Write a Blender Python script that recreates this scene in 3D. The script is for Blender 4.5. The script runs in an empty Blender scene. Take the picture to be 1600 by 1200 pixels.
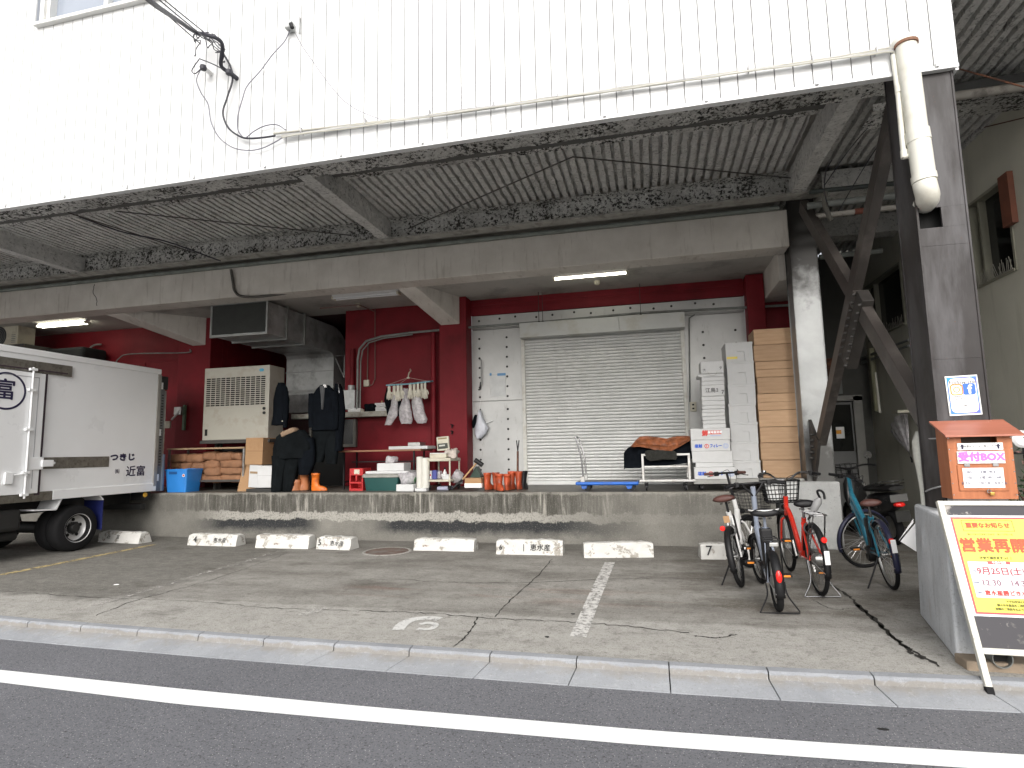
import bpy, bmesh, math, random
from mathutils import Vector, Matrix, noise
random.seed(7)
scene = bpy.context.scene
COL = scene.collection
rad = math.radians

# ------------------------------------------------------------------ camera
F_PX, YAW, PITCH, ROLL, CAM_H = 906.6, .2341, .1140, -.0190, 1.40
def _axes():
    cy, sy, cp, sp = math.cos(YAW), math.sin(YAW), math.cos(PITCH), math.sin(PITCH)
    f = Vector((-sy*cp, cy*cp, sp)); r = Vector((cy, sy, 0)); u = r.cross(f)
    cr, sr = math.cos(ROLL), math.sin(ROLL)
    return r*cr + u*sr, u*cr - r*sr, f
AR, AU, AF = _axes()
cam = bpy.data.cameras.new('camera'); co = bpy.data.objects.new('camera', cam); COL.objects.link(co)
cam.sensor_width = 36; cam.lens = F_PX/1600*36; cam.clip_start = .05; cam.clip_end = 500
M = Matrix.Identity(4)
for i in range(3):
    M[i][0], M[i][1], M[i][2] = AR[i], AU[i], -AF[i]
M.translation = (0, 0, CAM_H); co.matrix_world = M
scene.camera = co
# ------------------------------------------------------------------ light
EXPOSURE = 0.6
world = bpy.data.worlds.new('World'); scene.world = world; world.use_nodes = True
wn = world.node_tree.nodes; wl = world.node_tree.links
for n in list(wn): wn.remove(n)
wo = wn.new('ShaderNodeOutputWorld'); bg = wn.new('ShaderNodeBackground'); sky = wn.new('ShaderNodeTexSky')
sky.sky_type = 'NISHITA'; sky.sun_disc = False
SUN_EL, SUN_AZ = rad(32), rad(172)
sky.sun_elevation = SUN_EL; sky.sun_rotation = SUN_AZ
sky.air_density = 1.0; sky.dust_density = 6.0; sky.ozone_density = 1.0
hs = wn.new('ShaderNodeHueSaturation'); hs.inputs['Saturation'].default_value = .22
wl.new(sky.outputs[0], hs.inputs['Color']); wl.new(hs.outputs[0], bg.inputs[0]); wl.new(bg.outputs[0], wo.inputs[0])
bg.inputs[1].default_value = .15
sl = bpy.data.lights.new('sun', 'SUN'); so = bpy.data.objects.new('sun', sl); COL.objects.link(so)
sl.energy = .9; sl.angle = rad(110); sl.color = (1, .97, .93)
sd = Vector((math.sin(SUN_AZ)*math.cos(SUN_EL), math.cos(SUN_AZ)*math.cos(SUN_EL), math.sin(SUN_EL)))
so.rotation_euler = sd.to_track_quat('Z', 'Y').to_euler(); so.location = (0, -5, 30)
vs = scene.view_settings
vs.view_transform = 'Standard'; vs.look = 'None'; vs.exposure = EXPOSURE; vs.gamma = 1; vs.use_curve_mapping = False
scene.cycles.max_bounces = 8; scene.cycles.diffuse_bounces = 5; scene.cycles.use_denoising = True
scene.cycles.caustics_reflective = False; scene.cycles.caustics_refractive = False

# ------------------------------------------------------------------ measuring from the photograph (1600x1200 pixels)
def at(px, py, X=None, Y=None, Z=None):
    d = AR*((px-800)/F_PX) - AU*((py-600)/F_PX) + AF
    t = (Z-CAM_H)/d.z if Z is not None else Y/d.y if Y is not None else X/d.x
    return Vector((0, 0, CAM_H)) + d*t
YD, ZD, YB, YP = 8.78, .765, 10.6, 10.24      # dock face, dock top, back wall, pillar front

# ------------------------------------------------------------------ materials
MATS = {}
def mat(name, col, rough=.6, metal=0, var=.12, vs=5, dirt=None, dirt_scale=3, dirt_amt=.5, bump=.0, bs=60, spec=.5, stretch=None, emit=None, alpha=None, trans=None, coat=0, ramp=(.5, .62), det=6):
    if name in MATS: return MATS[name]
    m = bpy.data.materials.new(name); m.use_nodes = True; MATS[name] = m
    nt = m.node_tree; N, L = nt.nodes, nt.links
    b = N['Principled BSDF']
    b.inputs['Roughness'].default_value = rough; b.inputs['Metallic'].default_value = metal
    b.inputs['Specular IOR Level'].default_value = spec
    if coat: b.inputs['Coat Weight'].default_value = coat; b.inputs['Coat Roughness'].default_value = .1
    tc = N.new('ShaderNodeTexCoord'); mp = N.new('ShaderNodeMapping')
    L.new(tc.outputs['Object'], mp.inputs[0])
    if stretch: mp.inputs['Scale'].default_value = stretch
    oi = N.new('ShaderNodeObjectInfo'); ad = N.new('ShaderNodeVectorMath'); ad.operation = 'SCALE'
    cb = N.new('ShaderNodeCombineXYZ')
    for k in range(3): L.new(oi.outputs['Random'], cb.inputs[k])
    ad.inputs['Scale'].default_value = 37.0; L.new(cb.outputs[0], ad.inputs[0]); L.new(ad.outputs[0], mp.inputs['Location'])
    def noi(scale, detail=det, rough_=.6):
        n = N.new('ShaderNodeTexNoise'); n.inputs['Scale'].default_value = scale; n.inputs['Detail'].default_value = detail
        n.inputs['Roughness'].default_value = rough_; L.new(mp.outputs[0], n.inputs['Vector']); return n
    n1 = noi(vs)
    mr = N.new('ShaderNodeMapRange'); mr.inputs['From Min'].default_value = .3; mr.inputs['From Max'].default_value = .7
    mr.inputs['To Min'].default_value = 1-var; mr.inputs['To Max'].default_value = 1+var
    L.new(n1.outputs[0], mr.inputs[0])
    mx = N.new('ShaderNodeVectorMath'); mx.operation = 'SCALE'; mx.inputs[0].default_value = col[:3]; L.new(mr.outputs[0], mx.inputs['Scale'])
    out = mx.outputs[0]
    if dirt:
        n2 = noi(dirt_scale, 8, .65); r2 = N.new('ShaderNodeMapRange')
        r2.inputs['From Min'].default_value = ramp[0]; r2.inputs['From Max'].default_value = ramp[1]; r2.inputs['To Max'].default_value = dirt_amt
        L.new(n2.outputs[0], r2.inputs[0])
        mm = N.new('ShaderNodeMix'); mm.data_type = 'RGBA'; mm.inputs['B'].default_value = (*dirt, 1)
        L.new(out, mm.inputs['A']); L.new(r2.outputs[0], mm.inputs['Factor']); out = mm.outputs['Result']
    L.new(out, b.inputs['Base Color'])
    if bump:
        n3 = noi(bs, 4); bp = N.new('ShaderNodeBump'); bp.inputs['Strength'].default_value = bump; bp.inputs['Distance'].default_value = .01
        L.new(n3.outputs[0], bp.inputs['Height']); L.new(bp.outputs[0], b.inputs['Normal'])
    rr = N.new('ShaderNodeMapRange'); rr.inputs['To Min'].default_value = max(0, rough-.1); rr.inputs['To Max'].default_value = min(1, rough+.1)
    L.new(n1.outputs[0], rr.inputs[0]); L.new(rr.outputs[0], b.inputs['Roughness'])
    if emit: b.inputs['Emission Color'].default_value = (*emit[0], 1); b.inputs['Emission Strength'].default_value = emit[1]
    if alpha is not None: b.inputs['Alpha'].default_value = alpha
    if trans is not None: b.inputs['Transmission Weight'].default_value = trans
    return m
def nodes(m): return m.node_tree.nodes, m.node_tree.links, m.node_tree.nodes['Principled BSDF']

# ------------------------------------------------------------------ objects
MW = {}
def setp(o, label=None, cat=None, group=None, kind=None):
    if label: o['label'] = label
    if cat: o['category'] = cat
    if group: o['group'] = group
    if kind: o['kind'] = kind
    return o
def thing(name, label, cat, loc=(0, 0, 0), rot=(0, 0, 0), group=None):
    o = bpy.data.objects.new(name, None); COL.objects.link(o)
    o.location = loc; o.rotation_euler = rot; o.empty_display_size = .1
    MW[o.name] = Matrix.LocRotScale(Vector(loc), __import__('mathutils').Euler(rot), None)
    return setp(o, label, cat, group)
def root_of(o):
    while o.parent: o = o.parent
    return o
def dup(r, loc=None, rot=None, label=None, group=None):
    def cp(o, par):
        c = o.copy(); COL.objects.link(c)
        if par: c.parent = par
        for ch in list(o.children): cp(ch, c)
        return c
    c = cp(r, None)
    if loc is not None: c.location = loc
    if rot is not None: c.rotation_euler = rot
    if label: c['label'] = label
    if group: c['group'] = group
    MW[c.name] = Matrix.LocRotScale(Vector(c.location), c.rotation_euler, None)
    return c

def V(*a): return Vector(a)
class MB:
    def __init__(s): s.v = []; s.f = []; s.mi = []; s.cur = 0; s.sm = []
    def add(s, vs, fs, smooth=False):
        o = len(s.v); s.v += [Vector(v) for v in vs]
        for f in fs: s.f.append([o+i for i in f]); s.mi.append(s.cur); s.sm.append(smooth)
        return s
    def m(s, i): s.cur = i; return s
    def box(s, x0, x1, y0, y1, z0, z1, M=None):
        x0, x1 = sorted((x0, x1)); y0, y1 = sorted((y0, y1)); z0, z1 = sorted((z0, z1))
        vs = [Vector(p) for p in ((x0,y0,z0),(x1,y0,z0),(x1,y1,z0),(x0,y1,z0),(x0,y0,z1),(x1,y0,z1),(x1,y1,z1),(x0,y1,z1))]
        if M: vs = [M @ v for v in vs]
        return s.add(vs, [(0,3,2,1),(4,5,6,7),(0,1,5,4),(1,2,6,5),(2,3,7,6),(3,0,4,7)])
    def beam(s, a, b, w, h, up=(0,0,1)):
        a, b = Vector(a), Vector(b); d = (b-a).normalized(); u = Vector(up)
        x = d.cross(u)
        if x.length < 1e-4: x = d.cross(Vector((0,1,0)))
        x.normalize(); y = x.cross(d)
        vs = [p+x*(i*w/2)+y*(j*h/2) for p in (a, b) for i, j in ((-1,-1),(1,-1),(1,1),(-1,1))]
        return s.add(vs, [(0,3,2,1),(4,5,6,7),(0,1,5,4),(1,2,6,5),(2,3,7,6),(3,0,4,7)])
    def prism(s, poly, axis, a, b):
        # poly: 2-D points in the plane across axis ('x': (y,z), 'y': (x,z), 'z': (x,y))
        def mk(p, t): return {'x': (t, p[0], p[1]), 'y': (p[0], t, p[1]), 'z': (p[0], p[1], t)}[axis]
        n = len(poly); vs = [mk(p, a) for p in poly]+[mk(p, b) for p in poly]
        fs = [tuple(range(n))[::-1], tuple(range(n, 2*n))]+[(i, (i+1) % n, n+(i+1) % n, n+i) for i in range(n)]
        return s.add(vs, fs)
    def quad(s, a, b, c, d): return s.add([a, b, c, d], [(0,1,2,3)])
    def tube(s, pts, r, n=8, closed=False, cap=True, rs=None):
        pts = [Vector(p) for p in pts]; k = len(pts)
        if k < 2: return s
        rings = []; prev = None
        for i, p in enumerate(pts):
            if closed: t = (pts[(i+1) % k]-pts[i-1]).normalized()
            else: t = (pts[min(i+1, k-1)]-pts[max(i-1, 0)]).normalized()
            if prev is None:
                ref = Vector((0,0,1)) if abs(t.z) < .9 else Vector((1,0,0))
                nx = t.cross(ref).normalized()
            else:
                nx = prev-t*prev.dot(t)
                nx = nx.normalized() if nx.length > 1e-5 else t.orthogonal().normalized()
            prev = nx; ny = t.cross(nx); rr = rs[i] if rs else r
            rings.append([p+nx*(rr*math.cos(2*math.pi*j/n))+ny*(rr*math.sin(2*math.pi*j/n)) for j in range(n)])
        vs = [q for R_ in rings for q in R_]; fs = []
        for i in range(k if closed else k-1):
            i2 = (i+1) % k
            for j in range(n): fs.append((i*n+j, i*n+(j+1) % n, i2*n+(j+1) % n, i2*n+j))
        if cap and not closed: fs += [tuple(range(n))[::-1], tuple((k-1)*n+j for j in range(n))]
        return s.add(vs, fs, True)
    def cyl(s, a, b, r, n=16, r2=None): return s.tube([a, b], r, n, rs=[r, r if r2 is None else r2])
    def torus(s, c, axis, R, r, n=32, k=8, a0=0, a1=2*math.pi, squash=1):
        c = Vector(c); ax = Vector(axis).normalized(); u = ax.orthogonal().normalized() if abs(ax.z) > .9 else ax.cross(Vector((0,0,1))).normalized()
        w = ax.cross(u); full = abs(a1-a0-2*math.pi) < 1e-4; vs = []; fs = []
        m_ = n if full else n+1
        for i in range(m_):
            a = a0+(a1-a0)*i/n; d = u*math.cos(a)+w*math.sin(a)
            for j in range(k):
                b = 2*math.pi*j/k; vs.append(c+d*(R+r*math.cos(b))+ax*(r*squash*math.sin(b)))
        for i in range(n):
            i2 = (i+1) % m_
            for j in range(k): fs.append((i*k+j, i2*k+j, i2*k+(j+1) % k, i*k+(j+1) % k))
        return s.add(vs, fs, True)
    def lathe(s, prof, c, axis=(0,0,1), n=20, smooth=True, cap=True):
        # prof: (radius, height) along axis from c
        c = Vector(c); ax = Vector(axis).normalized(); u = ax.orthogonal().normalized(); w = ax.cross(u); vs = []; fs = []
        for r, h in prof:
            for j in range(n):
                a = 2*math.pi*j/n; vs.append(c+ax*h+(u*math.cos(a)+w*math.sin(a))*r)
        for i in range(len(prof)-1):
            for j in range(n): fs.append((i*n+j, i*n+(j+1) % n, (i+1)*n+(j+1) % n, (i+1)*n+j))
        if cap: fs += [tuple(range(n))[::-1], tuple((len(prof)-1)*n+j for j in range(n))]
        return s.add(vs, fs, smooth)
    def loft(s, rings, cap=True, smooth=True):
        n = len(rings[0]); vs = [p for r in rings for p in r]; fs = []
        for i in range(len(rings)-1):
            for j in range(n): fs.append((i*n+j, i*n+(j+1) % n, (i+1)*n+(j+1) % n, (i+1)*n+j))
        if cap: fs += [tuple(range(n))[::-1], tuple((len(rings)-1)*n+j for j in range(n))]
        return s.add(vs, fs, smooth)
    def grid(s, fn, nu, nv, smooth=True):
        vs = [fn(i/nu, j/nv) for i in range(nu+1) for j in range(nv+1)]
        fs = [(i*(nv+1)+j, (i+1)*(nv+1)+j, (i+1)*(nv+1)+j+1, i*(nv+1)+j+1) for i in range(nu) for j in range(nv)]
        return s.add(vs, fs, smooth)
    def build(s, name, mats, parent=None, bevel=0, seg=2, local=False, label=None, thick=0, subsurf=0, fixn=True, sharp=40):
        if not isinstance(mats, (list, tuple)): mats = [mats]
        me = bpy.data.meshes.new(name)
        vs = s.v
        if parent is not None and not local:
            Mi = MW[root_of(parent).name].inverted(); vs = [Mi @ v for v in vs]
        me.from_pydata([tuple(v) for v in vs], [], s.f); me.update()
        for m_ in mats: me.materials.append(m_)
        me.polygons.foreach_set('material_index', s.mi); me.polygons.foreach_set('use_smooth', s.sm)
        if fixn:
            bm = bmesh.new(); bm.from_mesh(me); bmesh.ops.recalc_face_normals(bm, faces=bm.faces); bm.to_mesh(me); bm.free()
        if any(s.sm): me.set_sharp_from_angle(angle=rad(sharp))
        o = bpy.data.objects.new(name, me); COL.objects.link(o)
        if parent is not None: o.parent = parent
        else: MW[o.name] = Matrix.Identity(4)
        if thick:
            md = o.modifiers.new('solid', 'SOLIDIFY'); md.thickness = thick; md.offset = 0
        if subsurf:
            md = o.modifiers.new('sub', 'SUBSURF'); md.levels = md.render_levels = subsurf
        if bevel:
            md = o.modifiers.new('bevel', 'BEVEL'); md.width = bevel; md.segments = seg; md.limit_method = 'ANGLE'; md.angle_limit = rad(35)
            md.harden_normals = False
        if label: o['label'] = label
        return o
def single(mb, name, mats, label, cat, group=None, kind=None, **k):
    return setp(mb.build(name, mats, **k), label, cat, group, kind)
def spline(pts, n=6):
    pts = [Vector(p) for p in pts]; P = [2*pts[0]-pts[1]]+pts+[2*pts[-1]-pts[-2]]; out = []
    for i in range(1, len(P)-2):
        for k in range(n):
            t = k/n; a, b, c, d = P[i-1], P[i], P[i+1], P[i+2]
            out.append(.5*((2*b)+(c-a)*t+(2*a-5*b+4*c-d)*t*t+(3*b-a-3*c+d)*t**3))
    return out+[pts[-1]]
_DG = None
def text(body, size, m, org, right, up, parent=None, align='CENTER', bold=0, depth=.0008, sx=1, name='lettering', shear=0, spacing=1):
    """lettering as a thin mesh; org = anchor of the line, right / up = directions"""
    c = bpy.data.curves.new(name, 'FONT'); c.body = body; c.size = size; c.align_x = align; c.align_y = 'CENTER'; c.extrude = depth
    c.resolution_u = 2; c.shear = shear; c.space_character = spacing; c.space_line = 1.0
    t = bpy.data.objects.new(name, c); COL.objects.link(t)
    dg = bpy.context.evaluated_depsgraph_get(); dg.update()
    me = bpy.data.meshes.new_from_object(t.evaluated_get(dg)); bpy.data.objects.remove(t)
    r = Vector(right).normalized(); u = Vector(up).normalized(); n = r.cross(u)
    mb = MB(); fs = [list(p.vertices) for p in me.polygons]
    for k, (a, b) in enumerate(((0, 0), (1, 0), (-1, 0), (0, 1), (0, -1)) if bold else ((0, 0),)):
        mb.add([Vector(org)+r*(v.co.x*sx+a*bold)+u*(v.co.y+b*bold)+n*(v.co.z+.00025*k) for v in me.vertices], fs)
    bpy.data.meshes.remove(me)
    return mb.build(name, m, parent)
# ------------------------------------------------------------------ special surfaces
def node_tools(m):
    N, L, b = nodes(m)
    for n in list(N):
        if n.type not in ('BSDF_PRINCIPLED', 'OUTPUT_MATERIAL'): N.remove(n)
    tc = N.new('ShaderNodeTexCoord'); P = tc.outputs['Object']
    sx = N.new('ShaderNodeSeparateXYZ'); L.new(P, sx.inputs[0])
    class T: pass
    T.N, T.L, T.b, T.P, T.x, T.y, T.z = N, L, b, P, sx.outputs[0], sx.outputs[1], sx.outputs[2]
    def scaled(s):
        mp = N.new('ShaderNodeMapping'); mp.inputs['Scale'].default_value = s; L.new(P, mp.inputs[0]); return mp.outputs[0]
    def noi(scale, det=6, ro=.6, vec=None, st=None):
        n = N.new('ShaderNodeTexNoise'); n.inputs['Scale'].default_value = scale; n.inputs['Detail'].default_value = det; n.inputs['Roughness'].default_value = ro
        L.new(scaled(st) if st else (vec or P), n.inputs['Vector']); return n.outputs[0]
    def vor(scale, st=None):
        n = N.new('ShaderNodeTexVoronoi'); n.inputs['Scale'].default_value = scale; L.new(scaled(st) if st else P, n.inputs['Vector']); return n.outputs['Distance']
    def rng(v, a, b_, c=0, d=1, smooth=False):
        n = N.new('ShaderNodeMapRange'); n.inputs[1].default_value = a; n.inputs[2].default_value = b_; n.inputs[3].default_value = c; n.inputs[4].default_value = d
        if smooth: n.interpolation_type = 'SMOOTHSTEP'
        L.new(v, n.inputs[0]); return n.outputs[0]
    def math_(op, a, b_=None):
        n = N.new('ShaderNodeMath'); n.operation = op
        for i, v in enumerate((a, b_)):
            if v is None: continue
            if isinstance(v, (int, float)): n.inputs[i].default_value = v
            else: L.new(v, n.inputs[i])
        return n.outputs[0]
    def mix(f, a, c):
        n = N.new('ShaderNodeMix'); n.data_type = 'RGBA'
        for k, v in (('A', a), ('B', c)):
            if isinstance(v, (tuple, list)): n.inputs[k].default_value = (*v[:3], 1)
            else: L.new(v, n.inputs[k])
        if isinstance(f, (int, float)): n.inputs['Factor'].default_value = f
        else: L.new(f, n.inputs['Factor'])
        return n.outputs['Result']
    def scale(c, f):
        n = N.new('ShaderNodeVectorMath'); n.operation = 'SCALE'
        if isinstance(c, (tuple, list)): n.inputs[0].default_value = c[:3]
        else: L.new(c, n.inputs[0])
        L.new(f, n.inputs['Scale']); return n.outputs[0]
    def bump(h, strength, dist=.01, prev=None):
        n = N.new('ShaderNodeBump'); n.inputs['Strength'].default_value = strength; n.inputs['Distance'].default_value = dist; L.new(h, n.inputs['Height'])
        if prev is not None: L.new(prev, n.inputs['Normal'])
        L.new(n.outputs[0], b.inputs['Normal']); return n.outputs[0]
    def color(c): L.new(c, b.inputs['Base Color'])
    for f in (noi, vor, rng, mix, scale, bump, color): setattr(T, f.__name__, staticmethod(f))
    T.mth = staticmethod(math_)
    return T
def fresh(name, rough=.7, spec=.4):
    m = bpy.data.materials.new(name); m.use_nodes = True; b = m.node_tree.nodes['Principled BSDF']
    b.inputs['Roughness'].default_value = rough; b.inputs['Specular IOR Level'].default_value = spec
    MATS[name] = m; return m, node_tools(m)

# sprayed fireproofing: grey, lumpy, pitted with soot
M_SPRAY, T = fresh('sprayed_fireproofing', .95, .1)
c = T.mix(T.rng(T.noi(22, 8, .7), .42, .66), (.58, .58, .555), (.80, .795, .77))
pit = T.mth('ADD', T.noi(24, 7, .78), T.rng(T.noi(3, 4), .3, .7, -.07, .07))
c = T.mix(T.rng(pit, .43, .50, .97, 0), c, (.022, .022, .02))
c = T.mix(T.rng(T.noi(1.3, 5), .45, .7, 0, .5), c, (.13, .125, .11))
T.color(c); T.bump(T.noi(45, 6, .7), .9, .03)
M_SPRAY2, T = fresh('smooth_sprayed_steel', .9, .15)
c = T.mix(T.rng(T.noi(9, 8, .7), .4, .65), (.50, .50, .485), (.66, .655, .635))
c = T.mix(T.rng(T.mth('ADD', T.noi(26, 6, .75), T.rng(T.noi(2.5, 4), .3, .7, -.06, .06)), .38, .46, .6, 0), c, (.07, .07, .065))
T.color(c); T.bump(T.noi(60, 6, .7), .6, .015)
# beam concrete: warm grey paint with fine horizontal lines and brown runs
M_BEAM, T = fresh('painted_concrete', .85, .2)
c = T.mix(T.rng(T.noi(2.2, 7), .35, .7), (.56, .53, .485), (.68, .65, .605))
c = T.mix(T.rng(T.noi(5, 6, .65, st=(2.5, 1, .25)), .56, .75, 0, .55), c, (.20, .16, .125))
T.color(c); T.bump(T.noi(30, 3, st=(1, 1, 6)), .25, .01)
M_CEIL = mat('grey_ceiling_paint', (.43, .415, .385), .85, var=.08, vs=1.2, dirt=(.14, .13, .115), dirt_scale=1.1, dirt_amt=.5, bump=.08, bs=25)
# red wall
M_RED, T = fresh('red_wall_paint', .55, .2)
c = T.mix(T.rng(T.noi(1.6, 6), .35, .7), (.145, .009, .014), (.20, .0125, .020))
c = T.mix(T.rng(T.noi(1.1, 7, .62), .54, .74, 0, .6), c, (.045, .005, .006))
c = T.mix(T.rng(T.noi(14, 5, .7), .66, .72, 0, .5), c, (.16, .05, .045))
c = T.mix(T.rng(T.noi(7, 4, .6, st=(3, 3, .2)), .6, .8, 0, .35), c, (.08, .012, .014))
T.color(c); T.bump(T.noi(11, 5), .25, .012)
M_MAROON = mat('shaded_maroon', (.035, .008, .009), .6, var=.3, vs=3)  # wall red darkened in its colour for the shade of duct and cabinet
# silver panel
M_PANEL, T = fresh('silver_painted_panel', .42, .5)
c = T.mix(T.rng(T.noi(1.2, 6), .3, .7), (.40, .405, .40), (.53, .535, .525))
c = T.mix(T.rng(T.noi(6, 7, .7, st=(2, 1, .5)), .60, .72, 0, .45), c, (.20, .19, .17))
c = T.mix(T.rng(T.noi(26, 4, .6), .70, .74, 0, .8), c, (.15, .08, .05))
T.color(c); T.bump(T.noi(5, 4), .2, .01)
T.b.inputs['Metallic'].default_value = .25
M_SHUT, T = fresh('shutter_metal', .45, .4)
c = T.mix(T.rng(T.noi(1.5, 6), .35, .7), (.68, .69, .68), (.80, .805, .795))
c = T.mix(T.rng(T.noi(5, 7, .7, st=(3, 1, .35)), .58, .75, 0, .3), c, (.30, .295, .27))
T.color(c)
# white cladding
M_CLAD, T = fresh('white_cladding', .45, .4)
c = T.mix(T.rng(T.noi(.9, 6), .3, .7), (.60, .61, .615), (.68, .685, .685))
c = T.mix(T.rng(T.noi(6, 6, .65, st=(3, 1, .18)), .56, .8, 0, .22), c, (.50, .51, .50))
T.color(c)
# dark steel column
M_STEEL, T = fresh('brown_painted_steel', .42, .22)
c = T.mix(T.rng(T.noi(2.2, 6), .3, .7), (.026, .023, .023), (.040, .036, .036))
c = T.mix(T.rng(T.noi(3.2, 5, .6, st=(1.6, 1, .30)), .47, .62, 0, .85), c, (.085, .082, .085))
c = T.mix(T.rng(T.noi(5, 6, .65, st=(1.5, 1, .25)), .50, .66, 0, .6), c, (.03, .027, .026))
c = T.mix(T.rng(T.noi(30, 5, .7), .66, .72, 0, .6), c, (.10, .045, .025))
T.color(c); T.bump(T.noi(2.2, 3), .35, .03)
# zinc covering plate on the rear column, sooty at its foot and head
M_ZINC, T = fresh('grey_zinc_plate', .34, .5)
c = T.mix(T.rng(T.noi(1.8, 6), .3, .7), (.27, .28, .28), (.38, .39, .39))
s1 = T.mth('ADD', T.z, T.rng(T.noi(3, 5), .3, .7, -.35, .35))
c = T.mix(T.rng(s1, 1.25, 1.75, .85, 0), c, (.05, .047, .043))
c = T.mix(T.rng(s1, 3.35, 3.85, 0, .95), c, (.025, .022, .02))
T.color(c); T.b.inputs['Metallic'].default_value = .3; T.bump(T.noi(2.5, 3), .3, .02)
# dock face: streaked concrete with a pale rubbing band and a black bumper band
M_DOCK, T = fresh('dock_concrete', .88, .2)
T.x = T.mth('ADD', T.x, -4.0)          # the dock is a child of the warehouse empty at x = -4
c = T.mix(T.rng(T.noi(2.1, 7), .3, .7), (.135, .13, .117), (.21, .203, .182))
st = T.mth('ADD', T.mth('MULTIPLY', T.noi(14, 7, .75, st=(1.6, 1, .10)), .6), T.mth('MULTIPLY', T.noi(4, 6, .7, st=(1.4, 1, .25)), .4)); st2 = T.noi(1.0, 5)
lo = T.rng(T.x, -9.5, 1.5, 0, 1)
zz = T.mth('ADD', T.mth('ADD', T.z, T.rng(T.noi(24, 5, .7), .3, .7, -.018, .018)), T.rng(T.noi(2.6, 6, .7), .3, .7, -.045, .045))
zone = T.mth('MULTIPLY', T.rng(zz, .43, .46), T.rng(T.x, -1.6, -.4, 1, .25))
zone = T.mth('MULTIPLY', zone, T.rng(T.x, -8.4, -7.4, .25, 1))
dk = T.mth('MULTIPLY', T.rng(st, .46, .60, 1, .08), zone)
dk = T.mth('MULTIPLY', dk, T.rng(st2, .32, .52, .45, 1))
c = T.mix(T.mth('MULTIPLY', dk, .95), c, (.055, .052, .044))
c = T.mix(T.mth('MULTIPLY', T.mth('MULTIPLY', T.rng(st, .55, .60), zone), .9), c, (.32, .305, .27))
pale = T.mth('MULTIPLY', T.mth('MULTIPLY', T.rng(zz, .31, .325), T.rng(zz, .435, .45, 1, 0)), T.rng(T.x, -7.8, -7.2))
pale = T.mth('MULTIPLY', pale, T.rng(T.x, -2.0, -.9, 1, .15))
c = T.mix(T.mth('MULTIPLY', pale, T.rng(T.noi(40, 5, .7), .38, .5)), c, (.33, .32, .29))
blk = T.mth('MULTIPLY', T.mth('MULTIPLY', T.rng(zz, .325, .305), T.rng(zz, .08, .2)), T.rng(T.noi(1.1, 6, .65, st=(1, 1, .5)), .22, .42))
blk = T.mth('MULTIPLY', blk, T.mth('MULTIPLY', T.rng(T.x, -7.9, -7.3), T.rng(T.x, -1.4, -.2, 1, 0)))
gap = T.mth('MAXIMUM', T.rng(T.x, -5.35, -5.7), T.rng(T.x, -4.5, -4.1))
blk = T.mth('MULTIPLY', blk, gap)
c = T.mix(T.mth('MULTIPLY', blk, .96), c, (.022, .024, .027))
c = T.mix(T.rng(T.vor(1.1), .03, .05, .8, 0), c, (.08, .075, .065))
c = T.mix(T.rng(zz, .72, .745, 0, .5), c, (.32, .305, .27))
c = T.mix(T.rng(T.noi(48, 5, .75), .56, .68, 0, .7), c, (.075, .07, .06))
c = T.mix(T.rng(T.noi(55, 5, .75), .56, .68, 0, .5), c, (.36, .345, .31))
T.color(c); T.bump(T.noi(28, 7, .7), .5, .012)
M_DFLOOR, T = fresh('dock_floor_concrete', .45, .4)
c = T.mix(T.rng(T.noi(2.5, 7), .3, .7), (.075, .07, .06), (.15, .14, .12))
T.color(c); T.bump(T.noi(40, 5), .3, .006)
M_PLAIN_CONC, T = fresh('weathered_concrete', .9, .2)
c = T.mix(T.rng(T.noi(3, 8, .65), .3, .7), (.33, .335, .33), (.47, .475, .47))
c = T.mix(T.rng(T.noi(5, 7, .7, st=(1.5, 1.5, .3)), .55, .75, 0, .5), c, (.17, .165, .15))
c = T.mix(T.rng(T.noi(50, 4, .7), .60, .66, 0, .4), c, (.12, .12, .11))
T.color(c); T.bump(T.noi(30, 7, .7), .45, .01)
M_PLINTH, T = fresh('pale_plinth_concrete', .85, .25)
c = T.mix(T.rng(T.noi(3, 8, .65), .3, .7), (.52, .54, .56), (.66, .68, .70))
c = T.mix(T.rng(T.noi(4, 7, .7, st=(1.5, 1.5, .35)), .52, .72, 0, .6), c, (.25, .255, .26))
c = T.mix(T.rng(T.noi(6, 7, .7, st=(1.5, 1.5, .35)), .55, .75, 0, .4), c, (.33, .27, .19))
c = T.mix(T.rng(T.noi(50, 5, .75), .56, .66, 0, .5), c, (.20, .20, .20))
T.color(c); T.bump(T.noi(30, 7, .7), .5, .01)
# parking lot slab
M_LOT, T = fresh('parking_concrete', .88, .25)
w = T.noi(.9, 6, .6)
c = T.mix(T.rng(T.noi(3.2, 9, .7), .3, .7), (.245, .236, .217), (.375, .362, .335))
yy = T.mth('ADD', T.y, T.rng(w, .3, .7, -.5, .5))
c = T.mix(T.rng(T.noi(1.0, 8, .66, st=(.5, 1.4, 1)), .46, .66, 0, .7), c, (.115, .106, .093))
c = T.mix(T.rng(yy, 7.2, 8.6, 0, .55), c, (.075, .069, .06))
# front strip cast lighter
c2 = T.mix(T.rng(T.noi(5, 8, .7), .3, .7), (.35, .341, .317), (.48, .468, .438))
c = T.mix(T.rng(T.mth('ADD', T.y, T.rng(T.noi(3, 5), .3, .7, -.06, .06)), 4.98, 5.05, .85, 0), c, c2)
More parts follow.
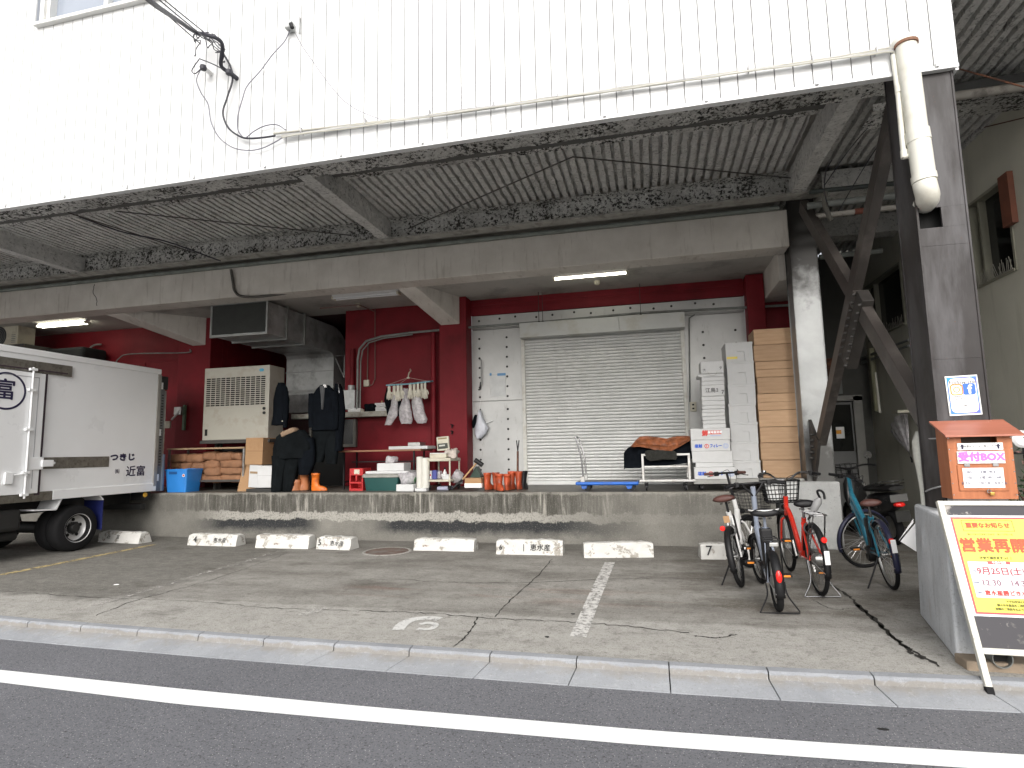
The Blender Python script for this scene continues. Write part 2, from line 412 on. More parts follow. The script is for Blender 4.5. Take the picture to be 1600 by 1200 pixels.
# patched asphalt on the west side
pa = T.mth('MULTIPLY', T.rng(T.mth('ADD', T.x, T.rng(T.noi(2.5, 6), .3, .7, -.25, .25)), -5.05, -5.3), T.rng(T.mth('ADD', T.y, T.rng(T.noi(2, 6), .3, .7, -.2, .2)), 4.75, 4.95))
c = T.mix(T.mth('MULTIPLY', pa, .75), c, T.mix(T.rng(T.noi(9, 8, .7, st=(.6, 1, 1)), .35, .65), (.10, .098, .09), (.20, .192, .172)))
# rust drag marks
ru = T.mth('MULTIPLY', T.rng(T.noi(2.2, 5, .6, st=(.35, 2.4, 1)), .52, .68), T.mth('MULTIPLY', T.rng(T.y, 5.3, 5.55), T.rng(T.y, 6.1, 5.8)))
ru = T.mth('MULTIPLY', ru, T.mth('MULTIPLY', T.rng(T.x, -3.4, -2.6), T.rng(T.x, 1.0, .2)))
c = T.mix(T.mth('MULTIPLY', ru, .5), c, (.24, .11, .075))
# oil patches under the parked bicycles
oil = T.mth('MULTIPLY', T.rng(T.noi(1.7, 6, .6, st=(.8, 1.2, 1)), .47, .6), T.mth('MULTIPLY', T.rng(T.x, -.2, .6), T.rng(T.y, 4.95, 5.5)))
c = T.mix(T.mth('MULTIPLY', oil, .6), c, (.085, .07, .052))
c = T.mix(T.rng(T.noi(75, 5, .75), .53, .66, 0, .6), c, (.40, .385, .345))
c = T.mix(T.rng(T.noi(95, 5, .75), .54, .66, 0, .75), c, (.07, .064, .052))
c = T.mix(T.rng(T.noi(11, 9, .82), .52, .66, 0, .6), c, (.095, .086, .07))
c = T.mix(T.rng(T.noi(19, 9, .82), .53, .66, 0, .55), c, (.38, .365, .33))
c = T.mix(T.rng(T.noi(34, 7, .8), .54, .64, 0, .6), c, (.085, .078, .064))
c = T.mix(T.rng(T.noi(1.5, 7, .7, st=(.8, 1.5, 1)), .55, .68, 0, .45), c, (.07, .062, .05))
c = T.mix(T.rng(T.vor(9.0), .035, .06, .7, 0), c, (.42, .41, .38))
T.color(c); T.bump(T.noi(60, 7, .75), .8, .014)
# asphalt road
M_ROAD, T = fresh('asphalt', .82, .35)
c = T.mix(T.rng(T.noi(1.0, 6), .3, .7), (.132, .135, .149), (.168, .171, .187))
c = T.mix(T.rng(T.noi(130, 3, .6), .50, .72, 0, .55), c, (.24, .24, .25))
c = T.mix(T.rng(T.noi(48, 6, .8), .53, .66, 0, .5), c, (.19, .19, .20))
c = T.mix(T.rng(T.noi(38, 6, .8), .53, .66, 0, .45), c, (.045, .045, .05))
c = T.mix(T.rng(T.noi(95, 3, .6), .34, .46, .75, 0), c, (.035, .035, .04))
c = T.mix(T.rng(T.vor(55), .10, .18, .9, 0), c, (.48, .475, .47))
T.color(c); T.bump(T.noi(140, 4, .7), .7, .01)
M_GUTTER, T = fresh('gutter_concrete', .85, .25)
c = T.mix(T.rng(T.noi(2.4, 8, .65), .3, .7), (.225, .235, .252), (.31, .322, .34))
zk = T.mth('ADD', T.z, T.rng(T.noi(9, 6), .3, .7, -.012, .012))
c = T.mix(T.mth('MULTIPLY', T.rng(zk, -.070, -.045), T.rng(zk, -.012, -.022, 0, .5)), c, (.22, .19, .145))
c = T.mix(T.rng(T.noi(25, 7, .8), .54, .66, 0, .4), c, (.42, .43, .44))
c = T.mix(T.rng(T.noi(40, 7, .7), .58, .70, 0, .5), c, (.15, .15, .145))
c = T.mix(T.rng(T.noi(120, 3), .58, .66, 0, .45), c, (.17, .17, .165))
T.color(c); T.bump(T.noi(90, 5, .7), .4, .006)
def worn(name, col, lo_, hi, scale=18, st=None, dark=.5):
    m, T = fresh(name, .8, .3)
    T.color(T.scale(col, T.rng(T.noi(9, 6), .3, .7, 1-dark*.3, 1)))
    n = T.noi(scale, 8, .72, st=st); T.L.new(T.rng(n, lo_, hi), T.b.inputs['Alpha']); return m
M_LINE_W = worn('worn_white_line', (.60, .59, .565), .37, .53, 16)
M_LINE_F = worn('faded_white_line', (.52, .50, .47), .49, .62, 11)
M_LINE_Y = worn('worn_yellow_line', (.50, .40, .20), .40, .52, 12)
M_ROADLINE, T = fresh('white_road_paint', .6, .4)
c = T.mix(T.rng(T.noi(60, 5, .7), .60, .68, 0, .35), (.83, .84, .84), (.45, .45, .45))
T.color(c); T.bump(T.noi(120, 4, .7), .4, .006)
M_OLIVE, T = fresh('olive_render', .9, .2)
c = T.mix(T.rng(T.noi(1.2, 7), .3, .7), (.50, .49, .415), (.58, .57, .49))
c = T.mix(T.rng(T.noi(3, 6, .6, st=(1, 2, .2)), .56, .75, 0, .3), c, (.12, .115, .08))
T.color(c); T.bump(T.noi(70, 5, .7), .35, .006)

M_WHITE = mat('white_paint', (.74, .74, .73), .4, var=.05, vs=3, dirt=(.4, .39, .36), dirt_scale=3, dirt_amt=.25)
M_BLACK = mat('black_plastic', (.010, .010, .011), .5, var=.2, spec=.3)
M_RUBBER = mat('black_rubber', (.012, .012, .013), .8, var=.2, bump=.1, spec=.2)
M_DARK = mat('dark_void', (.010, .010, .010), .9, var=.2)
M_CHROME = mat('chrome', (.34, .34, .345), .28, metal=1, var=.08)
M_ALU = mat('dull_steel', (.42, .42, .41), .38, metal=.9, var=.12, vs=9, dirt=(.2, .17, .13), dirt_scale=8, dirt_amt=.4)
M_GALV = mat('galvanised_duct', (.46, .475, .47), .45, metal=.25, var=.16, vs=5, dirt=(.13, .13, .12), dirt_scale=2.2, dirt_amt=.5)
M_PIPEGREY = mat('grey_pipe_paint', (.20, .215, .205), .6, var=.15, vs=6, dirt=(.10, .095, .085), dirt_scale=5, dirt_amt=.5)
M_CREAM = mat('cream_plastic', (.55, .52, .42), .5, var=.07, dirt=(.25, .22, .16), dirt_scale=5, dirt_amt=.35)
M_WPIPE = mat('white_pvc', (.68, .67, .60), .38, var=.05, vs=3, dirt=(.42, .38, .29), dirt_scale=3, dirt_amt=.35)
M_FOAM, T = fresh('white_foam', .75, .3)
c = T.mix(T.rng(T.noi(4, 6), .3, .7), (.52, .525, .525), (.60, .605, .605))
c = T.mix(T.rng(T.noi(6, 7, .7), .6, .74, 0, .35), c, (.48, .47, .43))
T.color(c); T.bump(T.vor(140), .2, .003)
M_CARD = mat('brown_cardboard', (.36, .215, .11), .85, var=.1, vs=3, dirt=(.24, .14, .07), dirt_scale=3, dirt_amt=.4, bump=.05, bs=30)
M_PAPER = mat('kraft_paper', (.27, .135, .07), .8, var=.2, vs=6, dirt=(.15, .07, .035), dirt_scale=5, dirt_amt=.4, bump=.3, bs=18)
M_BLUE = mat('blue_plastic', (.03, .22, .62), .38, var=.06)
M_NAVY = mat('navy_fabric', (.005, .0065, .009), .95, var=.3, vs=9, bump=.4, bs=26, spec=.06)
M_CHARC = mat('charcoal_fabric', (.0065, .008, .009), .95, var=.35, vs=8, bump=.45, bs=22, spec=.06)
M_ORANGE = mat('orange_rubber', (.62, .145, .012), .45, var=.15, vs=7, dirt=(.23, .05, .012), dirt_scale=6, dirt_amt=.6)
M_RUST_RUB = mat('dirty_orange_rubber', (.42, .07, .022), .5, var=.25, vs=8, dirt=(.12, .022, .012), dirt_scale=7, dirt_amt=.8, ramp=(.45, .65))
M_LETTER = mat('black_ink', (.02, .02, .022), .7, var=.05)
M_INK_NAVY = mat('navy_ink', (.015, .012, .05), .5, var=.05)
M_INK_RED = mat('red_ink', (.60, .04, .03), .6, var=.05)
M_INK_BLUE = mat('blue_ink', (.02, .09, .50), .6, var=.05)
M_SHEET = mat('white_paper', (.80, .80, .80), .6, var=.03)
M_GLASSD = mat('dark_window_glass', (.012, .013, .012), .08, var=.1, spec=.6)
M_RUSTY = mat('rusty_iron', (.10, .045, .03), .85, var=.35, vs=9, dirt=(.22, .09, .045), dirt_scale=9, dirt_amt=.7, bump=.4, bs=40)
M_CABLE = mat('black_cable', (.03, .03, .04), .55, var=.1)
M_GCABLE = mat('grey_cable', (.45, .45, .46), .55, var=.1)

# ------------------------------------------------------------------ the ground
def struct(mb, name, m, **k): return setp(mb.build(name, m, **k), kind='structure')
KB = [(-12, 4.30), (-8, 4.27), (-6.2, 4.24), (-5.37, 4.20), (-4.36, 4.165), (-3.05, 4.135), (-1.34, 4.125), (.0, 4.125), (.6, 4.14), (1.27, 4.17), (1.54, 4.19), (2.5, 4.26), (6, 4.5)]
def kby(x):
    for (a, b), (c_, d) in zip(KB, KB[1:]):
        if a <= x <= c_: return b+(d-b)*(x-a)/(c_-a)
    return KB[0][1] if x < KB[0][0] else KB[-1][1]
mb = MB(); mb.add([(-150, -150, -.16), (150, -150, -.16), (150, 150, -.16), (-150, 150, -.16)], [(0, 1, 2, 3)])
struct(mb, 'ground', mat('far_ground', (.2, .19, .17), .9, vs=.3))
xs = [-60]+[-12+i*.25 for i in range(73)]+[60]
mb = MB()
for a, b in zip(xs, xs[1:]): mb.quad((a, kby(a)-.003, 0), (b, kby(b)-.003, 0), (b, 30, 0), (a, 30, 0))
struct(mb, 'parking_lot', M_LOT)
mb = MB(); mb.grid(lambda u, v: V(-60+120*u, -40+(v)*43.99+.0, -.1), 4, 8)
for v_ in mb.v:
    pass
mb = MB()
for a, b in zip(xs, xs[1:]):
    mb.quad((a, -40, -.1), (b, -40, -.1), (b, kby(b)-.2, -.1), (a, kby(a)-.2, -.1))
struct(mb, 'road', M_ROAD)
mb = MB(); mb.quad((-150, -150, -.02), (150, -150, -.02), (150, -2.6, -.02), (-150, -2.6, -.02)); mb.quad((-150, -2.6, -.02), (150, -2.6, -.02), (150, -2.6, -.16), (-150, -2.6, -.16)); struct(mb, 'bounce_pavement', mat('pale_paving', (.52, .51, .49), .9, var=.08))  # unseen pale pavement, added to bounce light up under the canopy
# gutter slabs and kerb stones, 0.6 m pieces with open joints
mg, mk = MB(), MB()
x = -11.36
while x < 6:
    a, b = x+.004, x+.596; sk = -.045*(1 if x < -.2 else -1) if x < 4 else 0
    ya, yb = kby(a), kby(b)
    mk.add([(a, ya, .002), (b, yb, .002), (b, yb-.065, .0), (a, ya-.065, .0), (b, yb-.08, -.012), (a, ya-.08, -.012), (b, yb-.085, -.075), (a, ya-.085, -.075), (a, ya, -.1), (b, yb, -.1)],
           [(0, 3, 2, 1), (3, 5, 4, 2), (5, 7, 6, 4), (0, 8, 7, 5, 3), (1, 2, 4, 6, 9)])
    ja, jb = (max(-.2, min(.2, q*(.045 if q > 0 else .055))) for q in (x, x+.6))
    j = [(a, ya-.085, -.048), (b, yb-.085, -.048), (b+jb, kby(b+jb)-.255, -.094), (a+ja, kby(a+ja)-.255, -.094)]
    mg.add(j+[(p[0], p[1], -.13) for p in j], [(0, 1, 2, 3), (3, 2, 6, 7), (0, 3, 7, 4), (1, 5, 6, 2), (0, 4, 5, 1)])
    x += .6
struct(mk, 'kerb', M_GUTTER); struct(mg, 'gutter', M_GUTTER)
mb = MB(); mb.quad((-60, 3.7, -.112), (60, 3.7, -.112), (60, 4.4, -.112), (-60, 4.4, -.112)); struct(mb, 'joint_bed', mat('joint_dirt', (.05, .045, .04), .95))
LT = [(-60, 3.40), (-8, 3.40), (-4.6, 3.385), (-3.06, 3.347), (-1.77, 3.336), (-.1, 3.357), (.8, 3.397), (1.67, 3.455), (4, 3.6), (60, 7)]
LB = [(-60, 3.22), (-8, 3.22), (-4.4, 3.205), (-2.87, 3.146), (-1.68, 3.16), (-.1, 3.192), (.77, 3.235), (1.67, 3.29), (4, 3.43), (60, 6.8)]
def li(L_, x):
    for (a, b), (c_, d) in zip(L_, L_[1:]):
        if a <= x <= c_: return b+(d-b)*(x-a)/(c_-a)
mb = MB(); lx = [-60, -20]+[-12+i*.2 for i in range(90)]
for a, b in zip(lx, lx[1:]): mb.quad((a, li(LB, a), -.096), (b, li(LB, b), -.096), (b, li(LT, b), -.096), (a, li(LT, a), -.096))
struct(mb, 'road_edge_line', M_ROADLINE)
def strip(mb, pts, w, z=.004, w1=None):
    pts = [Vector((p[0], p[1], z)) for p in pts]; n = len(pts); L_, R_ = [], []
    for i, p in enumerate(pts):
        t = (pts[min(i+1, n-1)]-pts[max(i-1, 0)]).normalized(); s = Vector((-t.y, t.x, 0)); ww = w if w1 is None else w+(w1-w)*i/(n-1)
        L_.append(p+s*ww/2); R_.append(p-s*ww/2)
    for i in range(n-1): mb.quad(L_[i], R_[i], R_[i+1], L_[i+1])
    return mb
g2 = lambda x, y: at(x, y, Z=0)
mb = MB(); strip(mb, [g2(953, 879), g2(930, 930), g2(903, 996)], .125); struct(mb, 'bay_line', M_LINE_W)
mb = MB(); strip(mb, [(-5.27, 4.45), (-5.29, 5.6), (-5.35, 7.7)], .11); struct(mb, 'bay_line', M_LINE_F)
mb = MB(); strip(mb, [(-7.83, 5.3), (-7.85, 6.5), (-7.88, 7.95)], .11); struct(mb, 'bay_line', M_LINE_Y)
mb = MB(); strip(mb, [g2(855, 876), g2(800, 920), g2(770, 965)], .10); struct(mb, 'bay_line', worn('almost_gone_line', (.42, .41, .38), .55, .66, 14))
mb = MB(); strip(mb, [g2(505, 950), g2(470, 962)], .13); struct(mb, 'bay_line', worn('paint_remnant', (.5, .49, .46), .46, .55, 20))
# the half worn digit 6 on the slab
mb = MB()
arc = [(622, 985), (628, 977), (640, 970), (655, 967), (672, 966), (687, 968)]
strip(mb, spline([g2(*p) for p in arc], 6), .10)
strip(mb, spline([g2(*p) for p in ((652, 983), (664, 984), (676, 982), (680, 976), (668, 974), (656, 976))], 6), .055, z=.0045)
struct(mb, 'bay_number', worn('white_number_paint', (.62, .62, .60), .32, .47, 16))
# cracks: narrow dark ribbons lying in the slab
M_CRACK = mat('crack_dirt', (.022, .02, .017), .95, var=.3, vs=20)
def crack(mb, px, w, jit=.02, seed=0):
    r = random.Random(seed); pts = spline([g2(*p) for p in px], 10)
    pts = [Vector((p.x+r.uniform(-jit, jit), p.y+r.uniform(-jit, jit), 0)) for p in pts]
    L_, R_ = [], []
    for i, p in enumerate(pts):
        t = (pts[min(i+1, len(pts)-1)]-pts[max(i-1, 0)]).normalized(); s = Vector((-t.y, t.x, 0)); ww = w*r.uniform(.3, 1.4)
        L_.append(p+s*ww/2+V(0, 0, .003)); R_.append(p-s*ww/2+V(0, 0, .003))
    for i in range(len(pts)-1): mb.quad(L_[i], R_[i], R_[i+1], L_[i+1])
mb = MB()
crack(mb, [(1300, 915), (1330, 935), (1360, 965), (1400, 1000), (1430, 1020), (1470, 1043)], .034, .012, 1)
crack(mb, [(1340, 945), (1375, 975), (1410, 1008), (1440, 1030)], .03, .016, 9)
crack(mb, [(862, 874), (835, 905), (800, 935), (772, 965)], .012, .012, 2)
crack(mb, [(747, 965), (735, 985), (722, 1000), (708, 1010)], .014, .01, 3)
crack(mb, [(620, 905), (700, 910), (780, 911), (860, 909), (940, 906), (1040, 903), (1100, 905)], .012, .02, 4)
crack(mb, [(560, 955), (640, 957), (700, 961), (780, 967), (880, 972), (960, 977), (1080, 990)], .012, .02, 5)
crack(mb, [(1085, 994), (1120, 997), (1150, 992)], .018, .012, 6)
crack(mb, [(0, 923), (90, 930), (180, 935), (300, 940), (420, 950), (560, 955)], .010, .02, 7)
crack(mb, [(455, 862), (380, 890), (300, 915), (215, 938), (150, 962)], .010, .02, 8)
crack(mb, [(1270, 938), (1300, 952), (1330, 951)], .008, .01, 10)
struct(mb, 'crack', M_CRACK)
mh = thing('manhole_cover', 'rusty brown iron cover lying between two wheel stops by the dock', 'manhole cover', g2(605, 862))
mb = MB(); mb.lathe([(.30, 0), (.30, .010), (.26, .014), (.10, .012), (0.001, .012)], g2(605, 862), n=28)
mb.build('lid', mat('dusty_rust_lid', (.13, .085, .07), .9, var=.4, vs=9, dirt=(.17, .15, .13), dirt_scale=5, dirt_amt=.9, ramp=(.46, .58), bump=.4, bs=40), mh)
mb = MB(); mb.torus(g2(605, 862)+V(0, 0, .004), (0, 0, 1), .325, .022, 32, 6, squash=.4); mb.build('ring', M_LOT, mh)

# ------------------------------------------------------------------ the warehouse
W = thing('warehouse', 'white clad warehouse over an open loading dock with red back wall', 'building', (-4, 8.8, 0))
def part(mb, name, m, par=W, **k): return mb.build(name, m, par, **k)
# white cladding, narrow panels with grooves
CY, CZ0, CZ1, PW = 4.92, 4.33, 9.6, .1445; ZDK_ = 5.15
mb = MB(); n = 170; x1 = 2.43
WX0, WX1, WZ0, WZ1 = x1-PW*64.45, x1-PW*38, 6.56, 8.0
for i in range(n):
    b = x1-i*PW; a = b-PW; g = .005
    zs = [(CZ0, CZ1)]
    if a < WX1 and b > WX0: zs = [(CZ0, WZ0), (WZ1, CZ1)]
    for z0, z1 in zs:
        mb.quad((a+g, CY, z0), (b-g, CY, z0), (b-g, CY, z1), (a+g, CY, z1))
        mb.quad((b-g, CY, z0), (b-g*.3, CY+.012, z0), (b-g*.3, CY+.012, z1), (b-g, CY, z1))
        mb.quad((a+g*.3, CY+.012, z0), (a+g, CY, z0), (a+g, CY, z1), (a+g*.3, CY+.012, z1))
        mb.m(1).quad((a-g*.55, CY+.0015, z0), (a+g*.55, CY+.0015, z0), (a+g*.55, CY+.0015, z1), (a-g*.55, CY+.0015, z1)).m(0)
mb.box(x1-.002, x1+.02, CY+.26, 9.5, ZDK_+.17, CZ1); mb.box(x1-.002, x1+.02, CY-.002, CY+.26, CZ0+.525, CZ1)
mb.box(x1-.002, x1+.02, CY-.002, CY+.25, CZ0-.05, CZ0+.52)
M_GROOVE = mat('groove_dark', (.16, .16, .165), .8)  # grooves are drawn as flush strips of darker colour
cl = part(mb, 'cladding', [M_CLAD, M_GROOVE], fixn=False)
mb = MB(); mb.box(-22, x1+.02, CY-.012, CY+.05, CZ0-.03, CZ0+.0)
for k in range(26):
    xx = 2.3-k*.86
    mb.box(xx-.012, xx+.012, CY-.03, CY-.012, CZ0-.012, CZ0+.02)
part(mb, 'drip_flashing', M_CLAD, cl)
# upper window
wi = part(MB().box(WX0, WX1, CY+.10, CY+.11, WZ0, WZ1), 'window', mat('pale_window_glass', (.25, .28, .33), .04, var=.1, vs=1, spec=.8))
mb = MB()
mb.box(WX0-.03, WX1+.03, CY-.06, CY+.12, WZ0-.05, WZ0-.012); mb.box(WX0, WX0+.06, CY-.012, CY+.1, WZ0, WZ1); mb.box(WX0+.06, WX0+.11, CY+.02, CY+.1, WZ0, WZ1)
mb.box(WX0+.11, WX1, CY+.03, CY+.1, WZ0, WZ0+.03)
for f in (.24, .50, .76): mb.box(WX0+(WX1-WX0)*f-.03, WX0+(WX1-WX0)*f+.03, CY+.04, CY+.098, WZ0+.03, WZ1)
part(mb, 'window_frame', M_ALU and mat('pale_alu_frame', (.62, .62, .60), .4, var=.05), wi)

# lumpy sprayed members
def rough(mb, x0, x1, y0, y1, z0, z1, res, amp, faces, sc=7.):
    def dsp(p):
        q = Vector(p)*sc
        return Vector(p)+Vector(noise.noise_vector(q))*amp+Vector(noise.noise_vector(q*3.1))*amp*.5
    def g(o, u, v):
        nu, nv = max(1, int(u.length/res)), max(1, int(v.length/res))
        mb.grid(lambda a, b: dsp(o+u*a+v*b), nu, nv)
    X, Y, Z = V(x1-x0, 0, 0), V(0, y1-y0, 0), V(0, 0, z1-z0); o = V(x0, y0, z0)
    if 'd' in faces: g(o, Y, X)
    if 'f' in faces: g(o, X, Z)
    if 'b' in faces: g(o+Y, Z, X)
    if 'l' in faces: g(o, Z, Y)
    if 'r' in faces: g(o+X, Y, Z)
    return mb
ZC, ZDK = 4.85, 5.15
mb = MB(); rough(mb, -13.5, 2.42, 5.62, 6.17, ZC, ZC+.06, .045, .016, 'dfb'); mb.box(-22, 2.42, 4.95, 5.63, ZC+.0, ZC+.05); mb.box(-22, -13.5, 5.6, 6.17, ZC, ZC+.05)
part(mb, 'edge_beam', M_SPRAY, fixn=False)
mb = MB(); rough(mb, -13.5, 2.0, 6.16, 6.66, ZDK-.075, ZDK+.02, .08, .008, 'db'); part(mb, 'edge_beam_haunch', mat('dark_smooth_band', (.10, .10, .095), .8, var=.2, vs=6, bump=.2), fixn=False)  # smooth band in a darker colour than the sprayed members
for xc in (-10.3, -4.07, 2.1):
    mb = MB(); rough(mb, xc-.09, xc+.09, 6.1, 8.42, ZC-.004, ZDK+.02, .05, .010, 'dlr'); mb.v  # joists run from edge beam to rear beam
    part(mb, 'joist', M_SPRAY2, fixn=False)
mb = MB(); rough(mb, -13.5, 2.02, 8.44, 8.5, ZC+.03, ZDK+.02, .06, .012, 'f'); part(mb, 'rear_beam', M_SPRAY, fixn=False)
mb = MB(); mb.box(-22, 2.45, 8.32, 8.52, ZC-.03, ZC+.0); part(mb, 'rear_beam_flange', mat('pale_sprayed_steel', (.33, .325, .30), .9, var=.2, vs=7, dirt=(.15, .145, .13), dirt_scale=6, dirt_amt=.7, bump=.5, bs=40))
# corrugated deck: keystone ribs along Y, sprayed; ends filled
def deck(mb, x0, x1, y0, y1, pitch=.118, ny=20):
    prof = [(0, 0), (.60, 0), (.64, .075), (.96, .075)]
    n = int((x1-x0)/pitch)
    cols = [(x0+(i+a)*pitch, ZDK+h) for i in range(n) for a, h in prof]+[(x0+n*pitch, ZDK)]
    vs = []; fs = []
    for j in range(ny+1):
        y = y0+(y1-y0)*j/ny
        for x_, z_ in cols:
            q = Vector((x_*9, y*5, z_*9)); d = noise.noise_vector(q)
            d2 = noise.noise_vector(q*2.7)
            vs.append((x_+d.x*.014+d2.x*.010, y+d.y*.01, z_+d.z*.010+d2.z*.008))
    m_ = len(cols)
    for j in range(ny):
        for i in range(m_-1): fs.append((j*m_+i, j*m_+i+1, (j+1)*m_+i+1, (j+1)*m_+i))
    mb.add(vs, fs, False)
mb = MB()
deck(mb, -13.4, 2.0, 6.85, 8.3, ny=26); deck(mb, 2.02, 4.2, 4.96, 8.3, ny=44); deck(mb, 2.02, 4.2, 8.5, 12.3, ny=30)
part(mb, 'deck_ceiling', M_SPRAY2, fixn=False)
mb = MB(); rough(mb, -13.4, 2.0, 6.6, 6.88, ZDK-.01, ZDK, .06, .010, 'd'); rough(mb, -13.4, 2.0, 8.26, 8.46, ZDK-.012, ZDK, .06, .010, 'd'); part(mb, 'deck_filler', M_SPRAY, fixn=False)
mb = MB(); mb.box(-22, 4.3, 4.95, 12.5, ZDK+.10, ZDK+.16); part(mb, 'floor_slab', M_CEIL)
# tie rods crossing under the deck
mb = MB()
for a, b in (((1235, 318-40), (895, 245)), ((620, 365), (895, 245)), ((570, 370), (180, 330)), ((345, 408), (105, 332))):
    mb.tube([at(*a, Z=ZDK-.14), at(*b, Z=ZDK-.14)], .009, 6)
part(mb, 'tie_rod', mat('dark_rod', (.07, .065, .058), .7))
# cross beams over the passage (visible beside the front column)
mb = MB(); rough(mb, 2.44, 4.08, 6.55, 6.95, ZC+.06, ZC+.14, .06, .01, 'fd'); part(mb, 'passage_beam', M_SPRAY, fixn=False)
mb = MB(); rough(mb, 2.44, 4.08, 8.44, 8.8, ZC-.02, ZDK, .06, .012, 'fd'); part(mb, 'passage_beam', M_SPRAY2, fixn=False); mb = MB(); rough(mb, 2.44, 4.08, 10.3, 10.6, ZC-.02, ZDK, .06, .012, 'fd'); part(mb, 'passage_beam', M_SPRAY2, fixn=False)

# concrete beam over the dock edge, ceiling, cross beams
mb = MB(); mb.box(-22, 2.05, 8.80, 9.20, 4.25, 4.80); part(mb, 'concrete_beam', M_BEAM, bevel=.012)
mb = MB(); mb.box(-22, 2.45, 9.19, 10.8, 4.32, 4.5); part(mb, 'ceiling', M_CEIL)
for fr, re in ((((621, 446), (650, 441)), ((690, 509), (719, 507))), (((167, 485), (193, 481)), ((303, 541), (323, 540)))):
    f0, f1 = (at(*p, Y=9.17) for p in fr); r0, r1 = (at(*p, Y=YP+.02) for p in re)
    f0.z = f1.z = 4.245; zr = (r0.z+r1.z)/2; r0.z = r1.z = zr
    mb = MB(); vs = [f0, f1, r1, r0]; mb.add(vs+[V(p.x, p.y, 4.34) for p in vs], [(0, 3, 2, 1), (0, 1, 5, 4), (1, 2, 6, 5), (2, 3, 7, 6), (3, 0, 4, 7)])
    part(mb, 'cross_beam', M_BEAM, bevel=.01)
mb = MB(); mb.box(1.965, 2.44, 9.21, YB-.01, 3.86, 4.33); part(mb, 'cross_beam', M_BEAM, bevel=.01)
# dock platform
mb = MB(); mb.box(-22, 1.62, YD, 11, 0, ZD-.004); mb.m(1).box(-22, 1.62, YD+.03, 11, ZD-.004, ZD); mb.m(0)
mb.box(1.62, 2.45, YD+.5, 11, 0, ZD-.002)
part(mb, 'dock_platform', [M_DOCK, M_DFLOOR], bevel=.012)
mb = MB(); mb.box(1.70, 2.43, 8.715, 9.45, 0, .90); part(mb, 'column_base', M_PLAIN_CONC, bevel=.02)
# red walls and pillars
def red_wall(): 
    mb = MB(); mb.box(-22, -8.95, YB, YB+.15, ZD, 4.32); mb.box(-9.1, -8.95, YB+.15, 13, ZD, 4.32)
    for xx in (-14, -12.4, -10.8): mb.box(xx, xx+1.45, YB-.02, YB, .8, 3.5)
    part(mb, 'red_wall', M_RED, bevel=.006)
    part(MB().box(-6.02, -3.8, YB, YB+.15, ZD, 4.32).box(-6.02, -5.9, YB+.15, 13, ZD, 4.32), 'red_wall', M_RED, bevel=.006)
    part(MB().box(1.75, 2.45, YB, YB+.15, ZD, 4.32), 'red_wall', M_RED, bevel=.006)
red_wall()
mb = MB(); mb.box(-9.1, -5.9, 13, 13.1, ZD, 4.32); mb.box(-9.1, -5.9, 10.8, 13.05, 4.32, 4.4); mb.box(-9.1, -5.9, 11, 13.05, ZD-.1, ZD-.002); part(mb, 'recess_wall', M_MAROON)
for a, b in ((-9.75, -8.95), (-3.85, -3.31)):
    mb = MB(); mb.box(a, b, YP, YB-.002, ZD, 4.32); part(mb, 'pillar', M_RED, bevel=.012)
mb = MB(); mb.box(1.67, 1.95, YP+.05, YB-.002, ZD, 4.3); part(mb, 'pillar', M_RED, bevel=.012)
mb = MB(); mb.box(-3.31, 1.67, YB-.05, YB+.1, 4.005, 4.14); mb.box(-3.31, 1.67, YB-.02, YB+.1, 4.14, 4.32); mb.box(-3.31, 1.67, YB-.035, YB+.1, 4.20, 4.26); part(mb, 'red_lintel', M_RED, bevel=.006)
# silver door surround with dark bolt heads
def panel(x0, x1, z0, z1, bolts):
    mb = MB(); mb.box(x0, x1, YB-.012, YB+.1, z0, z1); mb.m(1)
    for bx, bz in bolts: mb.lathe([(.023, 0), (.018, -.010), (.004, -.013)], (bx, YB-.012, bz), (0, 1, 0), 10)
    return part(mb, 'door_surround', [M_PANEL, mat('dark_bolt', (.035, .033, .032), .5, metal=.5)], bevel=.003)
bl, br = at(750, 600, Y=YB).x, at(793, 600, Y=YB).x; dl, dr = at(1098, 520, Y=YB).x, at(1149, 520, Y=YB).x
SX0, SX1, SZ = at(819, 640, Y=YB).x, at(1074, 640, Y=YB).x, 3.46
rj = random.Random(3)
panel(-3.31, SX0-.004, 2.345, 3.72, [(b, 2.42+.188*i) for b in (bl, br) for i in range(7)])
panel(-3.31, SX0-.004, ZD, 2.337, [(b, .86+.188*i) for b in (bl, br) for i in range(8)])
panel(-3.31, 1.67, 3.728, 4.0, [(bl+.36*i+.05*(i % 2), 3.90+.02*(i % 3)) for i in range(13)])
panel(SX1+.004, 1.67, ZD, 3.72, [(b, .86+.232*i) for b in (dl, dr) for i in range(12)])
# roller shutter
SH = thing('roller_shutter', 'closed pale grey slatted roller shutter in the middle of the dock wall', 'shutter', ((SX0+SX1)/2, YB-.1, ZD))
mb = MB(); pz = []; z = ZD+.07; ys = YB-.055
while z < SZ-.01:
    pz += [(z, ys+.020), (z+.007, ys+.002), (z+.022, ys-.008), (z+.040, ys-.004), (z+.051, ys+.010)]; z += .0585
vs = []; fs = []
for i, (z_, y_) in enumerate(pz): vs += [(SX0+.02, y_, z_), (SX1-.02, y_, z_)]
for i in range(len(pz)-1): fs.append((2*i, 2*i+1, 2*i+3, 2*i+2))
mb.add(vs, fs, True); mb.mi = [1 if i % 5 == 4 else 0 for i in range(len(fs))]; mb.build('slat_curtain', [M_SHUT, mat('slat_gap_dark', (.20, .20, .19), .8)], SH, sharp=30)  # gaps between slats get a darker colour
mb = MB(); mb.box(SX0+.01, SX1-.01, ys-.008, ys+.03, ZD+.005, ZD+.07); mb.build('bottom_bar', M_SHUT, SH, bevel=.004)
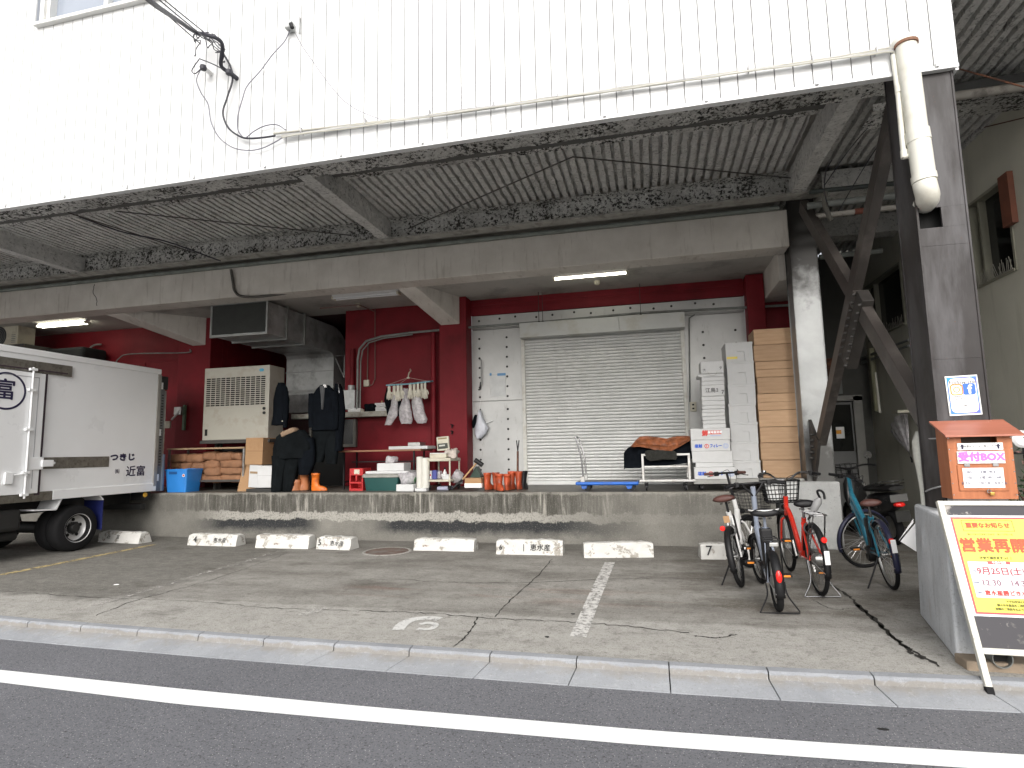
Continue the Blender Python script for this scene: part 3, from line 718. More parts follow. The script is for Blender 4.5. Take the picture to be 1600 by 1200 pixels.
for xx, s in ((SX0, 1), (SX1, -1)):
    mb = MB(); mb.box(xx-.012*s, xx+.055*s, YB-.10, YB-.013, ZD, SZ+.01); mb.build('guide_rail', mat('pale_rail', (.60, .60, .56), .4, var=.08, dirt=(.3, .26, .2), dirt_scale=5, dirt_amt=.4), SH, bevel=.004)
mb = MB(); bx0, bx1 = at(811, 520, Y=YB-.35).x, at(1070, 505, Y=YB-.35).x; bm_ = (bx0+bx1)/2+.35
mb.box(bx0, bm_-.001, YB-.33, YB-.013, SZ, SZ+.27); mb.box(bm_+.001, bx1, YB-.33, YB-.013, SZ, SZ+.272); mb.build('shutter_box', mat('silver_box', (.44, .45, .44), .45, metal=.2, var=.07, vs=2, dirt=(.3, .27, .2), dirt_scale=2, dirt_amt=.4), SH, bevel=.004)
# columns
def column(x0, x1, y0, y1, z0, z1, m, label=None):
    mb = MB(); t = .018
    mb.box(x0, x1, y0, y0+t, z0, z1); mb.box(x0, x1, y1-t, y1, z0, z1); mb.box(x0+.01, x1-.01, y0+t, y1-t, z0, z1)
    for xx in (x0, x1):                                      # stitched edge strips of the cover plate
        mb.box(xx-.006, xx+.006, y0-.006, y0+.012, z0, z1)
    return part(mb, 'column', m, bevel=.004, label=label)
FC = (2.08, 2.415, 4.955, 5.31)
mb = MB(); t = .018; x0, x1_, y0, y1 = FC
hz0, hz1 = 3.045, 3.205; hx1 = x0+.165
mb.box(x0, x1_, y0, y0+t, .86, hz0); mb.box(hx1, x1_, y0, y0+t, hz0, hz1); mb.box(x0, x1_, y0, y0+t, hz1, 5.1)
mb.box(x0, x1_, y1-t, y1, .86, 5.1); mb.box(x0+.004, x0+.02, y0+t, y1-t, .86, 5.1); mb.box(x1_-.02, x1_-.004, y0+t, y1-t, .86, 5.1)
for xx in (x0, x1_): mb.box(xx-.007, xx+.007, y0-.007, y0+.012, .86, 5.1)
for zz_ in (2.02, 2.9): mb.box(x0+.008, x1_-.008, y0-.002, y0, zz_, zz_+.006)
part(mb, 'column', M_STEEL, bevel=.004, label='front dark brown steel column')
part(MB().box(x0+.03, x1_-.03, y0+.12, y0+.14, .9, 5.0), 'column_void', M_DARK)
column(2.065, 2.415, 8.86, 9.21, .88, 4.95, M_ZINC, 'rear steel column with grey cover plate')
# X bracing between the two columns
BX = 2.2
def flat(mb, a, b, w, t=.09):
    mb.beam(a, b, t, w, up=(1, 0, 0)) if False else mb.beam(a, b, w, t, up=(1, 0, 0))
for (a, b) in (((1255, 322), (1448, 655)), ((1398, 165), (1283, 690))):
    A, B = at(*a, X=BX), at(*b, X=BX); mb = MB(); flat(mb, A, B, .17 if a[0] < 1300 else .16, .10)
    part(mb, 'brace', mat('sooty_brown_steel', (.05, .043, .039), .42, var=.3, vs=3, dirt=(.10, .088, .08), dirt_scale=2, dirt_amt=.8), bevel=.006)
mb = MB(); C0 = at(1342, 505, X=BX)
d1 = (at(1398, 165, X=BX)-at(1283, 690, X=BX)).normalized()
mb.beam(C0-d1*.55, C0+d1*.35, .205, .112, up=(1, 0, 0)); mb.m(1)
nrm = V(1, 0, 0).cross(d1)
for k in range(9):
    for s in (-1, 1): mb.lathe([(.019, 0), (.019, .022), (.012, .034)], C0+d1*(-.5+.1*k)+nrm*(.10*s)+V(-.06, 0, 0), (-1, 0, 0), 8)
part(mb, 'gusset_plate', [mat('sooty_steel', (.035, .031, .028), .55, var=.3), mat('dark_nut', (.04, .036, .033), .5)], bevel=.004)
mb = MB(); mb.prism([(8.84, .9), (8.84, 1.75), (8.62, 1.55), (8.45, 1.45), (8.62, 1.15), (8.84, .9)][:-1], 'x', 2.13, 2.17); mb.m(1)
for k in range(5): mb.lathe([(.024, 0), (.024, .03), (.015, .045)], (2.13, 8.72-.02*k, 1.22+.08*k), (-1, 0, 0), 8)
part(mb, 'gusset_plate', [mat('sooty_steel', (.035, .031, .028), .55, var=.3), MATS['dark_nut']])
# concrete plinth of the front column
PLf = [at(1494, 1034, Z=0), at(1447, 964, Z=0)]
mb = MB(); px0, pxb = 1.835, 2.06
mb.add([(px0, 4.45, 0), (3.0, 4.45, 0), (3.0, 5.55, 0), (pxb, 5.55, 0), (px0+.03, 4.50, .90), (3.0, 4.50, .90), (3.0, 5.52, .90), (pxb+.02, 5.52, .90)], [(0, 3, 2, 1), (4, 5, 6, 7), (0, 1, 5, 4), (1, 2, 6, 5), (2, 3, 7, 6), (3, 0, 4, 7)])
part(mb, 'column_plinth', M_PLINTH, bevel=.02)
mb = MB(); mb.box(px0-.01, 3.2, 4.30, 4.46, -.02, .055); part(mb, 'plinth_footing', mat('brown_mortar', (.24, .19, .14), .9, var=.2, vs=6, bump=.4), bevel=.01)
# short wall returning behind, end wall of the passage with a steel door
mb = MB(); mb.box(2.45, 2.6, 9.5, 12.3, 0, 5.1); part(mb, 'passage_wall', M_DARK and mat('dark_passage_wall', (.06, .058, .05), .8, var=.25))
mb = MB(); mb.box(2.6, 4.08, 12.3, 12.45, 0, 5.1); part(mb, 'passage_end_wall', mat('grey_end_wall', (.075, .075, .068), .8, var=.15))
dr = part(MB().box(at(1296, 700, Y=12.25).x, at(1336, 700, Y=12.25).x, 12.22, 12.28, .02, at(1330, 628, Y=12.25).z), 'steel_door', mat('grey_door', (.14, .143, .14), .5, var=.1), bevel=.004)
dx0, dx1, dzt = at(1296, 700, Y=12.25).x, at(1336, 700, Y=12.25).x, at(1330, 628, Y=12.25).z
part(MB().box(dx0+.05, dx1-.03, 12.205, 12.222, at(1320, 705, Y=12.25).z, dzt-.05), 'door_pane', M_GLASSD, dr)
mb = MB(); mb.box(dx1+.005, dx1+.16, 12.15, 12.28, 0, dzt+.1); mb.box(dx0-.1, dx1+.16, 12.15, 12.28, dzt+.02, dzt+.12); part(mb, 'door_frame', mat('pale_door_frame', (.22, .217, .20), .5, var=.1), dr)
nt_ = part(MB().box(*sorted((at(1307, 680, Y=12.19).x, at(1320, 680, Y=12.19).x)), 12.196, 12.2, at(1313, 685, Y=12.19).z, at(1313, 667, Y=12.19).z), 'door_notice', [M_SHEET], dr)
part(MB().box(at(1307, 680, Y=12.19).x, at(1315, 680, Y=12.19).x, 12.19, 12.195, at(1313, 678, Y=12.19).z, at(1313, 672, Y=12.19).z), 'notice_print', mat('orange_print', (.7, .3, .02), .6), dr)
mb = MB(); mb.box(2.65, 3.55, 12.1, 12.29, dzt+.15, at(1320, 592, Y=12.2).z); part(mb, 'air_outlet_panel', mat('pale_grey_panel', (.16, .166, .16), .6, var=.1))
mb = MB(); mb.box(2.6, 3.4, 11.9, 12.2, at(1320, 588, Y=12).z, at(1320, 560, Y=12).z); part(mb, 'high_shelf', M_RUSTY)

# ------------------------------------------------------------------ neighbouring building
NB = thing('neighbour_building', 'olive rendered building with barred dark windows across the narrow passage', 'building', (6, 9, 0))
NX = 4.08
def nb_open(): 
    mb = MB()
    ops = []
    for (y0, y1, z0, z1) in WIN: ops.append((y0, y1, z0, z1))
    ys_ = sorted({4.3, 14} | {v for o_ in ops for v in o_[:2]})
    for a, b in zip(ys_, ys_[1:]):
        o_ = [q for q in ops if q[0] <= a+1e-6 and q[1] >= b-1e-6]
        if o_: 
            mb.box(NX, NX+.2, a, b, 0, o_[0][2]); mb.box(NX, NX+.2, a, b, o_[0][3], 9)
        else: mb.box(NX, NX+.2, a, b, 0, 9)
    mb.box(NX, 12, 4.15, 4.3, 0, 9)
    mb.build('wall', M_OLIVE, NB)
y0a, y1a = at(1588, 400, X=NX).y, at(1519, 400, X=NX).y
y0b, y1b = at(1412, 470, X=NX).y, at(1352, 470, X=NX).y
WIN = [(y0a, y1a, 3.31, 4.42), (y0b, y1b, 3.31, 4.36), (4.9, at(1600, 330, X=NX).y-.35, 3.2, 4.5)]
nb_open()
for i, (a, b, z0, z1) in enumerate(WIN):
    w_ = MB().box(NX+.10, NX+.12, a, b, z0, z1).build('window', M_GLASSD, NB)
    mb = MB(); t = .035
    mb.box(NX-.01, NX+.1, a, a+t, z0, z1); mb.box(NX-.01, NX+.1, b-t, b, z0, z1); mb.box(NX-.01, NX+.1, a+t, b-t, z1-t, z1); mb.box(NX-.02, NX+.1, a+t, b-t, z0, z0+t)
    mb.box(NX+.02, NX+.1, a+(b-a)*.75, a+(b-a)*.75+.03, z0+t, z1-t)
    mb.build('window_frame', mat('olive_frame', (.26, .255, .20), .5, var=.1), w_)
    if i < 2:
        mb = MB(); r = random.Random(i)
        k = a+.05
        while k < b-.08:
            h = r.uniform(.10, .20); mb.tube([(NX-.025, k, z0+.02), (NX-.03, k+r.uniform(-.07, .07), z0+h)], .004, 5); k += .035
        mb.build('bird_spikes', mat('wire_spikes', (.30, .29, .25), .5, metal=.5), w_)
mb = MB(); ya, yb_ = at(1590, 330, X=NX).y, at(1578, 330, X=NX).y; mb.box(NX-.06, NX-.001, ya, yb_+.05, at(1583, 352, X=NX).z, at(1575, 272, X=NX).z); mb.build('rusty_board', mat('red_brown_board', (.17, .06, .035), .7, var=.2), NB)
# ------------------------------------------------------------------ things on the dock
def X_(px, py, Y): return at(px, py, Y=Y).x
def Z_(px, py, Y): return at(px, py, Y=Y).z
def rect(px0, py0, px1, py1, Y):
    """world x0, x1, z0, z1 of a pixel box on the plane Y"""
    my, mx = (py0+py1)/2, (px0+px1)/2
    return X_(px0, my, Y), X_(px1, my, Y), Z_(mx, py1, Y), Z_(mx, py0, Y)
def soft(mb, c, size, seed=0, amp=.012, sc=9., n=(7, 5, 4), sq=.62, M=None):
    """pillowy box: a subdivided cube pulled towards an ellipsoid and wrinkled"""
    off = Vector((seed*3.7, seed*1.3, seed*7.1)); hx, hy, hz = size[0]/2, size[1]/2, size[2]/2
    def dsp(u, v, w):
        p = Vector((u, v, w)); l = (abs(u)**4+abs(v)**4+abs(w)**4)**.25
        q = p*(1-sq)+p/max(l, 1e-6)*sq*max(abs(u), abs(v), abs(w))
        q = Vector((q.x*hx, q.y*hy, q.z*hz)); q += Vector(noise.noise_vector(q*sc+off))*amp+Vector(noise.noise_vector(q*sc*2.6+off))*amp*.45
        q = (M @ q) if M else q
        return q+Vector(c)
    def face(f, a, b): mb.grid(f, a, b)
    t = lambda k: 2*k-1
    for s in (-1, 1):
        face(lambda a, b: dsp(t(a), t(b), s), n[0], n[1]); face(lambda a, b: dsp(t(a), s, t(b)), n[0], n[2]); face(lambda a, b: dsp(s, t(a), t(b)), n[1], n[2])
    return mb
def weld(o, d=.0006):
    bm = bmesh.new(); bm.from_mesh(o.data); bmesh.ops.remove_doubles(bm, verts=bm.verts, dist=d); bmesh.ops.recalc_face_normals(bm, faces=bm.faces); bm.to_mesh(o.data); bm.free(); return o
def casters(root, pts, r, m_wheel, m_fork, z0=ZD, name='caster'):
    for (x, y) in pts:
        mb = MB(); mb.lathe([(r*.45, -.014), (r, -.012), (r, .012), (r*.45, .014)], (x, y, z0+r), (1, 0, 0), 18)
        w = mb.build(name, m_wheel, root)
        mb = MB(); mb.box(x-.026, x-.018, y-.02, y+.02, z0+r*.8, z0+r*2.2); mb.box(x+.018, x+.026, y-.02, y+.02, z0+r*.8, z0+r*2.2); mb.box(x-.03, x+.03, y-.03, y+.03, z0+r*2.15, z0+r*2.4)
        mb.build('fork', m_fork, w)

# --- fluorescent lights and detectors
M_TUBE = mat('lit_tube', (.9, .9, .8), .4, emit=((1, .97, .80), 7.0)); M_TUBE_OFF = mat('unlit_tube', (.72, .73, .74), .3, var=.03)
def lamp_fix(px0, px1, py, Y, lit, label, tubes=1):
    a, b = X_(px0, py, Y), X_(px1, py, Y); t = thing('ceiling_light', label, 'light', ((a+b)/2, Y, 4.32), group='tube lights under the dock ceiling')
    mb = MB(); mb.prism([(Y-.06, 4.32), (Y-.035, 4.27), (Y+.035, 4.27), (Y+.06, 4.32)], 'x', a, b); mb.build('housing', M_WHITE, t, bevel=.004)
    for s in (0,) if tubes == 1 else (-.055, .055):
        mb = MB(); mb.cyl((a+.03, Y+s, 4.248), (b-.03, Y+s, 4.248), .017, 12); mb.build('tube', M_TUBE if lit else M_TUBE_OFF, t)
    for xx in (a, b-.03):
        mb = MB(); mb.box(xx, xx+.03, Y-.075, Y+.075, 4.225, 4.275); mb.build('end_cap', M_CREAM, t, bevel=.004)
lamp_fix(864, 981, 423, 9.42, True, 'lit tube light under the ceiling in front of the roller shutter')
lamp_fix(521, 624, 453, 9.45, False, 'unlit twin tube light by the middle cross beam', 2)
lamp_fix(62, 138, 494, 9.6, True, 'lit twin tube light above the truck roof', 2)
for px, py, lab in ((933, 441, 'small round smoke detector on the ceiling before the red lintel'), (560, 476, 'small round smoke detector on the ceiling above the red wall'), (118, 505, 'small round smoke detector on the dim ceiling above the truck')):
    p = at(px, py, Z=4.30); t = MB().lathe([(.001, -.055), (.025, -.05), (.05, -.03), (.055, 0), (.055, .02)], (p.x, p.y, 4.30), n=16)
    single(t, 'smoke_detector', M_CREAM, lab, 'detector', 'smoke detectors on the dock ceiling')
# --- long conduit on the back wall with drop legs and threaded hangers
PY = 10.40
t = thing('conduit', 'long grey conduit running below the ceiling past the shutter and bending down', 'conduit', at(740, 512, Y=PY))
pts = [at(1232, 477, Y=PY), at(1000, 489, Y=PY), at(860, 502, Y=PY), at(740, 511, Y=PY), at(640, 520, Y=PY), at(595, 526, Y=PY), at(572, 533, Y=PY), at(562, 545, Y=PY), at(559, 562, Y=PY), at(558, 640, Y=PY)]
mb = MB(); mb.tube(pts, .022, 10); mb.build('pipe', M_PIPEGREY, t)
mb = MB(); mb.tube([p+V(.048, .03, -.03) for p in pts[4:]], .014, 8); mb.build('pipe', M_PIPEGREY, t)
for px in (842, 1001, 848):
    p = at(px, 500 if px < 900 else 489, Y=PY-.03); mb = MB(); mb.cyl((p.x, p.y, p.z-.05), (p.x, p.y, 4.32), .006, 6); mb.lathe([(.02, 0), (.02, .03)], (p.x, p.y, p.z-.05), n=8); mb.build('hanger_rod', M_DARK and mat('dark_thread', (.06, .055, .05), .5, metal=.6), t)
mb = MB(); mb.tube([at(1085, 492, Y=PY), at(1077, 497, Y=PY+.1), at(1077, 520, Y=YB-.04), at(1078, 628, Y=YB-.04)], .012, 8); single(mb, 'thin_conduit', M_PIPEGREY, 'thin grey conduit down the panel right of the shutter to the outlet', 'conduit')
x0, x1, z0, z1 = rect(1078, 628, 1088, 643, YB-.03)
t = thing('wall_outlet', 'cream wall outlet on the silver panel right of the shutter', 'outlet', (x0, YB, z0)); MB().box(x0, x1, YB-.06, YB-.013, z0, z1).build('cover', M_CREAM, t, bevel=.006)
xm = (x0+x1)/2
for zz_ in (z0+.05, z1-.05): MB().box(xm-.018, xm+.018, YB-.063, YB-.059, zz_-.014, zz_+.014).build('socket', M_BLACK, t)
# small conduits and switch on the red wall
mb = MB(); mb.tube([at(575, 533, Y=YB-.03), at(574, 594, Y=YB-.03)], .012, 8); mb.tube([at(586, 475, Y=YB-.03), at(586, 560, Y=YB-.03), at(586, 592, Y=YB-.03), at(582, 601, Y=YB-.03), at(576, 603, Y=YB-.03)], .009, 8); mb.tube([at(500, 482, Y=YB-.6), at(560, 476, Y=YB-.6), at(586, 487, Y=YB-.03)], .014, 8)
single(mb, 'thin_conduit', mat('brown_conduit', (.16, .10, .085), .6), 'thin brown conduits on the red wall above the cream switch', 'conduit')
x0, x1, z0, z1 = rect(569, 594, 577, 604, YB-.03); single(MB().box(x0, x1, YB-.06, YB-.002, z0, z1), 'switch_box', M_CREAM, 'small cream switch box on the red wall left of the hanging gloves', 'switch', bevel=.005)
x0, x1, z0, z1 = rect(540, 610, 558, 640, YB-.1); mb = MB(); mb.box(x0, x1, YB-.2, YB-.002, z0, z1); mb.cyl(((x0+x1)/2, YB-.1, z1), ((x0+x1)/2, YB-.1, z1+.1), .07, 14)
single(mb, 'junction_box', M_GALV, 'grey metal junction box on the red wall behind the hung jackets', 'box', bevel=.006)
mb = MB(); mb.tube([at(551, 545, Y=YB-.06), at(550, 604, Y=YB-.06)], .045, 12); single(mb, 'red_pipe', M_RED, 'short red painted pipe rising from the grey junction box', 'pipe')
mb = MB(); mb.tube([at(677, 520, Y=YP+.2), at(678, 755, Y=YP+.2)], .05, 14); single(mb, 'red_pipe', M_RED, 'tall red painted downpipe beside the middle pillar', 'pipe')
mb = MB(); mb.tube(spline([at(178, 572, Y=10.5), at(186, 560, Y=10.5), at(205, 553, Y=10.5), at(290, 551, Y=10.2), at(297, 546, Y=10.2)], 5), .013, 8); single(mb, 'thin_conduit', M_PIPEGREY, 'pale thin conduit on the dim red wall above the truck', 'conduit')
mb = MB(); mb.tube(spline([at(138, 556, Y=10.5), at(140, 545, Y=10.5), at(148, 539, Y=10.5), at(158, 538, Y=10.5)], 5), .02, 8); single(mb, 'thin_conduit', M_PIPEGREY, 'short bent grey pipe on the dark wall over the truck roof', 'conduit')
x0, x1, z0, z1 = rect(259, 658, 267, 669, YP-.01); single(MB().box(x0, x1, YP-.04, YP-.002, z0, z1), 'wall_outlet', M_CREAM, 'cream outlet on the red pillar beside the rear of the truck', 'outlet', bevel=.005)
t = thing('lever_switch', 'metal lever switch with green back plate on the red pillar', 'switch', at(283, 650, Y=YP))
a = at(287, 652, Y=YP-.03); MB().beam(at(289, 633, Y=YP-.03), at(287, 672, Y=YP-.03), .05, .05, up=(1, 0, 0)).build('back_plate', mat('green_plate', (.10, .16, .10), .5, var=.2), t)
MB().beam(at(283, 640, Y=YP-.1), at(268, 656, Y=YP-.15), .035, .03).build('lever', M_WHITE, t, bevel=.004); x0, x1, z0, z1 = rect(274, 636, 285, 648, YP-.08); MB().box(x0, x1, YP-.12, YP-.03, z0, z1).build('body', M_ALU, t, bevel=.005)
# --- pipe along the top of the concrete beam, drop conduit, beam crack
zp = Z_(600, 397, 8.74); mb = MB(); mb.tube([(-14, 8.74, 4.815), (1.93, 8.74, 4.815)], .035, 10); single(mb, 'beam_pipe', mat('green_grey_pipe', (.19, .215, .195), .6, var=.15, dirt=(.1, .1, .09), dirt_scale=4, dirt_amt=.5), 'green grey pipe along the top edge of the concrete beam', 'pipe')
mb = MB(); mb.tube(spline([at(361, 421, Y=8.75), at(364, 440, Y=8.77), at(367, 455, Y=8.77), at(378, 463, Y=8.77), at(410, 463, Y=8.80), at(470, 455, Y=9.0)], 5), .024, 8); single(mb, 'drop_conduit', mat('dark_conduit', (.085, .08, .07), .6), 'dark conduit dropping down the face of the concrete beam', 'conduit')
mb = MB(); r = random.Random(4); mb.tube([at(149+r.uniform(-1.5, 1.5)-2.5*math.sin(k*.5), 444+k*3.4, Y=8.798) for k in range(11)], .005, 5); single(mb, 'beam_crack', M_CRACK, 'thin dark crack across the concrete beam above the truck', 'crack')
# --- big duct over the recess
DU = thing('ventilation_duct', 'large dull galvanised duct that runs back and elbows down behind the white unit', 'duct', (-7.5, 10, 3.7))
dx0, dx1 = -8.08, -6.885; dz0, dz1 = 3.665, 4.27
def duct_seg(y0, y1, k):
    mb = MB(); mb.box(dx0, dx1, y0, y1-.004, dz0, dz1); mb.build('duct_section', M_GALV, DU, bevel=.004)
    mb = MB()
    for yy in (y0,):
        mb.box(dx0-.03, dx1+.03, yy-.012, yy+.03, dz1, dz1+.03); mb.box(dx0-.03, dx1+.03, yy-.012, yy+.03, dz0-.03, dz0); mb.box(dx0-.03, dx0, yy-.012, yy+.03, dz0, dz1); mb.box(dx1, dx1+.03, yy-.012, yy+.03, dz0, dz1)
    mb.build('flange', mat('pale_galvanised', (.33, .34, .33), .45, metal=.5, var=.15), DU, bevel=.003)
for k, (a, b) in enumerate(((9.25, 9.85), (9.85, 10.45), (10.45, 11.35))): duct_seg(a, b, k)
MB().box(dx0+.02, dx1-.02, 9.235, 9.25, dz0+.02, dz1-.02).build('duct_mouth', mat('dark_duct_mouth', (.022, .024, .022), .7, var=.3), DU)
mb = MB(); poly = [(11.35, dz0), (11.5, dz0), (11.58, dz0-.03), (11.62, dz0-.10), (11.62, 2.75), (11.75, 2.35), (12.15, 2.35), (12.25, 2.75)]
poly += [(12.25-.0, dz0+.05)]+[(11.55+.70*math.cos(a), dz0+.0+.605*math.sin(a)) for a in [rad(12*i) for i in range(1, 8)]]+[(11.35, dz1)]
mb.prism(poly, 'x', dx0, dx1); mb.build('elbow', M_GALV, DU)
mb = MB(); mb.box(dx0-.02, dx1+.02, 11.60, 11.63, 2.80, 2.85); mb.box(dx0-.01, dx1+.01, 11.605, 11.63, 3.25, 3.27); mb.build('flange', MATS['pale_galvanised'], DU)
mb = MB(); mb.tube([(dx1, 11.7, 3.6), (dx1+.22, 11.7, 3.6), (dx1+.22, 11.7, 3.1)], .014, 6); mb.tube([(dx1, 11.7, 3.55), (dx1+.22, 11.7, 3.1)], .012, 6); mb.build('bracket', M_GALV, DU)
# --- packaged air conditioner on its stand
x0, x1, z0, z1 = rect(318, 573, 420, 687, 9.3); AC = thing('packaged_air_conditioner', 'tall cream air conditioner cabinet with a slotted grille beside the red pillar', 'air conditioner', ((x0+x1)/2, 9.3, z0))
AY = 9.30
mb = MB(); mb.box(x0, x1, AY, AY+.45, z0, z1); mb.build('cabinet', mat('cream_sheet_metal', (.37, .355, .305), .45, var=.06, vs=2, dirt=(.2, .16, .11), dirt_scale=4, dirt_amt=.28), AC, bevel=.012)
gx0, gx1, gz0, gz1 = rect(322, 589, 415, 634, AY); mb = MB()
for i in range(12):
    for j in range(14):
        xa = gx0+(gx1-gx0)*(i+.08)/12; za = gz0+(gz1-gz0)*(j+.2)/14; mb.box(xa, xa+(gx1-gx0)/12*.82, AY-.003, AY+.01, za, za+(gz1-gz0)/14*.62)
mb.build('grille', M_DARK, AC)
mb = MB(); mb.box(x0+.01, x1-.01, AY-.004, AY+.002, gz0-.05, gz0-.04); mb.box(gx0-.02, gx1+.02, AY-.006, AY+.001, gz0-.03, gz0-.012); mb.build('panel_seam', MATS['cream_sheet_metal'], AC)
for py in (638, 645): p = at(413, py, Y=AY); MB().lathe([(.028, 0), (.026, -.02), (.01, -.025)], p, (0, -1, 0) if False else (0, 1, 0), 14).build('knob', M_BLACK, AC)
a, b_, c_, d_ = rect(320, 671, 324, 681, AY); MB().box(a, b_, AY-.004, AY+.01, c_, d_).build('slot', M_DARK, AC)
p = at(409, 578, Y=AY); MB().prism([(p.x-.055, p.z), (p.x-.03, p.z+.028), (p.x+.03, p.z+.028), (p.x+.055, p.z), (p.x+.03, p.z-.028), (p.x-.03, p.z-.028)], 'y', AY-.005, AY-.001).build('badge', mat('cyan_badge', (.06, .30, .45), .4), AC)
mb = MB(); mb.box(x0-.02, x1+.06, AY-.03, AY+.5, z0-.06, z0-.001); mb.build('stand_top', mat('dark_stand', (.05, .047, .043), .6, var=.2), AC)
for xx in (x0+.03, x1-.02):
    for yy in (AY+.35, AY+.46): MB().box(xx-.025, xx+.025, yy-.025, yy+.025, ZD, z0-.06).build('leg', MATS['dark_stand'], AC)
# --- steel rack full of paper sacks
x0, x1 = X_(261, 735, 9.22), X_(381, 735, 9.22); RZ = Z_(320, 702, 9.22)
RK = thing('steel_rack', 'low steel rack filled with brown paper sacks under the cream cabinet', 'rack', ((x0+x1)/2, 9.22, ZD))
for xx in (x0, x1-.035):
    for yy in (9.22, 9.68): MB().box(xx, xx+.035, yy, yy+.035, ZD, RZ).build('upright', M_ALU, RK)
MB().box(x0+.036, x1-.036, 9.23, 9.70, .93, .965).build('shelf', mat('dark_shelf', (.06, .055, .05), .6, var=.2), RK)
MB().box(x0-.01, x1+.01, 9.20, 9.73, RZ, RZ+.03).build('shelf', mat('plywood_top', (.36, .25, .15), .7, var=.15, dirt=(.16, .12, .08), dirt_scale=5, dirt_amt=.5), RK, bevel=.003)
SK = [(120,350,245,408),(250,350,370,412),(365,332,480,392),(475,337,600,398),(598,340,672,388), (125,408,195,452),(200,420,285,470),(285,415,385,474),(385,397,505,462),(508,396,680,455), (150,452,268,510),(270,468,385,520),(385,458,507,520),(507,448,682,505), (150,510,262,566),(262,512,385,566),(380,517,520,568),(512,505,675,568)]
for k, (a, b_, c_, d_) in enumerate(SK):
    Yk = 9.27+.03*((k*7) % 3); X0, X1, Z0, Z1 = rect(240+a/5, 640+b_/5, 240+c_/5, 640+d_/5, Yk)
    row = 'top row' if k < 5 else ('second row' if k < 10 else ('third row' if k < 14 else 'bottom row')); i0 = (0, 5, 10, 14)[(k >= 5)+(k >= 10)+(k >= 14)]
    nth = ('leftmost', 'second from left', 'third from left', 'fourth from left', 'rightmost')[k-i0] if k-i0 < (4 if k < 10 else 3) else 'rightmost'
    Mr = Matrix.Rotation(random.uniform(-.05, .05), 3, 'Y')
    o = soft(MB(), ((X0+X1)/2, Yk+.2, (Z0+Z1)/2), (X1-X0+.015, .40, Z1-Z0+.02), k, .024, 12, M=Mr).build('paper_sack', M_PAPER)
    weld(o); setp(o, f'brown paper sack in the steel rack, {nth} of the {row}', 'sack', 'paper sacks in the steel rack')
# blue bin
x0, x1, z0, z1 = rect(259, 733, 294, 769, 8.92); BN = thing('plastic_bin', 'open bright blue plastic bin at the dock edge behind the truck', 'bin', ((x0+x1)/2, 9.08, ZD))
cx, cy = (x0+x1)/2, 9.08; hw, hb = (x1-x0)/2, (x1-x0)/2*.84; z0 = ZD; rr = []
def rrect(cx, cy, hx, hy, z, r=.03, n=4):
    out = []
    for sx, sy, a0 in ((1, 1, 0), (-1, 1, 90), (-1, -1, 180), (1, -1, 270)):
        for k in range(n+1):
            a = rad(a0+90*k/n); out.append(V(cx+sx*(hx-r)+r*math.cos(a), cy+sy*(hy-r)+r*math.sin(a), z))
    return out
mb = MB(); mb.loft([rrect(cx, cy, hb, hb*.85, z0), rrect(cx, cy, hb*1.0, hb*.85, z0+.005), rrect(cx, cy, hw*.97, hw*.83, z1-.035), rrect(cx, cy, hw*.97, hw*.83, z1-.03), rrect(cx, cy, hw, hw*.86, z1-.03), rrect(cx, cy, hw, hw*.86, z1), rrect(cx, cy, hw*.93, hw*.79, z1), rrect(cx, cy, hb*.93, hb*.79, z0+.02)], sharp if False else True)
mb.build('body', M_BLUE, BN, sharp=50)
a, b_, c_, d_ = rect(264, 737, 276, 741, cy-hw*.86); MB().box(a, b_, cy-hw*.855, cy-hw*.80, c_, d_).build('handle_recess', mat('dark_blue_plastic', (.012, .08, .25), .5), BN)
p = at(286, 743, Y=cy-hw*.9); MB().lathe([(.03, 0), (.03, .002)], V(p.x, cy-hw*.865, p.z), (0, 1, 0), 16).build('sticker', M_SHEET, BN); MB().lathe([(.018, 0), (.018, .002)], V(p.x, cy-hw*.868, p.z), (0, 1, 0), 16).build('sticker_print', M_INK_RED, BN)
# boxes between the rack and the overalls
def carton(name, m, label, cat, px, Y, dep, group=None, tilt=0, parts_=None, bevel=.006):
    x0, x1, z0, z1 = rect(*px, Y); t = thing(name, label, cat, ((x0+x1)/2, Y, z0), group=group)
    Mx = Matrix.Translation(((x0+x1)/2, Y, z0)) @ Matrix.Rotation(rad(tilt), 4, 'Y') @ Matrix.Translation((-(x0+x1)/2, -Y, -z0))
    MB().box(x0, x1, Y, Y+dep, z0, z1, M=Mx).build('body', m, t, bevel=bevel)
    t2 = (t, x0, x1, z0, z1, Mx); return t2
x0, x1, z0, z1 = rect(379, 690, 388, 764, 9.1); single(MB().beam((x0+.06, 9.14, ZD), (x0+.02, 9.45, z1), .02, .35, up=(1, 0, 0)), 'cardboard_sheet', M_CARD, 'flattened brown cardboard sheet leaning on the end of the rack', 'cardboard')
z_p = ZD+.05; single(MB().box(X_(383, 765, 8.98), X_(424, 765, 8.98), 9.0, 9.5, ZD, z_p), 'low_pallet', mat('black_pallet', (.03, .03, .028), .7), 'low dark pallet under the white foam boxes by the rack', 'pallet', bevel=.006)
q = carton('foam_box', M_FOAM, 'tilted white foam box with a strip of brown tape beside the rack', 'box', (388, 727, 410, 762), 9.12, .3, 'foam boxes by the rack', 3); t, x0, x1, z0, z1, Mx = q
MB().box(x0+.02, x1-.05, 9.117, 9.12, z0+(z1-z0)*.62, z0+(z1-z0)*.72, M=Mx).build('tape', mat('brown_tape', (.30, .21, .12), .4), t)
q = carton('foam_box', M_FOAM, 'upright white foam box in front of the brown carton', 'box', (402, 728, 424, 762), 9.02, .14, 'foam boxes by the rack', 0); t, x0, x1, z0, z1, Mx = q
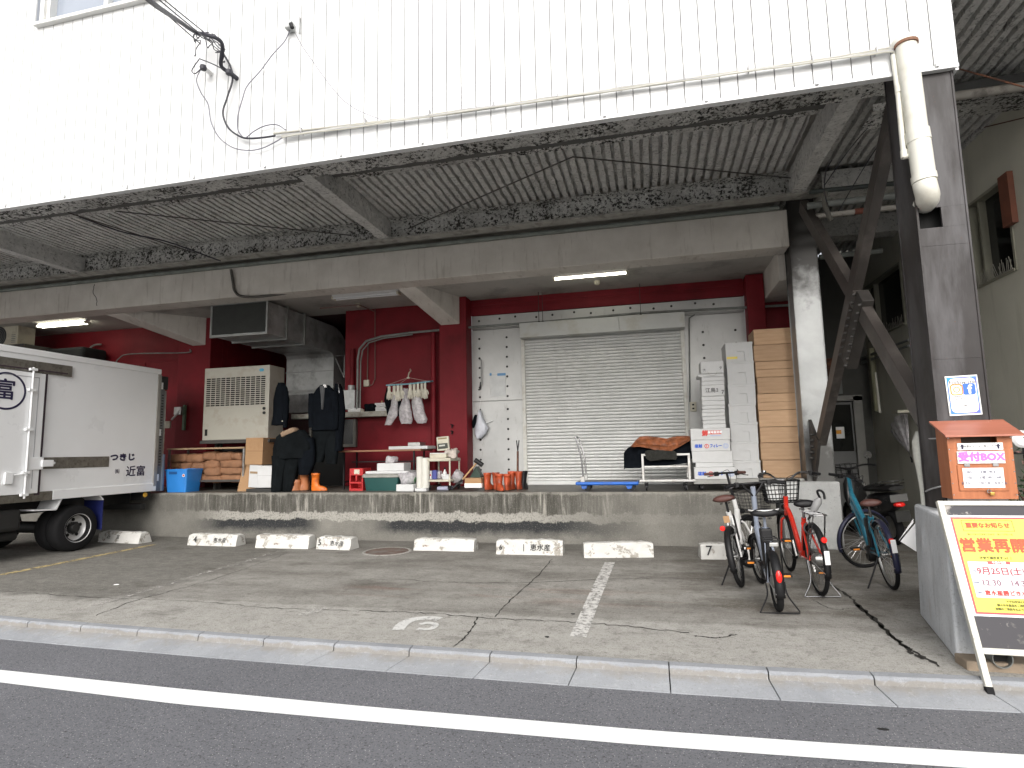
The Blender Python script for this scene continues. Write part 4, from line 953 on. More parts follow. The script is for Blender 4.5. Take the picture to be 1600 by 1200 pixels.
MB().box(x0, x1, 9.019, 9.02, z0+(z1-z0)*.55, z0+(z1-z0)*.56).build('lid_seam', mat('seam_grey', (.3, .3, .3), .8), t)
q = carton('carton', M_CARD, 'brown cardboard carton balanced on the white foam boxes', 'box', (383, 684, 410, 726), 9.14, .36, None, 1); t, x0, x1, z0, z1, Mx = q
MB().box(x0-.001, x1+.001, 9.137, 9.2, z0+(z1-z0)*.50, z0+(z1-z0)*.51, M=Mx).build('flap_seam', mat('carton_seam', (.12, .06, .03), .9), t)
# --- hung jackets and overalls
def garment(name, m, label, profile, Y, depth, parts_=(), seed=0, group='work clothes hung on the dock', nseg=20):
    """profile: list of (py, pxl, pxr); lofted, folded cloth body"""
    t = thing(name, label, 'clothing', at((profile[0][1]+profile[0][2])/2, profile[0][0], Y=Y), group=group)
    def body(prof, nm, mm, dep, yoff=0, par=t):
        rings = []
        pr = []
        for (a, b_) in zip(prof, prof[1:]):
            for k in range(4): f = k/4; pr.append(tuple(a[i]+(b_[i]-a[i])*f for i in range(3)))
        pr.append(prof[-1])
        for py, pl, prr in pr:
            xl, xr = X_(pl, py, Y), X_(prr, py, Y); z = Z_((pl+prr)/2, py, Y); ring = []
            for j in range(nseg):
                a = 2*math.pi*j/nseg; ca, sa = math.cos(a), math.sin(a)
                w = (xr-xl)/2; fold = .18*noise.noise(Vector((a*1.6+seed, z*1.4, seed*2.3)))+.10*math.sin(a*6+seed+z*2)
                ring.append(V((xl+xr)/2+ca*w*(1+.10*noise.noise(Vector((a+seed, z*3, 3)))), Y+yoff+sa*dep*(1+fold), z+.012*noise.noise(Vector((a*2, z*5, seed)))))
            rings.append(ring)
        return MB().loft(rings).build(nm, mm, par, sharp=70)
    body(profile, 'body', m, depth)
    for i, (prof, nm, mm, dep, yo) in enumerate(parts_): body(prof, nm, mm, dep, yo)
    return t
g1 = garment('work_jacket', M_NAVY, 'dark work jacket hung beside the cream air conditioner cabinet', [(598, 436, 443), (606, 432, 449), (625, 428, 452), (650, 426, 450), (664, 424, 447)], 9.05, .07, [([(612, 446, 452), (640, 446, 453), (668, 444, 450)], 'sleeve', M_NAVY, .045, -.03)], 2)
mb = MB(); mb.lathe([(.012, 0), (.012, .006)], at(441, 658, Y=8.96), (0, 1, 0), 8); mb.build('button', M_CREAM, g1)
g2_ = garment('work_jacket', M_NAVY, 'black jacket on a white hanger above the hung dark trousers', [(602, 502, 513), (608, 495, 520), (620, 488, 526), (645, 486, 527), (672, 487, 527)], 9.10, .09, [([(615, 484, 493), (640, 483, 492), (668, 484, 492)], 'sleeve', M_NAVY, .05, -.02), ([(612, 519, 528), (640, 521, 531), (670, 520, 529)], 'sleeve', M_NAVY, .05, -.02), ([(604, 504, 512), (622, 506, 511), (640, 507, 509)], 'lining', mat('grey_lining', (.06, .062, .065), .8, var=.2), .03, -.085)], 5)
p = at(508, 604, Y=9.03); mb = MB(); mb.prism([(p.x-.045, p.z-.02), (p.x-.02, p.z+.04), (p.x+.02, p.z+.04), (p.x+.045, p.z-.02)], 'y', 9.0, 9.03); mb.build('hanger', M_WHITE, g2_, bevel=.01)
garment('work_trousers', M_CHARC, 'dark trousers hanging below the black jacket', [(668, 488, 528), (690, 489, 513), (712, 491, 507), (722, 494, 504)], 9.14, .07, [([(672, 506, 529), (700, 506, 528), (725, 509, 525)], 'leg', M_CHARC, .07, .02), ], 8)
g3 = garment('work_jacket', M_NAVY, 'black jacket hung sideways on a metal hook by the grey junction box', [(600, 525, 531), (612, 523, 536), (640, 526, 539), (670, 526, 537), (705, 524, 534)], 9.18, .08, [], 11)
MB().tube([at(528, 596, Y=9.15), at(529, 605, Y=9.12), at(530, 614, Y=9.12)], .008, 6).build('hook', M_CHROME, g3)
ov = garment('work_overalls', M_CHARC, 'charcoal overalls with tan collar draped over a stand at the dock edge', [(672, 446, 474), (682, 434, 484), (700, 428, 488), (716, 426, 480)], 8.98, .13, [
    ([(712, 426, 452), (735, 427, 447), (755, 426, 443), (768, 426, 441)], 'leg', M_CHARC, .09, -.02), ([(712, 444, 470), (735, 444, 464), (755, 443, 459), (768, 442, 456)], 'leg', M_CHARC, .09, .01),
    ([(684, 470, 489), (705, 466, 491), (725, 465, 490), (742, 467, 483)], 'sleeve', M_NAVY, .10, .03)], 14)
soft(MB(), at(453, 675, Y=8.90), (.30, .16, .09), 3, .015, M=Matrix.Rotation(rad(-18), 3, 'Y')).build('collar', mat('tan_fleece', (.26, .18, .12), .95, var=.2, bump=.5, bs=60), ov)
# --- boots
def boot(cx, y, h, m, label, face=90, group='orange rubber boots on the dock', scale_=1, toe=.25):
    t = thing('rubber_boot', label, 'boot', (cx, y, ZD), (0, 0, rad(face)), group)
    r = .058*scale_; rings = []
    for z, w, l0, l1 in ((0.012, .047, -.075, toe-.05), (.03, .050, -.08, toe-.04), (.06, .048, -.082, toe-.06), (.085, .045, -.082, toe-.10), (.105, .044, -.08, .085), (.14, .047, -.075, .062), (.20, .053, -.07, .062), (h-.03, .062, -.072, .068), (h-.028, .066, -.076, .072), (h, .066, -.076, .072), (h, .060, -.07, .066), (h-.12, .05, -.06, .055)):
        rings.append([V(((l0+l1)/2+(l1-l0)/2*math.cos(a))*scale_, w*scale_*math.sin(a)*(1+.04*noise.noise(Vector((a, z*8, cx)))), z+.008*noise.noise(Vector((a*2, z*9, cx*3)))) for a in [2*math.pi*j/18 for j in range(18)]])
    MB().loft(rings).build('shaft', m, t, local=True, sharp=60)
    sole = [[V(((toe-.13)/2+(toe+.04)/2*math.cos(a))*scale_, .050*scale_*math.sin(a), z) for a in [2*math.pi*j/18 for j in range(18)]] for z in (0, .018)]
    MB().loft(sole).build('sole', mat('dark_sole', (.05, .03, .02), .8), t, local=True, sharp=50)
    return t
boot(X_(493, 765, 8.98), 8.98, .31, M_ORANGE, 'clean bright orange boot at the dock edge beside the overalls', 0, toe=.27)
boot(X_(474, 762, 9.1), 9.12, .30, mat('brown_rubber', (.36, .13, .05), .5, var=.2), 'dull brown boot behind the legs of the overalls', 200)
boot(X_(464, 764, 9.06), 9.05, .17, MATS['brown_rubber'], 'low brown boot half hidden by the overalls', 205)
mb = MB(); p = at(472, 745, Y=9.16); mb.prism([(p.x-.16, ZD+.02), (p.x-.10, ZD), (p.x+.12, ZD), (p.x+.12, ZD+.12), (p.x+.03, ZD+.42), (p.x-.04, ZD+.48), (p.x-.13, ZD+.2)], 'y', 9.2, 9.23); single(mb, 'leather_apron', MATS['brown_rubber'], 'brown leather apron propped behind the overalls', 'apron', bevel=.01)
BT = [(762, 766, 9.12, .285, 'first dirty orange boot beside the small carton', 80), (775, 764, 9.22, .285, 'dirty orange boot behind the largest boot', 95), (780, 767, 9.0, .27, 'widest dirty orange boot at the front of the row, toe forward', -62),
      (793, 767, 9.03, .265, 'narrow dirty orange boot right of the front one', 85), (800, 765, 9.2, .30, 'dirty orange boot left of the upright rusty bar', 92), (811, 765, 9.2, .30, 'dirty orange boot holding the upright rusty bar', 88)]
for px, py, y, h, lab, fc in BT: boot(X_(px, py, y), y, h, M_RUST_RUB, lab, fc, 'orange rubber boots on the dock', 1.12 if px == 780 else 1.0)
boot(X_(817.5, 764, 9.25), 9.3, .30, M_BLACK, 'black rubber boot at the end of the boot row by the shutter', 90, 'orange rubber boots on the dock')
mb = MB(); a, b_ = at(809, 745, Y=9.22), at(809, 705, Y=9.22); t = thing('pry_bar', 'rusty pry bar with forked tip standing in an orange boot', 'tool', a)
MB().cyl(a, b_, .017, 10).build('shaft', M_RUSTY, t); mb = MB(); c_ = at(809, 688, Y=9.22); mb.beam(b_, c_+V(-.02, 0, 0), .02, .014); mb.beam(b_, c_+V(.022, 0, 0), .02, .014); mb.build('fork_tip', M_BLACK, t)
# --- wall ledge with small things, framed dark opening
LX0, LX1 = X_(455, 648, 10.35), X_(607, 648, 10.35); LZ = Z_(570, 643, 10.35); single(MB().box(LX0, LX1, 10.35, YB-.002, LZ-.10, LZ), 'wall_ledge', mat('grey_white_ledge', (.36, .35, .31), .8, var=.15, vs=8, dirt=(.15, .12, .09), dirt_scale=9, dirt_amt=.6), 'long grey white ledge on the red wall below the switch box', 'ledge', bevel=.005)
def item(px, Y, dep, name, m, label, cat, group='odds and ends on the wall ledge', zbase=None, bevel=.008):
    x0, x1, z0, z1 = rect(*px, Y); 
    if zbase is not None: z1 += zbase-z0; z0 = zbase
    return single(MB().box(x0, x1, Y, Y+dep, z0, z1), name, m, label, cat, group, bevel=bevel)
item((543, 636, 563, 642), 10.38, .12, 'paper_roll_box', M_WHITE, 'long white box lying at the left of the ledge', 'box', zbase=LZ, bevel=.02)
single(MB().lathe([(.028, 0), (.028, .05)], (X_(566, 640, 10.4), 10.42, LZ), n=14), 'tape_roll', M_CREAM, 'small cream tape roll on the ledge', 'tape', 'odds and ends on the wall ledge')
o = soft(MB(), at(579, 637, Y=10.42), (.24, .16, .15), 4, .03, 9, sq=.8).build('black_cloth', M_NAVY); weld(o); setp(o, 'crumpled black cloth lying on the ledge', 'cloth', 'odds and ends on the wall ledge')
for k, (a, b_) in enumerate(((586, 603), (585, 601), (587, 603), (585, 602))):
    zb = LZ+.002+k*.041; x0, x1 = X_(a, 633, 10.37), X_(b_, 633, 10.37); single(MB().box(x0, x1, 10.38, 10.55, zb, zb+.037), 'foam_sheet', M_FOAM, ('lowest', 'second lowest', 'third lowest', 'topmost')[k]+' white foam lid in the small stack on the ledge', 'foam sheet', 'foam lids on the ledge', bevel=.006)
single(MB().lathe([(.02, 0), (.02, .03), (.008, .04)], (X_(595, 627, 10.4), 10.45, LZ+.168), n=10), 'tape_roll', M_CARD, 'tiny brown roll on top of the foam lids', 'tape', 'odds and ends on the wall ledge')
FR = thing('framed_opening', 'dark window with a grey frame below the wall ledge behind the jackets', 'window', (X_(530, 700, 10.55), YB, Z_(530, 700, 10.55)))
x0, x1, z0, z1 = rect(483, 656, 556, 699, 10.53); MB().box(x0+.05, x1-.05, 10.56, 10.58, z0+.05, z1).build('pane', M_GLASSD, FR)
mb = MB(); mb.box(x1-.06, x1, 10.52, 10.62, z0, z1); mb.box(x0, x0+.05, 10.52, 10.62, z0, z1); mb.box(x0+.05, x1-.06, 10.52, 10.62, z0, z0+.06); mb.box(x0+.35, x0+.40, 10.53, 10.62, z0+.06, z1); mb.build('frame', mat('dull_grey_frame', (.13, .125, .11), .6, var=.2), FR, bevel=.004)
single(MB().box(-9, -6.03, 10.7, 10.75, ZD, z0+.02), 'recess_shade_sheet', M_DARK, 'low dark sheet standing for the shade in the recess behind the rack', 'screen')  # near-black sheet takes the place of shade low in the recess
# --- laundry hanger with gloves and bags
HY = 10.22; HG = thing('laundry_hanger', 'pale blue folding laundry hanger pegged with gloves on the red wall', 'laundry hanger', at(638, 600, Y=HY))
A, B = at(604, 602, Y=HY), at(671, 596, Y=HY); mid = (A+B)/2+V(.05, 0, 0)
mb = MB(); mb.tube(spline([A, (A+B)/2+V(0, 0, -.012), B], 6), .014, 8); mb.tube(spline([A+V(.02, .22, .03), (A+B)/2+V(0, .22, .02), B+V(0, .22, .03)], 6), .014, 8); mb.tube([A, A+V(.02, .22, .03)], .014, 8); mb.tube([B, B+V(0, .22, .03)], .014, 8); mb.build('frame', mat('pale_blue_plastic', (.22, .42, .50), .4), HG)
top = at(638, 590, Y=HY+.1); mb = MB()
for e in (A, B, A+V(.15, .22, .03), B+V(-.1, .22, .03)): mb.tube([e, top], .006, 6)
mb.build('strings', mat('string', (.35, .22, .20), .8), HG)
mb = MB(); mb.tube([top+V(0, 0, -.02), top+V(0, 0, .03), at(639, 583, Y=HY+.1), at(642, 579, Y=HY+.15), at(641, 577, Y=HY+.25)], .012, 8); mb.lathe([(.03, -.02), (.03, .01)], top, n=12); mb.build('hook', M_CREAM, HG)
gp = [608, 616, 622, 627, 641, 647, 653, 659, 664]
M_GLOVE = mat('cotton_glove', (.62, .59, .50), .95, var=.12, vs=9, bump=.3, bs=40)
def glove(p, h, w, rot, lab):
    t = thing('work_glove', lab, 'glove', p, (0, 0, rot), 'gloves drying on the laundry hanger'); rings = []
    for f, ww, dd in ((0, .5, .35), (.06, .62, .5), (.3, .55, .5), (.55, .95, .6), (.72, 1, .55)): rings.append([V(w*ww/2*math.cos(a), w*dd*.35*math.sin(a), -h*f) for a in [2*math.pi*j/10 for j in range(10)]])
    MB().loft(rings).build('palm', M_GLOVE, t, local=True, sharp=80)
    for i, (fx, fl) in enumerate(((-.38, .82), (-.13, 1.0), (.13, .98), (.38, .86))): MB().tube([V(w*fx, 0, -h*.68), V(w*fx*1.1, .004*i, -h*(.68+.30*fl*.6)), V(w*fx*1.2, .01, -h*(.68+.32*fl))], w*.13, 6, rs=[w*.14, w*.13, w*.08]).build('finger', M_GLOVE, t, local=True)
    MB().tube([V(w*.45, 0, -h*.45), V(w*.72, 0, -h*.6), V(w*.75, 0, -h*.72)], w*.13, 6, rs=[w*.14, w*.13, w*.09]).build('thumb', M_GLOVE, t, local=True)
    MB().box(-.008, .008, -.012, .012, -.02, .03).build('peg', MATS['pale_blue_plastic'], t, local=True)
    return t
ordn = ('first', 'second', 'third', 'fourth', 'fifth', 'sixth', 'seventh', 'eighth', 'ninth')
for k, px in enumerate(gp): glove(at(px, 604-.09*(px-604), Y=HY-.01+(k % 2)*.05), .262+.02*(k % 3), .095+.014*(k % 2), random.uniform(-.5, .5), f'off white cotton glove, {ordn[k]} from the left on the laundry hanger')
M_BAG, T = fresh('clear_plastic_bag', .25, .5); T.b.inputs['Base Color'].default_value = (.62, .60, .62, 1); T.L.new(T.rng(T.noi(14, 4), .35, .65, .40, .72), T.b.inputs['Alpha'])
def bag(name, m, label, prof, Y, dep, seed, group=None, cat='bag'):
    rings = []
    pr = []
    for (a, b_) in zip(prof, prof[1:]):
        for k in range(4): f = k/4; pr.append(tuple(a[i]+(b_[i]-a[i])*f for i in range(3)))
    pr.append(prof[-1])
    for py, pl, prr in pr:
        xl, xr, z = X_(pl, py, Y), X_(prr, py, Y), Z_((pl+prr)/2, py, Y)
        rings.append([V((xl+xr)/2+(xr-xl)/2*math.cos(a)*(1+.12*noise.noise(Vector((a*2, z*9, seed)))), Y+dep*math.sin(a)*(1+.5*noise.noise(Vector((a*2.5, z*7, seed+3)))), z+.02*noise.noise(Vector((a*2, seed, z*9)))) for a in [2*math.pi*j/16 for j in range(16)]])
    return single(MB().loft(rings, cap=False), name, m, label, cat, group, sharp=60)
bag('plastic_bag', M_BAG, 'narrow clear plastic bag pegged at the left of the laundry hanger', [(618, 614, 621), (635, 610, 622), (650, 605, 621), (664, 601, 611)], HY+.06, .04, 1, 'clear bags on the laundry hanger')
bag('plastic_bag', M_BAG, 'clear plastic bag pegged in the middle of the laundry hanger', [(607, 630, 638), (620, 630, 639), (640, 623, 642), (655, 624, 645), (662, 627, 643)], HY+.08, .06, 2, 'clear bags on the laundry hanger')
bag('plastic_bag', M_BAG, 'widest clear plastic bag at the right of the laundry hanger', [(612, 646, 658), (628, 643, 660), (645, 645, 664), (655, 648, 668), (661, 652, 666)], HY+.08, .06, 3, 'clear bags on the laundry hanger')
for k, (lab, prof) in enumerate((('black cloth pegged at the left end of the laundry hanger', [(606, 604, 610), (625, 600, 611), (640, 604, 612), (648, 605, 608)]), ('black cloth hanging between two clear bags on the laundry hanger', [(624, 619, 627), (640, 620, 626), (650, 621, 624)]))):
    bag('black_cloth', M_NAVY, lab, prof, HY+.12, .04, 6+k, 'black cloths on the laundry hanger', 'cloth')
# --- silver panel things
t = thing('pull_handle', 'bent dark steel pull handle on the silver panel left of the shutter', 'handle', at(752, 585, Y=YB))
MB().tube([at(749, 562, Y=YB-.02), at(752, 562, Y=YB-.07), at(752, 600, Y=YB-.07), at(749, 609, Y=YB-.02)], .010, 8).build('bar', M_GALV, t); MB().tube([at(751, 597, Y=YB-.07), at(750, 608, Y=YB-.05), at(748, 609, Y=YB-.02)], .015, 8).build('grip', M_BLACK, t)
x0, x1, z0, z1 = rect(766, 586, 790, 619, YB-.016); t = thing('paper_notice', 'faded blank paper notice taped to the silver panel', 'notice', (x0, YB, z0)); MB().box(x0, x1, YB-.018, YB-.0135, z0, z1).build('sheet', mat('faded_paper', (.68, .70, .70), .7), t)
for a in (765, 777): q = rect(a, 583, a+(3 if a < 770 else 13), 587, YB-.02); MB().box(q[0], q[1], YB-.0195, YB-.0182, q[2], q[3]).build('blue_tape', mat('blue_tape', (.12, .30, .55), .5), t)
bag('shopping_bag', mat('pale_bag', (.58, .60, .66), .4, var=.12, vs=9, bump=.4, bs=14), 'white plastic carrier bag hanging on the silver panel by the pillar', [(641, 748, 751), (655, 745, 756), (668, 742, 763), (678, 742, 760), (685, 745, 752)], YB-.09, .07, 11)
bag('black_cloth', M_NAVY, 'black pouch hanging behind the white carrier bag', [(648, 742, 748), (660, 737, 746), (668, 738, 745)], YB-.05, .04, 12, None, 'pouch')
mb = MB(); mb.tube([at(751, 625, Y=YB-.03), at(749, 641, Y=YB-.06)], .003, 5); mb.tube([at(757, 662, Y=YB-.09), at(770, 657, Y=YB-.05)], .008, 6); single(mb, 'bag_string', M_SHEET, 'thin white string holding the carrier bag on the panel', 'string')
mb = MB()
for py in (666, 676): p = at(707, py, Y=YP-.005); mb.tube([p+V(-.03, 0, .03), p+V(.02, -.04, .02), p+V(.0, -.05, -.03)], .014, 6)
single(mb, 'wall_hook', M_BLACK, 'pair of black hooks on the red pillar above the scale', 'hook')
# --- folding table and what stands under and on it
TY0, TY1 = 9.45, 10.05; TZ = Z_(590, 703, TY0); tx0, tx1 = X_(527, 704, TY0), X_(657, 702, TY0)
TB = thing('folding_table', 'long folding table with brown wooden top against the red wall', 'table', ((tx0+tx1)/2, 9.7, ZD))
MB().box(tx0, tx1, TY0, TY1, TZ-.03, TZ).build('table_top', mat('brown_laminate', (.25, .12, .065), .5, var=.15, stretch=(.3, 3, 3)), TB, bevel=.006)
for xx in (tx0+.10, tx1-.15):
    for yy in (TY0+.07, TY1-.07): MB().box(xx-.013, xx+.013, yy-.013, yy+.013, ZD, TZ-.03).build('leg', M_BLACK, TB)
    MB().box(xx-.01, xx+.01, TY0+.08, TY1-.08, ZD+.12, ZD+.14).build('stretcher', M_BLACK, TB)
MB().box(tx0+.12, tx1-.16, TY0+.3, TY0+.32, TZ-.22, TZ-.20).build('stretcher', M_BLACK, TB)
item((607, 700, 668, 705), 9.55, .40, 'foam_slab', M_FOAM, 'long white foam slab on the right end of the folding table', 'foam slab', None, TZ+.001)
item((637, 694, 656, 700), 9.62, .28, 'metal_tray', M_ALU, 'small metal tray on the foam slab on the table', 'tray', None, TZ+.055)
# red bottle crate
x0, x1, z0, z1 = rect(546, 727, 567, 762, 9.15); z1 += ZD-z0; z0 = ZD; CR = thing('bottle_crate', 'red plastic bottle crate standing on end under the table', 'crate', ((x0+x1)/2, 9.2, z0)); M_RC = mat('red_plastic', (.42, .018, .02), .4, var=.08)
mb = MB(); w_ = x1-x0; h_ = z1-z0; t_ = .022
mb.box(x0, x0+t_, 9.15, 9.45, z0, z1); mb.box(x1-t_, x1, 9.15, 9.45, z0, z1)
for f0, f1 in ((0, .1), (.32, .40), (.68, 1.0)): mb.box(x0+t_, x1-t_, 9.15, 9.45 if f0 in (0, .68) else 9.2, z0+h_*f0, z0+h_*f1)
mb.box(x0+w_*.45, x0+w_*.55, 9.15, 9.2, z0+h_*.42, z0+h_*.68); mb.box(x0+t_, x1-t_, 9.40, 9.45, z0+h_*.1, z0+h_*.68); mb.build('body', M_RC, CR, bevel=.004)
MB().box(x0+w_*.35, x0+w_*.75, 9.147, 9.15, z0+h_*.74, z0+h_*.95).build('label', mat('worn_label', (.55, .52, .42), .7, dirt=(.3, .1, .06), dirt_scale=20, dirt_amt=.8), CR)
# green tote with lid
x0, x1, z0, z1 = rect(567, 741, 622, 762, 9.12); GT = thing('storage_tote', 'dark green storage tote with grey lid under the table', 'tote', ((x0+x1)/2, 9.3, ZD)); z1 += ZD-z0; z0 = ZD; cx, cy = (x0+x1)/2, 9.36; hx = (x1-x0)/2
MB().loft([rrect(cx, cy, hx*.90, .21, z0), rrect(cx, cy, hx*.98, .235, z1-.01), rrect(cx, cy, hx*.98, .235, z1)]).build('body', mat('dark_green_plastic', (.012, .065, .06), .4, var=.08), GT, sharp=50)
MB().loft([rrect(cx, cy, hx*1.06, .255, z1), rrect(cx, cy, hx*1.06, .255, z1+.035), rrect(cx, cy, hx*1.0, .235, z1+.06)]).build('lid', mat('grey_lid', (.22, .22, .20), .5, dirt=(.35, .34, .3), dirt_scale=9, dirt_amt=.4), GT, sharp=50)
zt_ = z1+.061
item((571, 731, 637, 735), 9.13, .42, 'foam_slab', M_FOAM, 'white foam lid lying on the grey lid of the green tote', 'foam slab', None, zt_)
x0, x1, z0, z1 = rect(571, 731, 637, 735, 9.13); zt2 = zt_+(z1-z0)+.001
item((589, 720, 631, 732), 9.2, .30, 'foam_box', M_FOAM, 'small white foam box stacked on the green tote', 'box', None, zt2)
x0, x1, z0, z1 = rect(589, 720, 631, 732, 9.2); zt3 = zt2+(z1-z0)
o = soft(MB(), ((x0+x1)/2-.03, 9.3, zt3+.055), (.19, .16, .12), 21, .03, 12, sq=.9).build('crumpled_bag', M_BAG); weld(o); setp(o, 'crumpled clear plastic bag on top of the small foam box', 'bag')
item((619, 752, 646, 763), 8.98, .25, 'foam_tray', M_FOAM, 'low white foam tray with a plastic bag at the dock edge', 'box', None, ZD)
x0, x1, z0, z1 = rect(619, 752, 646, 763, 8.98)
o = soft(MB(), ((x0+x1)/2, 9.16, ZD+.21), (.27, .24, .20), 23, .035, 9, sq=.8).build('filled_bag', M_BAG); weld(o); setp(o, 'clear bag of greens resting in the low foam tray', 'bag')
o = soft(MB(), ((x0+x1)/2+.05, 9.15, ZD+.16), (.14, .15, .12), 24, .05, 14, sq=.8).build('leafy_greens', mat('leaf_green', (.03, .09, .035), .7, var=.4, vs=20)); weld(o); setp(o, 'dark leafy greens inside the clear bag', 'greens')
item((648, 760, 666, 765), 8.98, .2, 'foam_slab', M_FOAM, 'small white foam slab under the standing rolls', 'foam slab', None, ZD)
x0, x1, z0, z1 = rect(648, 716, 668, 760, 9.0); zb = ZD+.045
for k, (xx, rr, lab) in enumerate(((x0+.055, .055, 'left one of the two standing white rolls by the cream cart'), (x0+.15, .065, 'thicker right one of the two standing white rolls by the cream cart'))):
    single(MB().tube([(xx, 9.09+.02*k, zb), (xx-.02, 9.13+.02*k, z1+.02*(k == 0)+ZD-ZD)], rr, 16), 'paper_roll', mat('off_white_roll', (.58, .57, .52), .6, var=.08), lab, 'roll', 'standing white rolls')
# cream cart with scale
x0, x1, z0, z1 = rect(667, 716, 704, 762, 9.1); cz = Z_(690, 716, 9.1); CT = thing('utility_cart', 'small cream two tier utility cart beside the red pillar', 'cart', ((x0+x1)/2, 9.3, ZD)); M_CC = mat('cream_cart_plastic', (.52, .49, .40), .5, var=.06, dirt=(.25, .21, .14), dirt_scale=6, dirt_amt=.4)
cy0, cy1 = 9.1, 9.62; cs = Z_(690, 750, 9.1)
for zz_, h_ in ((cz-.05, .05), (cs-.03, .035)): 
    mb = MB(); mb.box(x0, x1, cy0, cy1, zz_, zz_+h_); mb.build('tray', M_CC, CT, bevel=.01)
for xx in (x0+.02, x1-.02):
    for yy in (cy0+.02, cy1-.02): MB().cyl((xx, yy, ZD+.08), (xx, yy, cz), .014, 10).build('leg', M_CC, CT)
casters(CT, [(x0+.03, cy0+.03), (x1-.03, cy0+.03), (x0+.03, cy1-.03), (x1-.03, cy1-.03)], .035, M_BLACK, M_BLACK)
SC = thing('digital_scale', 'cream digital scale with a raised display on the utility cart', 'scale', ((x0+x1)/2, 9.3, cz)); a, b_, c_, d_ = rect(667, 708, 696, 715, 9.14); MB().box(a+.03, b_, 9.18, 9.48, cz+.001, cz+.075).build('base', M_CC, SC, bevel=.01); MB().box(a+.035, b_-.005, 9.185, 9.475, cz+.076, cz+.088).build('pan', M_WHITE, SC, bevel=.004)
a, b_, c_, d_ = rect(681, 682, 700, 704, 9.4); Mx = Matrix.Translation(((a+b_)/2, 9.46, c_)) @ Matrix.Rotation(rad(-4), 4, 'Y') @ Matrix.Translation((-(a+b_)/2, -9.46, -c_)); MB().box(a, b_, 9.46, 9.52, c_, d_, M=Mx).build('display_head', M_CREAM, SC, bevel=.012)
MB().box(a+.02, b_-.02, 9.457, 9.461, c_+.03, c_+(d_-c_)*.52, M=Mx).build('screen', mat('dark_lcd', (.035, .04, .03), .3), SC); MB().box(a+.03, b_-.03, 9.457, 9.461, d_-.045, d_-.02, M=Mx).build('scale_plate', mat('tan_plate', (.25, .19, .09), .5), SC)
MB().box(a+.045, b_-.07, 9.4545, 9.457, c_+.075, c_+.10, M=Mx).build('readout', mat('pale_readout', (.45, .46, .42), .5), SC); MB().cyl(((a+b_)/2+.04, 9.5, cz+.06), ((a+b_)/2+.04, 9.5, c_+.02), .02, 10).build('post', M_CC, SC)
o = soft(MB(), at(707, 709, Y=9.35)+V(0, 0, 0), (.19, .2, .15), 31, .05, 13, sq=.9).build('rag_pile', mat('stained_rag', (.45, .40, .36), .95, var=.3, vs=12, bump=.4, bs=30)); weld(o); setp(o, 'crumpled pale rags on the right of the utility cart top', 'rags')
o = soft(MB(), at(715, 745, Y=9.4), (.15, .2, .2), 33, .05, 11, sq=.9).build('crumpled_bag', M_BAG); weld(o); setp(o, 'crumpled clear bag beside the lower tier of the cart', 'bag')
zz_ = cs+.006
for a, b_, h_, m_, lab in ((670, 674, .14, M_SHEET, 'white and red packet on the lower tier of the cart'), (675, 682, .15, mat('blue_packet', (.05, .06, .25), .5, var=.2), 'dark blue packet on the lower tier of the cart')): 
    xa, xb = X_(a, 745, 9.2), X_(b_, 745, 9.2); o = single(MB().box(xa, xb, 9.2, 9.3, zz_, zz_+h_), 'packet', m_, lab, 'packet', 'packets on the cart', bevel=.008)
    if m_ is M_SHEET: MB().lathe([(.018, 0), (.018, .002)], ((xa+xb)/2, 9.196, zz_+.07), (0, 1, 0), 12).build('print', M_INK_RED, o)
xx = X_(694, 740, 9.22); t = thing('spray_bottle', 'white bottle standing on the lower tier of the cart', 'bottle', (xx, 9.25, zz_)); MB().lathe([(.03, 0), (.032, .02), (.032, .11), (.015, .14), (.012, .16)], (xx, 9.25, zz_), n=14).build('body', M_WHITE, t); MB().lathe([(.014, .16), (.014, .19), (.006, .20)], (xx, 9.25, zz_), n=10).build('cap', M_BLACK, t)
o = soft(MB(), (X_(697, 748, 9.2), 9.2, zz_+.045), (.15, .14, .085), 35, .03, 14).build('rag_pile', M_FOAM); weld(o); setp(o, 'white tissue heap on the lower tier of the cart', 'rags')
o = soft(MB(), (X_(684, 745, 9.24), 9.3, zz_+.07), (.08, .1, .13), 36, .02, 14).build('crumpled_bag', M_BAG); weld(o); setp(o, 'small clear bag between packets and bottle on the cart', 'bag')
item((682, 756, 703, 762), 9.2, .2, 'folded_bag', mat('lilac_sheet', (.30, .31, .40), .6, var=.15), 'folded lilac plastic sheet on the floor under the cart', 'sheet', None, ZD, .02)
# carton, mallet, green hood
q = carton('carton', M_CARD, 'small brown carton with white lower half near the orange boots', 'box', (726, 747, 752, 762), 9.0, .22); t, x0, x1, z0, z1, Mx = q
MB().box(x0-.002, x1+.002, 8.997, 9.1, z0, z0+(z1-z0)*.45).build('white_band', M_SHEET, t)
A, B = at(723, 749, Y=9.03), at(744, 724, Y=9.12); t = thing('mallet', 'black headed mallet with wooden handle leaning on the small carton', 'mallet', A); MB().cyl(A, B, .014, 10).build('handle', mat('pale_wood_handle', (.42, .25, .11), .6, var=.15), t)
MB().cyl(at(742, 718.5, Y=9.12), at(754, 727, Y=9.12), .038, 14).build('head', M_BLACK, t)
A = at(743, 748, Y=9.15); single(MB().add([A+V(-.12, .02, 0), A+V(.10, .02, .0), A+V(.0, .02, .20), A+V(-.12, .2, 0), A+V(.10, .2, .0), A+V(.0, .2, .20)], [(0, 1, 2), (5, 4, 3), (0, 3, 4, 1), (1, 4, 5, 2), (2, 5, 3, 0)]), 'green_hood', mat('dark_green_metal', (.012, .035, .022), .5, var=.2), 'dark green triangular hood behind the small carton', 'hood', bevel=.008)
